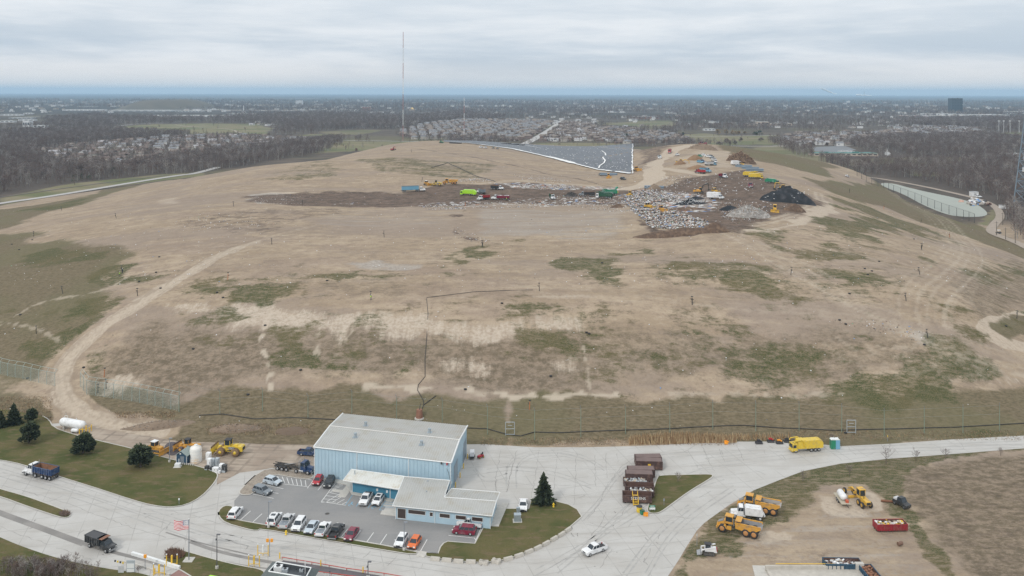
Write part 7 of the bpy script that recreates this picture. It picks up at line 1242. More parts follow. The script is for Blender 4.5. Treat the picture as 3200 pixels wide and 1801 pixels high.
def litter(name, spots, size, wts, lab, lift=0.0):
    X, Y, Z = Tmany(spots); n = len(X); V = np.zeros((n, 8, 3)); base = np.array([(-1, -1, -1), (1, -1, -1), (1, 1, -1), (-1, 1, -1), (-1, -1, 1), (1, -1, 1), (1, 1, 1), (-1, 1, 1)], float) * .5
    S = rng.uniform(.35, 1, (n, 3)) * rng.uniform(size[0], size[1], (n, 1)) * np.array([1.2, 1, .55]); V = base[None] * S[:, None] * (1 + rng.uniform(-.3, .3, (n, 8, 3))); an = rng.uniform(0, 6.28, n); ti = rng.uniform(-.5, .5, n)
    x = V[..., 0] * np.cos(ti)[:, None] + V[..., 2] * np.sin(ti)[:, None]; z = -V[..., 0] * np.sin(ti)[:, None] + V[..., 2] * np.cos(ti)[:, None]; y = V[..., 1]; X2 = x * np.cos(an)[:, None] - y * np.sin(an)[:, None] + X[:, None]; Y2 = x * np.sin(an)[:, None] + y * np.cos(an)[:, None] + Y[:, None]; Z2 = z + (Z + S[:, 2] * .3 + lift * rng.random(n))[:, None]
    vv = np.stack([X2, Y2, Z2], -1).reshape(-1, 3); q_ = np.array([(4, 5, 6, 7), (0, 1, 5, 4), (1, 2, 6, 5), (2, 3, 7, 6), (3, 0, 4, 7)]); ff = (np.arange(n)[:, None, None] * 8 + q_[None]).reshape(-1, 4)
    me_ = D.meshes.new(name); me_.vertices.add(len(vv)); me_.vertices.foreach_set('co', vv.ravel()); me_.loops.add(ff.size); me_.loops.foreach_set('vertex_index', ff.ravel()); me_.polygons.add(len(ff)); me_.polygons.foreach_set('loop_start', np.arange(0, ff.size, 4)); me_.polygons.foreach_set('loop_total', np.full(len(ff), 4)); me_.update(calc_edges=True)
    for m in LC: me_.materials.append(m)
    me_.polygons.foreach_set('material_index', np.repeat(rng.choice(len(LC), n, p=np.array(wts) / sum(wts)), 5)); o = D.objects.new(name, me_); COL.objects.link(o); return tag(o, lab, 'litter', kind='stuff')
FACE = [(480,500),(620,470),(760,500),(900,560),(700,590),(860,650),(1000,700),(1160,755),(1250,815),(1240,838),(900,838),(680,810),(560,700),(480,620),(430,560)]
litter('trash', rngpoly(M2, FACE, 21000), (.22, .85), (18, 27, 28, 3, 16, 7, 1), 'dense heaped mixed trash spilling down the working face', .8)
sp = rngpoly(M1, [(1780,560),(2100,600),(2576,600),(2576,750),(2200,740),(1900,690),(1300,710),(900,720),(820,640),(1300,650),(1700,640)], 2600) + rngpoly(M1, [(330,680),(820,680),(820,722),(420,722)], 900) + rngpoly(M1, [(1350,470),(1750,480),(1960,480),(1900,520),(1500,525),(1360,500)], 1300) + rngpoly(M1, [(750,430),(940,400),(1110,440),(1000,450),(760,450)], 700) + rngpoly(M1, [(1290,370),(1700,400),(1900,450),(1600,460),(1350,410)], 600) + rngpoly(F, [(625,495),(760,488),(765,512),(640,514)], 250) + rngpoly(M2, [(640,470),(980,480),(1180,540),(1100,620),(900,570),(700,540)], 1200) + rngpoly(M2, [(1300,560),(1750,600),(1700,730),(1400,760),(1250,650)], 700) + rngpoly(M2, [(760,360),(1050,330),(1250,380),(1000,430),(780,450)], 500) + rngpoly(Q3, [(1080,190),(1250,130),(1500,130),(1750,200),(1500,240),(1150,235)], 260) + rngpoly(Q5, [(1000,640),(1400,640),(1780,740),(1640,780),(1300,700)], 110) + rngpoly(Q4, [(870,40),(930,20),(1150,120),(1080,140),(900,90)], 130)
litter('scattered_trash', sp, (.14, .5), (20, 30, 30, 2, 12, 5, 1), 'thin spread of trash over the dark refuse ground')
R0 = random.Random(3); X_ = [(x, y) for x, y in zip(rng.uniform(0, 3200, 5200), 1340 - 880 * rng.power(1.0, 5200) * 1.0)]; X_ = [(x, y) for x, y in X_ if y > 620 + abs(x - 1600) * .02 or 600 < x < 2700 and y > 500]
litter('wind_blown_litter', [q_ for q_ in X_ if q_[1] < 900 or R0.random() < .1][:1700], (.12, .42), (60, 20, 6, 4, 6, 2, 2), 'white specks of wind blown litter over the cover soil')
litter('liner_ballast', rngpoly(M1, [(700,40),(1500,80),(2400,85),(2480,340),(2300,330),(1900,250),(1400,130),(900,60)], 520), (.3, .9), (80, 10, 0, 2, 4, 0, 4), 'white ballast bags dotted over the grey liner', 1.0)
# ---------------------------------------------------------------- trees
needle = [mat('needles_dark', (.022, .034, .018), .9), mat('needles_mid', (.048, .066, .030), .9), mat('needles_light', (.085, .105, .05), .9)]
bark = mat('bark', (.14, .11, .09), .95, var=.3, vs=2); barkp = mat('bark_pale', (.30, .28, .26), .95); twig = mat('twig_grey', (.172, .140, .128), .95); twig2 = mat('twig_brown', (.145, .103, .088), .95); twig3 = mat('twig_pale', (.29, .262, .24), .95)
R = random.Random(5)
def leafy(h, w, n, shape, mats_, size, z0=.12):
    """crown of many small leaf sprays; shape 'cone' or 'round'"""
    b = MB(); lobes = [(R.uniform(0, 6.28), R.uniform(.15, .9), R.uniform(.10, .26)) for _ in range(26)]
    for _ in range(n):
        if shape == 'cone':
            t = 1 - math.sqrt(R.random()); tt = (t * 11) % 1; rr = (1 - t) ** .85 * w * (.62 + .38 * (1 - tt)) * (1 + .22 * math.sin(t * 40)) ; a = R.uniform(0, 6.28); rr *= (1 + .45 * math.sin(3 * a + t * 9) * math.sin(5 * a - t * 6)) * R.uniform(.45, 1.0) ** .5
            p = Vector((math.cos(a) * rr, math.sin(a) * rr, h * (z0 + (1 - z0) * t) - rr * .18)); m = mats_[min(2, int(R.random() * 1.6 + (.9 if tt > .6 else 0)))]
        else:
            a0, t0, r0 = R.choice(lobes); c = Vector((math.cos(a0) * w * .62 * math.sin(math.pi * min(.95, t0 * .8 + .2)), math.sin(a0) * w * .62 * math.sin(math.pi * min(.95, t0 * .8 + .2)), h * (z0 + (1 - z0) * t0 * .9)))
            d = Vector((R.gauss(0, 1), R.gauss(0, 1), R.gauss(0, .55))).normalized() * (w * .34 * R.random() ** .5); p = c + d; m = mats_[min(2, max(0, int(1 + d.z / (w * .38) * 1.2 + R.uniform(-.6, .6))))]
        s = size * R.uniform(.6, 1.4); d1 = Vector((p.x, p.y, R.uniform(-.6, 1.2) * w * .4)).normalized() * s; d2 = Vector((R.uniform(-1, 1), R.uniform(-1, 1), R.uniform(-.5, .5))).normalized() * s * .55
        b.add([p - d1, p + d2, p + d1, p - d2], [(0, 1, 2), (0, 2, 3)], m)
    return b
def evergreen(fn, base, topy, wpx, shape, n, lab, name='pine_tree', on=U, hmul=1.0):
    p = on(fn(*base)); u, v = uv(fn(base[0], topy)); h = (HC - v * p.y / FPX - p.z) * hmul; a_ = uv(fn(base[0] - wpx / 2, base[1])); c_ = uv(fn(base[0] + wpx / 2, base[1])); w = (c_[0] - a_[0]) * p.y / FPX / 2
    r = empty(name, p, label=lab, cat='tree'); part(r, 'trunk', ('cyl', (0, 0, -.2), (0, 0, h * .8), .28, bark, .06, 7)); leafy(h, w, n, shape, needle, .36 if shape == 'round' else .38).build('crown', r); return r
evergreen(A, (625,528), 368, 185, 'round', 5600, 'broad dark pine on the lawn, middle one of the row'); evergreen(A, (1060,630), 446, 195, 'round', 5600, 'broad dark pine on the lawn nearest the orange bulldozer'); evergreen(A, (218,450), 272, 165, 'round', 4600, 'broad dark pine below the tall spruce at the left lawn')
evergreen(A, (102,308), 145, 110, 'cone', 2600, 'pointed dark spruce near the left edge of the lawn', 'spruce_tree'); evergreen(A, (238,300), 175, 100, 'round', 2200, 'small round pine between the spruce and the propane tank'); evergreen(A, (8,330), 205, 80, 'cone', 1600, 'spruce cut by the left edge of the picture', 'spruce_tree')
evergreen(C3, (575,795), 515, 165, 'cone', 5200, 'tall spruce on the lawn beside the concrete yard', 'spruce_tree'); 
ga = 'evergreens at the edge of the left woods'
for x, y, t, w_ in ((545,768,680,62),(650,742,690,50),(595,735,672,34),(828,700,628,58),(1100,578,548,34),(715,570,515,30),(495,548,498,22),(1032,528,495,20),(1108,480,440,26),(1243,488,458,16),(1392,535,490,26),(645,470,440,18),(850,540,512,26)): evergreen(G8, (x, y), t, w_, 'cone' if w_ < 50 else 'round', 260, 'dark green evergreen among the bare trees and houses beyond the left road', 'evergreen_tree').__setitem__('group', ga)
evergreen(G7, (600,468), 415, 34, 'cone', 260, 'dark evergreen among houses on the right', 'evergreen_tree'); evergreen(G7, (890,658), 625, 22, 'cone', 160, 'small evergreen in the green clearing on the right', 'evergreen_tree')
for x in (1035, 1065, 1490, 1510, 765, 830, 870, 930, 1245, 1275, 1300, 1385, 1420): evergreen(G8, (x, 405 if x > 900 else 350), 352 if x > 900 else 308, 18 if x > 900 else 26, 'cone', 120, 'pointed evergreen standing in the row by the golf course', 'evergreen_tree').__setitem__('group', 'evergreens by the golf course')
for x in list(range(790, 1500, 52)) + list(range(1750, 2500, 48)): evergreen(Q1, (x + R.uniform(-12, 12), 442 if x < 1500 else 450), R.uniform(385, 410), R.uniform(16, 34), 'round' if R.random() < .5 else 'cone', 130, 'dark evergreen in the screen between the fields and the middle suburb', 'evergreen_tree').__setitem__('group', 'evergreens screening the middle suburb')
def bare(h, spread, seed, n1=9, n2=7, n3=5, tm=twig, tw=.05, split=False, bm=None):
    r_ = random.Random(seed); b = MB(); c = b if not split else MB(); bm = bm or tm
    b.cyl((0, 0, -.3), (0, 0, h * .45), h * .018 + .03, bm, h * .012, 5, False); b.cyl((0, 0, h * .45), (r_.uniform(-.3, .3), r_.uniform(-.3, .3), h * .8), h * .012, bm, .03, 4, False)
    for i in range(n1):
        z = h * (.22 + .5 * i / n1); a = i * 2.4 + r_.uniform(-.4, .4); L_ = spread * r_.uniform(.6, 1.05) * (1.1 - .5 * i / n1); e = Vector((math.cos(a) * L_, math.sin(a) * L_, z + L_ * r_.uniform(.55, 1.25))); e.z = min(e.z, h * .95); s = Vector((0, 0, z)); c.cyl(s, e, h * .007 + .02, tm, .025, 3, False)
        for j in range(n2):
            f_ = r_.uniform(.3, 1); q = s.lerp(e, f_); d = Vector((r_.uniform(-1, 1), r_.uniform(-1, 1), r_.uniform(.1, 1.3))).normalized() * spread * r_.uniform(.25, .5); g_ = q + d; c.add([q, q + Vector((tw * 1.6, tw, 0)), g_], [(0, 1, 2)], tm)
            for k in range(n3):
                q2 = q.lerp(g_, r_.uniform(.3, 1)); d2 = Vector((r_.uniform(-1, 1), r_.uniform(-1, 1), r_.uniform(-.1, 1))).normalized() * spread * r_.uniform(.12, .3); si = Vector((r_.uniform(-1, 1), r_.uniform(-1, 1), 0)).normalized() * tw * 1.5; c.add([q2, q2 + si, q2 + d2 + si * .4], [(0, 1, 2)], tm)
    return (b, c) if split else b
for fn, x, yb, yt, lab in ((E,1465,385,225,'bare young tree at the road edge, tallest of the row'),(E,1705,365,262,'bare leaning young tree right of the tallest one'),(E,1945,350,250,'bare young tree third from the tallest along the road'),(E,2388,320,250,'thin bare sapling at the far right roadside'),(E,1170,475,395,'bare bushy young tree in the grass above the dump trucks'),(E,795,530,440,'bare leaning sapling left of the bushy young tree'),(C3,1790,600,498,'bare pale shrub in the triangle lawn'),(E,1030,205,140,'bare small tree behind the portable toilets'),(C3,390,1130,1129,''),(A,1042,1425,1370,'dark dry shrub stem beside the notice board'),(E,2500,120,60,'')):
    if not lab: continue
    p = U(fn(x, yb)); u, v = uv(fn(x, yt)); h = max(1.5, HC - v * p.y / FPX); r = empty('bare_tree', p, label=lab, cat='tree'); tr_, cr = bare(h, h * .42, int(x), 8, 6, 5, twig if 'pale' not in lab else twig3, .03, True, bark); tr_.build('trunk', r); cr.build('crown', r)
# stock of bare trees for the woods
PROT = [bare(15, 4.2, s_, 10, 8, 5, tm_, .11, True, bk) for s_, tm_, bk in ((1, twig, twig2), (2, twig2, twig2), (3, twig, barkp), (4, twig3, barkp), (5, twig2, twig), (6, twig, twig2))]
hidden = D.collections.new('tree_stock')
prot_obj = []
for i, (t_, c_) in enumerate(PROT):
    m_ = MB(); m_.v = t_.v + c_.v; k = len(t_.v); m_.f = t_.f + [tuple(a + k for a in f) for f in c_.f]; [m_.mi(q_) for q_ in t_.mats + c_.mats]; m_.m = [m_.mi(t_.mats[a]) for a in t_.m] + [m_.mi(c_.mats[a]) for a in c_.m]; m_.sm = t_.sm + c_.sm
    o = m_.build('bare_tree_stock'); COL.objects.unlink(o); hidden.objects.link(o); prot_obj.append(o)
TM = [(t_.build('trunk'), c_.build('crown')) for t_, c_ in PROT]
for a_, b_ in TM: COL.objects.unlink(a_); COL.objects.unlink(b_)
def scatter(name, pts, sc, lab, coll, cat='woodland'):
    me_ = D.meshes.new(name); me_.from_pydata([tuple(p) for p in pts], [], []); a = me_.attributes.new('sc', 'FLOAT', 'POINT'); a.data.foreach_set('value', np.array(sc, np.float32)); a = me_.attributes.new('rot', 'FLOAT', 'POINT'); a.data.foreach_set('value', rng.uniform(0, 6.28, len(pts)).astype(np.float32)); a = me_.attributes.new('pick', 'INT', 'POINT'); a.data.foreach_set('value', rng.integers(0, len(coll.objects), len(pts)).astype(np.int32))
    o = D.objects.new(name, me_); COL.objects.link(o); tag(o, lab, cat, kind='stuff'); ng = D.node_groups.new(name, 'GeometryNodeTree'); ng.interface.new_socket('Geometry', in_out='INPUT', socket_type='NodeSocketGeometry'); ng.interface.new_socket('Geometry', in_out='OUTPUT', socket_type='NodeSocketGeometry'); N, L = ng.nodes, ng.links
    gi, go, ip, ci = N.new('NodeGroupInput'), N.new('NodeGroupOutput'), N.new('GeometryNodeInstanceOnPoints'), N.new('GeometryNodeCollectionInfo'); ci.inputs[0].default_value = coll; ci.inputs[1].default_value = True; ci.inputs[2].default_value = True
    def at(n_, ty): q_ = N.new('GeometryNodeInputNamedAttribute'); q_.data_type = ty; q_.inputs[0].default_value = n_; return q_.outputs[0]
    cx = N.new('ShaderNodeCombineXYZ'); L.new(at('rot', 'FLOAT'), cx.inputs[2]); L.new(gi.outputs[0], ip.inputs['Points']); L.new(ci.outputs[0], ip.inputs['Instance']); ip.inputs['Pick Instance'].default_value = True; L.new(at('pick', 'INT'), ip.inputs['Instance Index']); L.new(cx.outputs[0], ip.inputs['Rotation']); L.new(at('sc', 'FLOAT'), ip.inputs['Scale']); L.new(ip.outputs[0], go.inputs[0])
    md = o.modifiers.new('scatter', 'NODES'); md.node_group = ng; return o
def inpoly(X, Y, poly): return polydist(X, Y, poly)[0]
WOODS = [(G8, [(-700,480),(0,385),(700,362),(1000,380),(1400,400),(1350,420),(980,440),(700,462),(480,480),(260,520),(290,575),(450,600),(620,640),(900,650),(1250,580),(1600,520),(2050,470),(2380,450),(2350,540),(1650,650),(1350,685),(1100,690),(750,735),(450,755),(150,800),(0,830),(-700,960)]),
  (Q1, [(0,250),(400,235),(700,262),(1100,210),(1500,250),(1380,282),(1150,280),(900,300),(700,345),(350,345),(0,350)]), (Q1, [(0,440),(60,430),(200,420),(180,470),(60,530),(0,540)]),
  (G7, [(350,520),(700,480),(1500,460),(1900,500),(1900,1350),(1720,1290),(1690,1180),(1690,1040),(1560,960),(1200,880),(950,820),(620,790),(460,780),(280,740),(150,660),(300,655),(680,640),(900,640),(860,600),(650,600),(420,550)]),
  (G7, [(830,340),(1250,325),(1900,318),(1900,425),(1400,400),(900,385)]), (Q2, [(700,330),(1380,320),(1380,380),(900,375),(700,370)]), (G8, [(1650,300),(1500,285),(2100,260),(2576,250),(2576,385),(2000,405),(2100,345),(1900,325),(1500,318),(1650,310)]), (G8, [(300,290),(700,260),(1000,290),(1500,285),(1500,315),(900,330),(700,360),(400,350)]), (Q2, [(1600,560),(1700,540),(2080,660),(2060,740),(1900,700)])]
CLEAR = [(G7, [(300,660),(620,645),(900,645),(1000,640),(1400,640),(1500,655),(1100,680),(900,690),(450,700)]), (G7, [(720,580),(780,580),(780,630),(700,630)]), (G7, [(1700,600),(1845,600),(1845,640),(1700,640)]), (Q1, [(300,345),(520,350),(400,395),(0,405),(0,360)])]
CLR = [UL(fn, l) for fn, l in CLEAR]
TP, TS, NEARW = [], [], []
for wi, (fn, l) in enumerate(WOODS):
    poly = UL(fn, l); xs = [p.x for p in poly]; ys = [p.y for p in poly]; area = (max(xs) - min(xs)) * (max(ys) - min(ys)); far = min(ys) > 1500
    sp_ = 8.0 if not far else 8.0 + (sum(ys) / len(ys) - 1500) / 260; n = int(area / sp_ ** 2); n = min(n, 26000); X = rng.uniform(min(xs), max(xs), n); Y = rng.uniform(min(ys), max(ys), n); k = inpoly(X, Y, poly)
    for c_ in CLR: k &= ~inpoly(X, Y, c_)
    k &= ~inpoly(X, Y, FOOT); k &= np.abs(X / Y) < .72; X, Y = X[k], Y[k]; s = rng.uniform(.55, 1.15, len(X)) * (1 + max(0, sp_ - 8) * .05)
    for x, y, q_ in zip(X, Y, s): (NEARW if y < 1500 else TP).append((x, y, q_))
# suburbs: bare street trees between the houses
HOODS = {'left': (G8, [(260,525),(480,485),(720,462),(980,435),(1400,412),(1700,405),(2100,425),(2430,450),(2050,472),(1600,522),(1250,582),(900,655),(640,640),(450,600)]), 'middle': (Q1, [(650,365),(800,318),(1000,290),(1250,272),(1750,282),(1880,290),(1700,420),(1620,445),(1000,430),(780,430),(600,395)]), 'road': (Q1, [(1830,400),(1960,290),(2180,300),(2200,330),(2576,345),(2576,445),(1780,445)]), 'crest': (Q2, [(0,425),(200,425),(380,470),(560,470),(760,520),(860,575),(0,580)]), 'right': (G7, [(-150,480),(0,450),(250,440),(850,430),(860,500),(400,545),(150,545),(-150,550)]), 'school': (G7, [(700,400),(1000,385),(1480,400),(1500,465),(900,475),(860,430)])}
HP = {}
for nm, (fn, l) in HOODS.items():
    poly = UL(fn, l); xs = [p.x for p in poly]; ys = [p.y for p in poly]; out = []; a_ = {'left': .35, 'middle': .12, 'road': -.3, 'crest': -.3, 'right': .2, 'school': .1}[nm]; ca, sa = math.cos(a_), math.sin(a_); R_ = max(max(xs) - min(xs), max(ys) - min(ys)) * .8; mx, my = sum(xs) / len(xs), sum(ys) / len(ys)
    i = -int(R_ / 21)
    gx, gy = np.meshgrid(np.arange(-int(R_ / 21), int(R_ / 21) + 1), np.arange(-int(R_ / 36), int(R_ / 36) + 1)); gx = gx.ravel(); gy = gy.ravel(); px_ = gx * 21. + rng.uniform(-3, 3, len(gx)); py_ = gy * 36. + np.where(gy % 2 == 0, 5, -5) + rng.uniform(-3, 3, len(gx)) ; X = mx + ca * px_ - sa * py_; Y = my + sa * px_ + ca * py_; k = inpoly(X, Y, poly) & ~inpoly(X, Y, FOOT); HP[nm] = [(x, y, a_ + (math.pi if b_ % 2 else 0)) for x, y, b_ in zip(X[k], Y[k], gy[k])]
    n = int((max(xs) - min(xs)) * (max(ys) - min(ys)) / (100 if max(ys) < 2600 else 170)); X = rng.uniform(min(xs), max(xs), n); Y = rng.uniform(min(ys), max(ys), n); k = inpoly(X, Y, poly) & ~inpoly(X, Y, FOOT)
    hx = np.array([h_[:2] for h_ in HP[nm]])
    for x, y in zip(X[k], Y[k]):
        if np.min((hx[:, 0] - x) ** 2 + (hx[:, 1] - y) ** 2) > 60: TP.append((x, y, R.uniform(.4, .85)))
# the country beyond: clumps of trees thinning with distance
n = 60000; fy_ = rng.random(n); Yf = 1500 * (9000 / 1500.) ** fy_; Xf = rng.uniform(-.72, .72, n) * Yf; dn = .45 * vnoise(Xf, Yf, 260, 21) + .35 * vnoise(Xf, Yf * 2, 700, 22) + .2 * vnoise(Xf, Yf, 90, 23); k = dn > .44
FLD = [UL(fn, l) for fn, l in ((G8, [(790,348),(1100,325),(1500,318),(1900,328),(2000,355),(1950,400),(1600,408),(1450,400),(950,385)]), (G8, [(2380,458),(2600,440),(2600,525),(2300,540)]), (Q1, [(40,470),(160,445),(900,445),(1000,440),(1000,520),(40,520)]), (Q1, [(1750,460),(2500,455),(2500,500),(1690,490)]), (Q2, [(740,480),(1000,472),(1250,500),(1720,490),(1730,600),(1500,590),(1000,595),(850,560),(750,500)]), (Q2, [(0,370),(330,350),(600,345),(700,370),(640,425),(400,430),(200,400)]), (G7, [(1530,440),(1900,428),(1900,485),(1700,478)]), (G8, [(-50,225),(700,212),(1700,225),(1650,275),(1000,270),(0,350)]))]
for c_ in FLD + [UL(*q_) for q_ in HOODS.values()]: k &= ~inpoly(Xf, Yf, c_)
k &= ~inpoly(Xf, Yf, FOOT) & (linedist(Xf, Yf, UL(Q1, [(1620,475),(1720,430),(1850,350),(1950,275)])) > 22)
for x, y in zip(Xf[k], Yf[k]): TP.append((x, y, R.uniform(.6, 1.15) * (1 + max(0, y - 2500) / 5000)))
FP = [];                                              # scattered trees in the open fields
for c_ in FLD[:7]:
    xs = [p.x for p in c_]; ys = [p.y for p in c_]; X = rng.uniform(min(xs), max(xs), 60); Y = rng.uniform(min(ys), max(ys), 60); kk = inpoly(X, Y, c_) & ~inpoly(X, Y, FOOT); FP += [(x, y, R.uniform(.4, .8)) for x, y in list(zip(X[kk], Y[kk]))[:22]]
TP += FP
NEARW.sort(key=lambda q_: q_[1]); edge = []; rest = []
for q_ in NEARW:
    if len(edge) < 280 and R.random() < .30 and abs(q_[0] / q_[1]) < .6: edge.append(q_)
    else: rest.append(q_)
scatter('left_woods' if 0 else 'woodland', [(x, y, 0) for x, y, s in rest if x < 0], [s for x, y, s in rest if x < 0], 'leafless grey brown woodland beyond the road on the left', hidden)
scatter('woodland', [(x, y, 0) for x, y, s in rest if x >= 0], [s for x, y, s in rest if x >= 0], 'leafless dark woodland beyond the pond on the right', hidden)
scatter('woodland', [(x, y, 0) for x, y, s in TP], [s for x, y, s in TP], 'far leafless trees spread over the suburbs to the horizon', hidden)
for i, (x, y, s) in enumerate(edge):
    r = empty('bare_tree', (x, y, 0), R.uniform(0, 6.28)); r.scale = (s, s, s * R.uniform(.9, 1.15)); k = i % len(TM); k = 3 if (k != 3 and R.random() < .05) else k
    for q_ in TM[k]: o = q_.copy(); COL.objects.link(o); o.parent = r
    pale = k == 3; side = 'left' if x < 0 else 'right'
    tag(r, f'pale grey leafless tree at the near edge of the {side} woods' if pale else f'dark leafless tree at the near edge of the {side} woods', 'tree', ('pale' if pale else 'dark') + f' trees along the {side} woods')
# autumn willows, on the far green
for x, y, t, w_, hh_ in ((1105,488,425,70,0),(1190,486,430,55,0),(1265,490,440,80,0),(1310,488,440,60,0),(1375,480,452,40,0)): 
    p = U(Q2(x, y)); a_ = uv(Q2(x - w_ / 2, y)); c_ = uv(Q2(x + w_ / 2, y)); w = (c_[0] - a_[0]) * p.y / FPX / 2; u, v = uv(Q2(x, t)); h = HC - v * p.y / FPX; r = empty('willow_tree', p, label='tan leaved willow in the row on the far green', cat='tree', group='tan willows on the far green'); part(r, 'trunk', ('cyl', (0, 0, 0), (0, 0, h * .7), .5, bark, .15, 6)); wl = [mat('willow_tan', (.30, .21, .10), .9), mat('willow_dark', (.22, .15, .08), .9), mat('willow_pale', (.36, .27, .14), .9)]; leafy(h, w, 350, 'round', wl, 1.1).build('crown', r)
for x, y, t, w_ in ((1525,496,440,90),(1480,492,452,60),(1120,592,552,70),(1195,575,520,60),(1280,590,540,46),(1335,560,510,50),(1540,555,510,70),(95,520,465,80),(180,520,470,60),(755,498,458,26),(570,486,450,30),(685,470,435,28),(2205,600,560,30),(2060,605,560,46),(1860,590,545,60)):
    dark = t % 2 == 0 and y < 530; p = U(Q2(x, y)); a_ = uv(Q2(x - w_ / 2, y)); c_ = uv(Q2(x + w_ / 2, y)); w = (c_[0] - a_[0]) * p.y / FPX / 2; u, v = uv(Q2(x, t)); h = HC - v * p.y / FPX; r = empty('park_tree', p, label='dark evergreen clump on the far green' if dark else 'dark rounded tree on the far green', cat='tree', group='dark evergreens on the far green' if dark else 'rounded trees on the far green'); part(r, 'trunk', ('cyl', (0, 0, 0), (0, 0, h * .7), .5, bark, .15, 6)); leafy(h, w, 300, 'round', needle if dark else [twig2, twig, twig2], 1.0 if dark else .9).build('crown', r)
# ---------------------------------------------------------------- reeds, shrubs
def blades(name, spots, h0, h1, mats_, lab, w_=.12, cat='reeds', on=T):
    b = MB()
    for fn_, (x, y) in spots:
        p = on(fn_(x, y)); h = R.uniform(h0, h1); dx, dy = R.uniform(-.5, .5), R.uniform(-.5, .5); b.add([p, p + Vector((w_, 0, 0)), p + Vector((dx, dy, h))], [(0, 1, 2)], R.choice(mats_))
    return tag(b.build(name), lab, cat, kind='stuff')
rd = [mat('reed_tan', (.31, .215, .12), .9), mat('reed_orange', (.27, .17, .09), .9), mat('reed_pale', (.45, .34, .2), .9)]
blades('reeds', [(C3, (x, 262 - 55 * R.random() ** 1.3 * math.sin(math.pi * min(1, max(.05, (x - 1340) / 820))) ** .5 - (x - 1350) * .02)) for x in [R.uniform(1345, 2315) for _ in range(1500)]], 1.3, 2.6, rd, 'tan reeds along the toe of the slope behind the haul road', .3)
blades('reeds', [(E, (R.uniform(0, 700), R.uniform(165, 200))) for _ in range(350)], .8, 1.6, rd, 'thin tan reeds behind the attachments', .22)
wdm = mat('weed_dun', (.17, .13, .09), .9); bs_ = [mat('shrub_red', (.16, .07, .05), .9), mat('shrub_brown', (.20, .13, .08), .9), twig2]
blades('shrubs', [(Q6, (470 + 95 * math.cos(a) * q_, 440 + 42 * math.sin(a) * q_)) for a, q_ in [(R.uniform(0, 6.28), R.random() ** .5) for _ in range(900)]], .5, 1.2, bs_, 'reddish brown shrub bed at the tip of the flag island', .2, 'shrubs', U)
blades('shrubs', [(A, (485 + 42 * math.cos(a) * q_, 985 + 20 * math.sin(a) * q_)) for a, q_ in [(R.uniform(0, 6.28), R.random() ** .5) for _ in range(320)]], .3, .8, [bs_[1], twig2, twig], 'small dry shrub bed at the end of the median', .16, 'shrubs', U)
bq2 = [U(A(R.gauss(300, 190), 1452 + R.uniform(-75, 40))) for _ in range(170)]; scatter('brush', [(p.x, p.y, .1) for p in bq2], [R.uniform(.10, .22) for _ in bq2], 'low bare brown brush at the bottom left corner', hidden, 'brush')
blades('weeds', [(Q3, (x_, R.uniform(1290, 1450))) for x_ in [R.uniform(0, 400) for _ in range(1500)] if x_ < 330] + [(Q3, (R.uniform(720, 1100), R.uniform(1385, 1425))) for _ in range(500)] + [(B, (R.uniform(-150, 740), R.uniform(200, 290))) for _ in range(700)], .15, .55, [bs_[1], wdm, rd[0]], 'dry brown weeds along the toe of the slope on the left', .16, 'weeds')
blades('weeds', [(C3, (R.uniform(0, 2300), R.uniform(200, 268))) for _ in range(1400)] + [(E, (R.uniform(700, 2576), R.uniform(120, 200) - 0)) for _ in range(1200)], .15, .45, [bs_[1], wdm, rd[0]], 'dry weeds along the toe of the slope beside the road', .16, 'weeds')
# ---------------------------------------------------------------- houses
rfm = [mat('roof_brown', (.15, .115, .10), .9), mat('roof_grey', (.20, .20, .21), .9), mat('roof_tan', (.21, .175, .15), .9), mat('roof_pale', (.34, .33, .34), .8)]; wlm = [mat('wall_cream', (.44, .41, .37), .9), mat('wall_brick', (.20, .145, .125), .9), mat('wall_white', (.66, .66, .65), .9)]
def house_mesh(L_, W_, hw, hr, hip, wm_, rm_, wing):
    b = MB(); b.box((0, 0, hw / 2), (L_, W_, hw), wm_); 
    if wing: b.box((L_ * .28, -W_ * .5 - 2, hw / 2 - .02), (6, 5, hw - .04), wm_)
    if not hip: b.add([(-L_ / 2, -W_ / 2, hw), (-L_ / 2, W_ / 2, hw), (-L_ / 2, 0, hw + hr * .95), (L_ / 2, -W_ / 2, hw), (L_ / 2, W_ / 2, hw), (L_ / 2, 0, hw + hr * .95)], [(0, 2, 1), (3, 4, 5)], wm_)
    b.box((-L_ * .2, -W_ / 2 - .03, hw * .5), (2.2, .06, 1.4), glass); b.box((L_ * .05, -W_ / 2 - .03, hw * .42), (1.1, .06, 2.1), wlm[2]); b.box((-L_ / 2 - .03, 0, hw * .55), (.06, 1.6, 1.2), glass)
    c = MB(); e = .6; q_ = W_ * .45 if hip else 0
    def rf(cx, cy, L, W, q_, z, ax): 
        P4 = [(-L / 2 - e, -W / 2 - e, z - .12), (L / 2 + e, -W / 2 - e, z - .12), (L / 2 + e, W / 2 + e, z - .12), (-L / 2 - e, W / 2 + e, z - .12), (-L / 2 - e + q_, 0, z + hr), (L / 2 + e - q_, 0, z + hr)]
        if ax: P4 = [(y, x, z_) for x, y, z_ in P4]
        c.add([(x + cx, y + cy, z_) for x, y, z_ in P4], [(0, 1, 5, 4), (1, 2, 5), (2, 3, 4, 5), (3, 0, 4)] if hip else [(0, 1, 5, 4), (2, 3, 4, 5)], rm_)
    rf(0, 0, L_, W_, q_, hw, 0)
    if wing: rf(L_ * .28, -W_ * .3 - 2, W_ * .6 + 6, 5, 2.5 if hip else 0, hw - .03, 1)
    c.box((L_ * .2, W_ * .15, hw + hr), (.8, .8, 1.4), wlm[1]); return b, c
HS = []
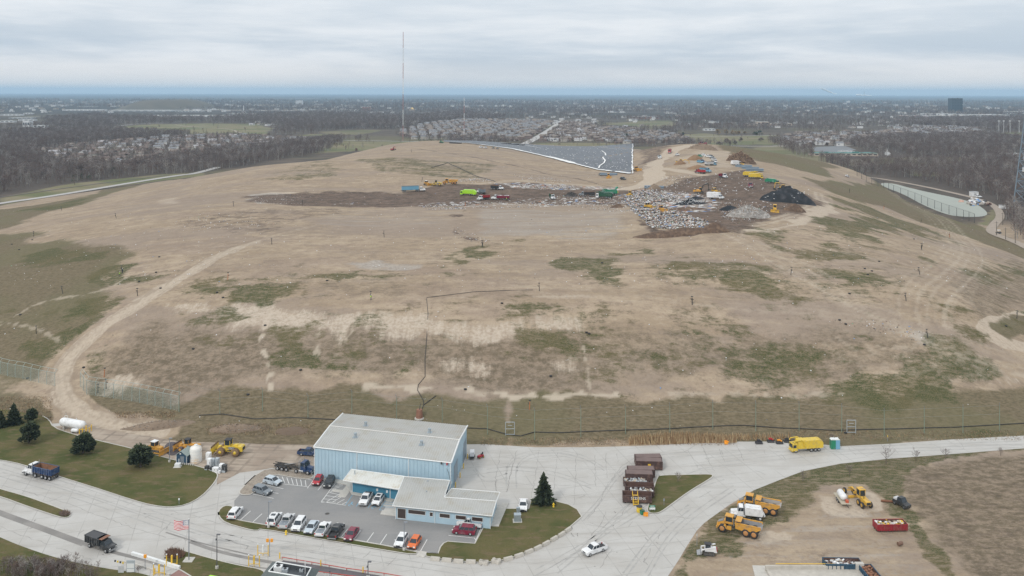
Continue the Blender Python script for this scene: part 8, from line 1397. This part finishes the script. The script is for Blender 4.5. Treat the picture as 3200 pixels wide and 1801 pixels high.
for k, (L_, W_, hw, hr, hip, wi_, ri_, wing) in enumerate([(15, 9, 3.0, 2.4, 0, 0, 0, 1), (13, 9, 5.2, 2.4, 0, 2, 1, 0), (16, 10, 3.0, 2.6, 1, 1, 0, 1), (14, 9, 3.2, 2.2, 0, 2, 3, 1), (15, 10, 5.4, 3.0, 1, 1, 2, 1), (12, 8, 3.0, 2.2, 0, 0, 2, 0), (16, 10, 5.4, 3.0, 1, 0, 1, 1)]):
    b, c = house_mesh(L_, W_, hw, hr, hip, wlm[wi_], rfm[ri_], wing); a_, c_ = b.build('wall'), c.build('roof'); COL.objects.unlink(a_); COL.objects.unlink(c_); HS.append((a_, c_, ['brown roofed', 'grey roofed', 'tan roofed', 'pale roofed'][ri_], ['cream', 'brick', 'white'][wi_]))
pal = {'left': (0, 0, 2, 5, 3, 1, 5, 0), 'middle': (2, 4, 1, 6, 0, 4, 6), 'road': (2, 4, 3, 5), 'crest': (4, 2, 6), 'right': (3, 0, 5, 1, 4), 'school': (3, 0, 5, 1)}; where = {'left': 'in the suburb beyond the left woods', 'middle': 'in the dense suburb behind the radio masts', 'road': 'right of the straight suburban road', 'crest': 'behind the upper haul road crest', 'right': 'among trees on the far right', 'school': 'near the distant woods on the far right'}; quota = {'left': 130, 'middle': 90, 'road': 30, 'crest': 14, 'right': 24, 'school': 10}; far_h = []
for nm, l in HP.items():
    l.sort(key=lambda q_: q_[1]); step = 1
    for i, (x, y, a_) in enumerate(l):
        if i >= quota[nm]: far_h.append((x, y, a_, pal[nm][i % len(pal[nm])])); continue
        w_, r_, rc, wc = HS[R.choice(pal[nm])]; h = empty('house', (x, y, 0), a_ + R.choice((0, math.pi / 2, 0, math.pi)) + R.uniform(-.1, .1)); s = R.uniform(.85, 1.1); h.scale = (s, s, s)
        for q_ in (w_, r_): o = q_.copy(); COL.objects.link(o); o.parent = h
        tag(h, f'{rc} {wc} walled house {where[nm]}', 'house', f'{rc} {wc} houses {where[nm]}'[:60])
fb = MB(); ff = R
for i in range(900):                                  # more roofs sprinkled through the far country
    y = 2300 * (9000 / 2300.) ** R.random(); x = R.uniform(-.65, .65) * y
    if vnoise(x, y, 500, 31) > .42: far_h.append((x, y, R.uniform(0, 3.1), R.choice((3, 3, 5, 0, 1, 3))))
for x, y, a_, k in far_h:
    w_, r_ = HS[k][:2]; s = 1 + max(0, y - 2500) / 4000; M_ = Matrix.Translation((x, y, 0)) @ Matrix.Rotation(a_, 4, 'Z') @ Matrix.Scale(s, 4)
    for o in (w_, r_):
        me_ = o.data; fb.add([M_ @ v.co for v in me_.vertices], [], None) if 0 else None; base = len(fb.v); fb.v += [tuple(M_ @ v.co) for v in me_.vertices]; ms = [fb.mi(m) for m in me_.materials]
        for p in me_.polygons: fb.f.append(tuple(base + q_ for q_ in p.vertices)); fb.m.append(ms[p.material_index]); fb.sm.append(False)
tag(fb.build('distant_houses'), 'hundreds of tiny roofs scattered through the far suburbs', 'houses', kind='stuff')
# ---------------------------------------------------------------- larger far buildings
bw = mat('block_white', (.60, .61, .62), .8); bgm = mat('block_grey', (.36, .37, .38), .8); bbk = mat('block_brick', (.30, .16, .12), .85); tgl = mat('tower_glass', (.035, .05, .065), .35); tgr = mat('green_metal_roof', (.05, .17, .15), .6); bbn = mat('block_tan', (.48, .40, .33), .8); brf = mat('flat_roof', (.44, .44, .43), .9)
def bld(fn, x0, x1, yb, hpx, lab, wm_=bw, rm_=brf, dep=None, rows=1, name='warehouse', cols=None, gmt=None):
    p = U(fn((x0 + x1) / 2, yb)); a_, c_ = U(fn(x0, yb)), U(fn(x1, yb)); W_ = abs(c_.x - a_.x); u, v = uv(fn((x0 + x1) / 2, yb - hpx)); h = HC - v * p.y / FPX; dep = dep or max(18, W_ * .4); r = empty(name, (p.x, p.y, 0), label=lab, cat='building')
    part(r, 'wall', ('box', (0, dep / 2, h / 2), (W_, dep, h), wm_)); part(r, 'roof', ('box', (0, dep / 2, h + .15), (W_ + .6, dep + .6, .3), rm_), ('box', (W_ * .2, dep * .5, h + 1), (W_ * .08 + 1, 4, 1.6), gmt or bgm), ('box', (-W_ * .25, dep * .6, h + .9), (W_ * .05 + 1, 3, 1.2), gmt or bgm)); cols = cols or max(3, min(9, int(W_ / 14)))
    for j in range(rows):
        for i in range(cols): part(r, 'window', ('box', (-W_ / 2 + (i + .5) * W_ / cols, -.05, h * (j + .55) / rows), (W_ / cols * .62, .12, h / rows * .38), glass))
    return r
bld(G7, 1250, 1338, 270, 118, 'dark glass office tower on the right horizon', tgl, bgm, 34, 9, 'office_tower', 7, tgl); bld(G8, 2163, 2212, 187, 36, 'pale block of flats on the horizon left of the mast', bw, bgm, 25, 6, 'apartment_block', 5); bld(Q1, 337, 403, 200, 31, 'brick hotel block in front of the horizon', bbk, bbk, 22, 6, 'hotel', 6); bld(G8, 1516, 1540, 235, 20, 'small pale tower beside the long warehouse', bw, bw, 18, 2, 'grain_tower', 2)
for x0, x1, yb, hp, l, wm_ in ((450,740,226,8,'long white warehouse at the far left',bw),(760,1260,232,8,'long grey warehouse below the grassy mound',bgm),(1280,1480,236,8,'grey warehouse right of the long one',bgm),(1040,1640,272,9,'long pale warehouse behind the golf course',bw),(700,770,312,16,'white building left of the golf course',bw),(800,880,312,20,'white building in the middle by the golf course',bw),(890,1010,308,12,'pale low building by the golf course',bbn),(0,150,262,10,'pale shed at the left horizon',bw),(60,230,285,8,'wide grey shed at the left',bgm),(130,250,300,10,'white industrial hall at the left',bw),(170,235,250,8,'small white hall at the left horizon',bw),(0,100,312,12,'white hall at the left edge',bw),(165,215,345,44,'tall white concrete plant at the left',bw),(240,330,350,16,'low white hall with a reddish band at the left',bw),(330,430,360,10,'low orange roofed shed at the left',bbn),(1870,2020,188,8,'low tan building on the left horizon',bbn),(1660,1840,252,7,'low pale buildings right of the chimney',bw),(390,520,188,6,'small pale building far left',bw),(560,700,200,6,'small grey building far left',bgm)): bld(G8, x0, x1, yb, hp, l, wm_, brf)
for x0, x1, yb, hp, l, wm_ in ((50,160,208,10,'low white terraced block left of the brick hotel',bw),(170,330,202,12,'low white terraced block next to the brick hotel',bw),(1930,2010,178,8,'pale low building far behind the road',bw),(2060,2140,182,9,'grey low building far behind the road',bgm),(2350,2500,166,7,'long tan building near the horizon',bbn),(1620,1790,130,7,'pale long building close to the horizon',bw),(730,800,136,4,'thin white building close to the horizon left of centre',bw),(1245,1300,128,14,'pale hotel on the horizon in the middle',bw),(2050,2110,295,14,'small tan block right of the straight road',bbn),(2530,2576,262,16,'brick building at the middle right',bbk),(1940,2110,412,16,'long grey roofed community building by the suburb',bgm)): bld(Q1, x0, x1, yb, hp, l, wm_, brf)
for x0, x1, yb, hp, l, wm_ in ((240,380,330,22,'brick school wing on the right of the straight road',bbk),(390,515,326,18,'darker brick wing beside the brick school',bbk),(1380,1520,400,20,'tan school wing behind the willows',bbn),(1500,1620,392,34,'tall middle of the tan school behind the willows',bbn),(1640,1850,394,18,'right wing of the tan school behind the willows',bbn),(970,1080,448,18,'white hall behind the tan willows',bw),(235,365,548,12,'white flat canopy behind the haul road crest',bw),(40,230,206,8,'long white store near the horizon',bw),(560,720,196,7,'pale store near the horizon',bgm),(1250,1360,304,7,'low white store far right of centre',bw),(550,730,516,22,'grey roofed club house behind the haul road crest',bgm)): bld(Q2, x0, x1, yb, hp, l, wm_, brf)
for x0, x1, yb, hp, l, wm_ in ((1010,1280,292,14,'long pale store in front of the dark tower',bw),(1420,1720,300,12,'pale store right of the dark tower',bw),(1700,1845,278,18,'white store at the right edge horizon',bw),(720,855,468,16,'long white school in front of the right woods',bw),(1285,1400,466,18,'white brick school left one at the right',bw),(1400,1480,466,20,'white brick school right one at the right',bw),(1715,1830,638,26,'pale green shed at the right edge of the woods',bw),(845,980,300,6,'low red brick row far right',bbk),(90,200,236,5,'white row close to the horizon on the right',bw)): bld(G7, x0, x1, yb, hp, l, wm_, brf)
bld(G7, 120, 640, 628, 22, 'long building with a green metal roof beside the car park', bbn, tgr, 26, 1, 'office_building', 12, tgr); bld(G7, 340, 450, 604, 14, 'raised middle block on the green roofed building', bw, brf, 14, 1, 'office_building', 4)
p = U(G7(730, 622)); r = empty('church', (p.x, p.y, 0), label='small white church with a steeple in the right clearing', cat='church'); part(r, 'wall', ('box', (0, 5, 2.5), (9, 14, 5), bw), ('prism', [(-4.5, 5), (0, 9), (4.5, 5)], -2, 12, bw)); part(r, 'roof', ('add', [(-5, -2.3, 4.8), (0, -2.3, 9.3), (0, 12.3, 9.3), (-5, 12.3, 4.8), (5, -2.3, 4.8), (5, 12.3, 4.8)], [(0, 1, 2, 3), (1, 4, 5, 2)], brf)); part(r, 'steeple', ('box', (-4, -1, 5), (2.4, 2.4, 10), bw), ('cyl', (-4, -1, 10), (-4, -1, 18), 1.4, bw, .1, 4)); part(r, 'door', ('box', (0, -2.1, 1.3), (1.6, .1, 2.6), bgm)); r.scale = (.6, .6, .6)
p = U(Q1(743, 198)); r = empty('domed_temple', (p.x, p.y, 0), label='tiny golden dome left of centre below the horizon', cat='building'); part(r, 'wall', ('box', (0, 0, 5), (30, 24, 7), bbn)); part(r, 'dome', ('lathe', (0, 0, 7), [(9, 0), (8.6, 3), (7, 6), (4, 9), (1, 10)], mat('dome_gold', (.65, .45, .15), .4), 16))
p = U(G8(1783, 243)); r = empty('chimney', (p.x, p.y, 0), label='thin white chimney at the left horizon', cat='chimney'); u, v = uv(G8(1783, 188)); h = HC - v * p.y / FPX; part(r, 'stack', ('cyl', (0, 0, 0), (0, 0, h), 2.4, bw, 1.6, 8)); part(r, 'base', ('box', (0, 0, 4), (14, 14, 8), bw))
for x, l in ((1638,'first'),(1678,'second'),(1730,'third'),(1805,'last')): p = U(G7(x, 435)); r = empty('floodlight_mast', (p.x, p.y, 0), label=f'tall floodlight mast at the far right playing field, {l} from the left', cat='mast'); part(r, 'pole', ('cyl', (0, 0, 0), (0, 0, 28), .5, bw, .4, 6)); part(r, 'lamp_head', ('box', (0, 0, 28), (4, 1, 2), bw))
p = U(G7(530, 135)); r = empty('smoke_stack', (p.x, p.y, 0), label='distant factory stack with steam on the right horizon', cat='chimney'); part(r, 'stack', ('cyl', (0, 0, 0), (0, 0, 150), 16, bgm, 10, 8)); part(r, 'base', ('box', (-120, 0, 18), (260, 60, 36), bgm))
# steam from the far works
def steam(x0, y0, dx, dy, n, s0, lab):
    m = mat('steam', (.93, .94, .95), 1.0); p0 = UY(G7(x0, y0), 15000); b = MB()
    for i in range(n):
        f_ = i / n; c = UY(G7(x0 + dx * f_, y0 + dy * f_), 15000) + Vector((R.gauss(0, s0 * .4), R.gauss(0, s0), R.gauss(0, s0 * .2))); s = s0 * (.5 + .6 * f_) * R.uniform(.6, 1.2); b.lathe(c, [(s * .2, -s * .45), (s * .8, -s * .3), (s, 0), (s * .7, s * .3), (s * .2, s * .42)], m, 8)
    return tag(b.build('steam_plume'), lab, 'steam', kind='stuff')
steam(290, 118, -115, -48, 110, 17, 'thin white steam plume drifting left above the right horizon'); steam(590, 130, -120, -6, 70, 16, 'low white steam at the factory on the right horizon')
# far grassy mound on the left
mb = MB(); p = U(G8(1110, 218)); n = 40; vs = []
for j in range(n):
    for i in range(n):
        s, t = i / (n - 1) * 2 - 1, j / (n - 1) * 2 - 1; r_ = max(abs(s) ** 1.6 + abs(t) ** 2.2, 0); vs.append((p.x + s * 330 / 2.3418 * p.y / FPX * 1.1, p.y + 250 + t * 450, max(-.5, 50 * float(sst((1 - r_) * 1.15)) - .4)))
mb.add(vs, [(j * n + i, j * n + i + 1, (j + 1) * n + i + 1, (j + 1) * n + i) for j in range(n - 1) for i in range(n - 1)], mat('far_hill_grass', (.115, .10, .075), .95, var=.3, vs=.01), True); o = mb.build('hill'); o['kind'] = 'structure'
# ---------------------------------------------------------------- masts, tower, poles
def lattice(r, h, w0, w1, step, bands, rad):
    ms = bands; k = 0; z = 0
    while z < h:
        z1 = min(z + step, h); a, c = w0 + (w1 - w0) * z / h, w0 + (w1 - w0) * z1 / h; m = ms[k % len(ms)]; nl = 3 if w0 < 3 else 4; b = MB(); cs = [(math.cos(2 * math.pi * i / nl + .785), math.sin(2 * math.pi * i / nl + .785)) for i in range(nl)]
        for i in range(nl): 
            x, y = cs[i]; x2, y2 = cs[(i + 1) % nl]; b.cyl((x * a, y * a, z), (x * c, y * c, z1), rad, m, rad, 4); sub = max(1, int(step / (w0 * 2.2))); 
            for q_ in range(sub):
                za, zb = z + (z1 - z) * q_ / sub, z + (z1 - z) * (q_ + 1) / sub; wa, wb = a + (c - a) * q_ / sub, a + (c - a) * (q_ + 1) / sub; b.cyl((x * wa, y * wa, za), (x2 * wb, y2 * wb, zb), rad * .6, m, rad * .6, 3); b.cyl((x2 * wa, y2 * wa, za), (x * wb, y * wb, zb), rad * .6, m, rad * .6, 3); b.cyl((x * wb, y * wb, zb), (x2 * wb, y2 * wb, zb), rad * .5, m, rad * .5, 3)
        b.build('lattice_section', r); z = z1; k += 1
mr, mw = mat('mast_red', (.42, .22, .20), .7), mat('mast_white', (.72, .73, .74), .7)
p = U(Q1(668, 440)); z = HC + 188 * p.y / FPX; r = empty('radio_mast', (p.x, p.y, 0), label='very tall red and white guyed radio mast reaching into the sky', cat='mast'); lattice(r, z, .75, .5, z / 7, (mr, mw), .12); part(r, 'antenna_ring', ('cyl', (0, 0, 92), (0, 0, 92.6), 2.2, mw, None, 8), ('cyl', (0, 0, 183), (0, 0, 183.6), 2.0, mw, None, 8))
p = U(Q1(1160, 405)); r = empty('radio_mast', (p.x, p.y, 0), label='shorter red and white radio mast right of the tall one', cat='mast'); lattice(r, 82, .8, .6, 82 / 5, (mw, mr), .16)
p = U((3224, 662)); r = empty('transmission_tower', (p.x, p.y, 0), label='dark grey steel lattice tower at the right edge', cat='tower'); lattice(r, 96, 13.5, 2.5, 8, (mat('tower_steel', (.20, .25, .30), .6),), .55)
for zz, s_ in ((52, 1), (43, 1), (46, -1), (34, 1)): part(r, 'antenna', ('box', (-11 + (zz - 34) * .12, -7, zz), (.8, .8, 3.4), bw))
wd_ = mat('pole_wood', (.13, .11, .09), .9)
for fn, x, y, yt, l in ((Q8,414,1222,1060,'wooden utility pole beside the golf cart'),(Q8,516,1268,1130,'wooden utility pole second along the fence road'),(Q8,626,1312,1190,'wooden utility pole third along the fence road'),(Q8,484,1100,960,'thin utility pole beside the gravel bend'),(G8,362,780,724,'utility pole at the left edge of the woods'),(G8,8,832,770,'utility pole at the far left picture edge')):
    p = T(fn(x, y)); u, v = uv(fn(x, yt)); h = HC - v * p.y / FPX - p.z; r = empty('utility_pole', p, label=l, cat='utility pole'); part(r, 'pole', ('cyl', (0, 0, 0), (0, 0, h), .22, wd_, .14, 6)); part(r, 'crossarm', ('box', (0, 0, h - .8), (2.4, .16, .16), wd_))
# pond side things
r = empty('storage_shed', U(G7(1432, 958)), label='small white shed on the track behind the pond', cat='shed'); part(r, 'wall', ('box', (0, 0, 2), (6, 5, 4), PW)); part(r, 'roof', ('box', (0, 0, 4.1), (6.4, 5.4, .3), bgm)); part(r, 'door', ('box', (0, -2.55, 1.4), (2, .1, 2.8), bgm))
place(car('pickup', PW, 'white and green pickup parked behind the pond'), G7, 1465, 970, 38, 6, 1.25); place(excavator(mat('machine_brown', (.2, .08, .05), .7), 'small rusty excavator at the end of the pond', (.4, -.3)), G7, 1558, 1035, -24, 4, .8)
r = empty('golf_cart', T(G7(1635, 1268)), label='small white roofed cart on the fence road', cat='cart'); part(r, 'body', ('box', (0, 0, .6), (2.4, 1.2, .5), blk)); part(r, 'roof', ('box', (0, 0, 1.9), (1.9, 1.3, .1), PW)); part(r, 'roof_post', *[('box', (a * .8, s * .55, 1.3), (.07, .07, 1.2), blk) for a in (1, -1) for s in (1, -1)]); wheels(r, (.8, -.8), 1.1, .3, .2, PLG); r.scale = (1.3,) * 3
for x, l in ((1690, 'left'), (1725, 'right')): r = empty('trailer_hut', U(G7(x, 1060)), label=f'pale trailer hut by the bend of the track, {l} one', cat='hut'); part(r, 'wall', ('box', (0, 0, 1.5), (9, 3, 2.6), PW)); part(r, 'roof', ('box', (0, 0, 2.9), (9.3, 3.3, .2), bgm)); part(r, 'window', ('box', (1, -1.55, 1.7), (1.4, .08, .9), glass))
sx, sy, sz = Tmany([G7(R.uniform(1380, 1510), R.uniform(985, 1040)) for _ in range(5)])
litter('debris', [G7(R.gauss(1445, 32), R.gauss(1008, 12)) for _ in range(160)], (1.2, 4.5), (30, 14, 12, 8, 40, 10, 0), 'scattered scrap sheets piled beside the pond')
# net bags on the liner rim, gulls, people
gw = mat('gull_white', (.82, .82, .82), .7); ggm = mat('gull_grey', (.5, .52, .55), .7)
def gull():
    b = MB(); n = 6; prof = [(.02, -.34), (.07, -.24), (.11, -.05), (.12, .08), (.09, .2), (.10, .26), (.07, .33), (.02, .4)]; b.lathe((0, 0, 0), prof, gw, 8, 'x')
    for s in (1, -1): b.add([(.1, s * .08, .05), (-.08, s * .08, .05), (.16, s * .4, .2), (-.02, s * .42, .2), (-.05, s * .85, .12), (-.12, s * .8, .12)], [(0, 1, 3, 2), (2, 3, 5, 4)], ggm)
    b.add([(-.3, -.05, 0), (-.3, .05, 0), (-.48, .1, 0), (-.48, -.1, 0)], [(0, 1, 2, 3)], gw); return b
gp = rngpoly(M2, [(1180,540),(1500,460),(1800,500),(2100,560),(2100,620),(1700,640),(1300,620)], 55) + rngpoly(M2, [(900,440),(1500,330),(1700,480),(1200,520),(900,700),(700,560)], 55) + rngpoly(M2, [(500,420),(900,420),(1000,700),(1350,860),(600,640)], 30); gx_, gy_, gz_ = Tmany(gp)
for x, y, z_ in zip(gx_, gy_, gz_): o = shared('gull', gull, 'gull', None, (x, y, z_ + R.uniform(.4, 7))); o.rotation_euler = (R.uniform(-.5, .5), 0, R.uniform(0, 6.28)); o.scale = (1.05,) * 3; tag(o, 'white gull flying low over the working face', 'gull', 'gulls over the working face')
def person(loc, rz, vest, legs, lab, stride=.12, arm=.25):
    V = [(0, 0, .95), (0, 0, 1.15), (0, 0, 1.38), (0, 0, 1.50), (.02, 0, 1.62), (.02, 0, 1.74), (0, .19, 1.40), (.03, .25, 1.12), (.14, .24, .90), (.18, .23, .80), (0, -.19, 1.40), (arm * .5, -.25, 1.14), (arm, -.22, .95), (arm + .05, -.2, .86), (0, .10, .90), (stride, .11, .50), (stride * .6, .11, .09), (stride * .6 + .17, .12, .04), (0, -.10, .90), (-stride, -.11, .50), (-stride * 1.8, -.11, .09), (-stride * 1.8 + .16, -.12, .04)]
    Eg = [(0, 1), (1, 2), (2, 3), (3, 4), (4, 5), (2, 6), (6, 7), (7, 8), (8, 9), (2, 10), (10, 11), (11, 12), (12, 13), (0, 14), (14, 15), (15, 16), (16, 17), (0, 18), (18, 19), (19, 20), (20, 21)]; rad = [.15, .14, .17, .06, .10, .085, .065, .05, .04, .035, .065, .05, .04, .035, .10, .07, .05, .04, .10, .07, .05, .04]
    me_ = D.meshes.new('person'); me_.from_pydata(V, Eg, []); o = D.objects.new('person', me_); COL.objects.link(o); md = o.modifiers.new('skin', 'SKIN'); 
    for i, q_ in enumerate(me_.skin_vertices[0].data if me_.skin_vertices else []): q_.radius = (rad[i], rad[i])
    if me_.skin_vertices: me_.skin_vertices[0].data[0].use_root = True
    ss = o.modifiers.new('sub', 'SUBSURF'); ss.levels = ss.render_levels = 1; me_.materials.append(legs); o.location = loc; o.rotation_euler.z = rz; tag(o, lab, 'person')
    v = MB().lathe((0, 0, .98), [(.17, 0), (.2, .2), (.22, .38), (.14, .5)], vest, 12); v.build('vest', o); MB().lathe((.02, 0, 1.74), [(.125, 0), (.12, .06), (.06, .12)], gw, 10).build('hard_hat', o); return o
hv = mat('vest_lime', (.45, .75, .05), .7); ho = mat('vest_dark', (.05, .05, .07), .8); dj = mat('work_trousers', (.05, .06, .08), .9)
# skin data exists only once a skin modifier was added through data layers
def ensure_skin(o): pass
person(T(M1(1232, 636)), 1.2, hv, dj, 'worker in a lime vest standing behind the maroon box truck'); person(T(Q3(753, 532)), .3, hv, dj, 'worker in a lime vest on the left slope'); person(T(Q3(770, 512)), 2.0, ho, dj, 'person in dark clothes beside the worker on the left slope'); person(T(Q4(340, 508)), 0.6, hv, dj, 'person in a yellow top on the middle slope'); person(T(M1(1014, 565)), 2.4, ho, dj, 'person in dark clothes by the tall grey cage truck')
bpy.ops.object.select_all(action='DESELECT') if bpy.ops.object.select_all.poll() else None
# ---------------------------------------------------------------- light, air, camera
w = D.worlds.new('World'); scene.world = w; w.use_nodes = True; q = NG(w.node_tree); bg = q.N['Background']
SEL, SAZ = math.radians(38), math.radians(215)     # azimuth measured clockwise from +Y
sky = q.N.new('ShaderNodeTexSky'); sky.sky_type = 'NISHITA'; sky.sun_disc = False; sky.sun_elevation = SEL; sky.sun_rotation = SAZ; sky.air_density = 1.2; sky.dust_density = 3
sep = q.N.new('ShaderNodeSeparateXYZ'); q.L.new(q.tc.outputs['Generated'], sep.inputs[0])
c1 = q.noise(2.6, 7, (1, 1, 8.5), co='Generated', rough=.55, dist=.25); c2 = q.noise(9, 6, (1, 1, 7), co='Generated', rough=.6)
v = q.math('ADD', q.math('MULTIPLY', c1, .8), q.math('MULTIPLY', c2, .25))
k = q.step(v, .40, .66)
cl = q.mix(k, (5.5, 6.3, 7.2), (8.9, 9.1, 9.4))
hz = q.step(sep.outputs['Z'], .05, .0)
cl = q.mix(q.math('MULTIPLY', hz, .75), cl, (9.2, 8.5, 7.9))
up = q.step(sep.outputs['Z'], .02, .13); cl = q.mix(q.math('MULTIPLY', up, .55), cl, (8.6, 9.1, 9.6))
zen = q.step(sep.outputs['Z'], .13, .75); cl = q.mix(zen, cl, (11.2, 11.5, 11.7))
fin = q.mix(.95, sky.outputs[0], cl)
q.L.new(fin, bg.inputs['Color']); bg.inputs['Strength'].default_value = .1
sl = D.lights.new('sun', 'SUN'); sl.energy = 1.45; sl.angle = math.radians(10); sl.color = (1, .95, .88); so = D.objects.new('sun', sl); COL.objects.link(so)
sd = Vector((math.sin(SAZ) * math.cos(SEL), math.cos(SAZ) * math.cos(SEL), math.sin(SEL))); so.rotation_euler = sd.to_track_quat('Z', 'Y').to_euler()
hm = D.materials.new('air_haze'); hm.use_nodes = True; nt = hm.node_tree; nt.nodes.remove(nt.nodes['Principled BSDF']); pv = nt.nodes.new('ShaderNodeVolumePrincipled')
pv.inputs['Color'].default_value = (.52, .77, 1.0, 1); pv.inputs['Density'].default_value = 5.8e-5; pv.inputs['Anisotropy'].default_value = 0.0
nt.links.new(pv.outputs[0], nt.nodes['Material Output'].inputs['Volume'])
b = MB(); b.box((0, 19400, 119), (120000, 40800, 242), hm); hz = b.build('haze'); hz['kind'] = 'stuff'; tag(hz, 'pale blue haze over the far country', 'haze')
cd = D.cameras.new('camera'); cam = D.objects.new('camera', cd); COL.objects.link(cam); cam.location = (0, 0, HC)
cam.matrix_world = Matrix.Translation((0, 0, HC)) @ Matrix.Rotation(math.radians(90), 4, 'X') @ Matrix.Rotation(ROLL, 4, 'Z')
cd.sensor_width = 36; cd.lens = 36 * FPX / 3200; cd.shift_y = -(900.5 - CY0) / 3200; cd.clip_end = 200000; cd.clip_start = 1
scene.camera = cam
scene.view_settings.view_transform = 'Standard'; scene.view_settings.look = 'None'; scene.view_settings.exposure = 0; scene.view_settings.gamma = 1
scene.render.engine = 'CYCLES'; scene.cycles.use_denoising = True; scene.cycles.denoising_prefilter = 'NONE'; scene.cycles.denoising_input_passes = 'RGB_ALBEDO_NORMAL'; scene.cycles.adaptive_threshold = .004; scene.cycles.max_bounces = 5; scene.cycles.volume_bounces = 1; scene.cycles.transparent_max_bounces = 12
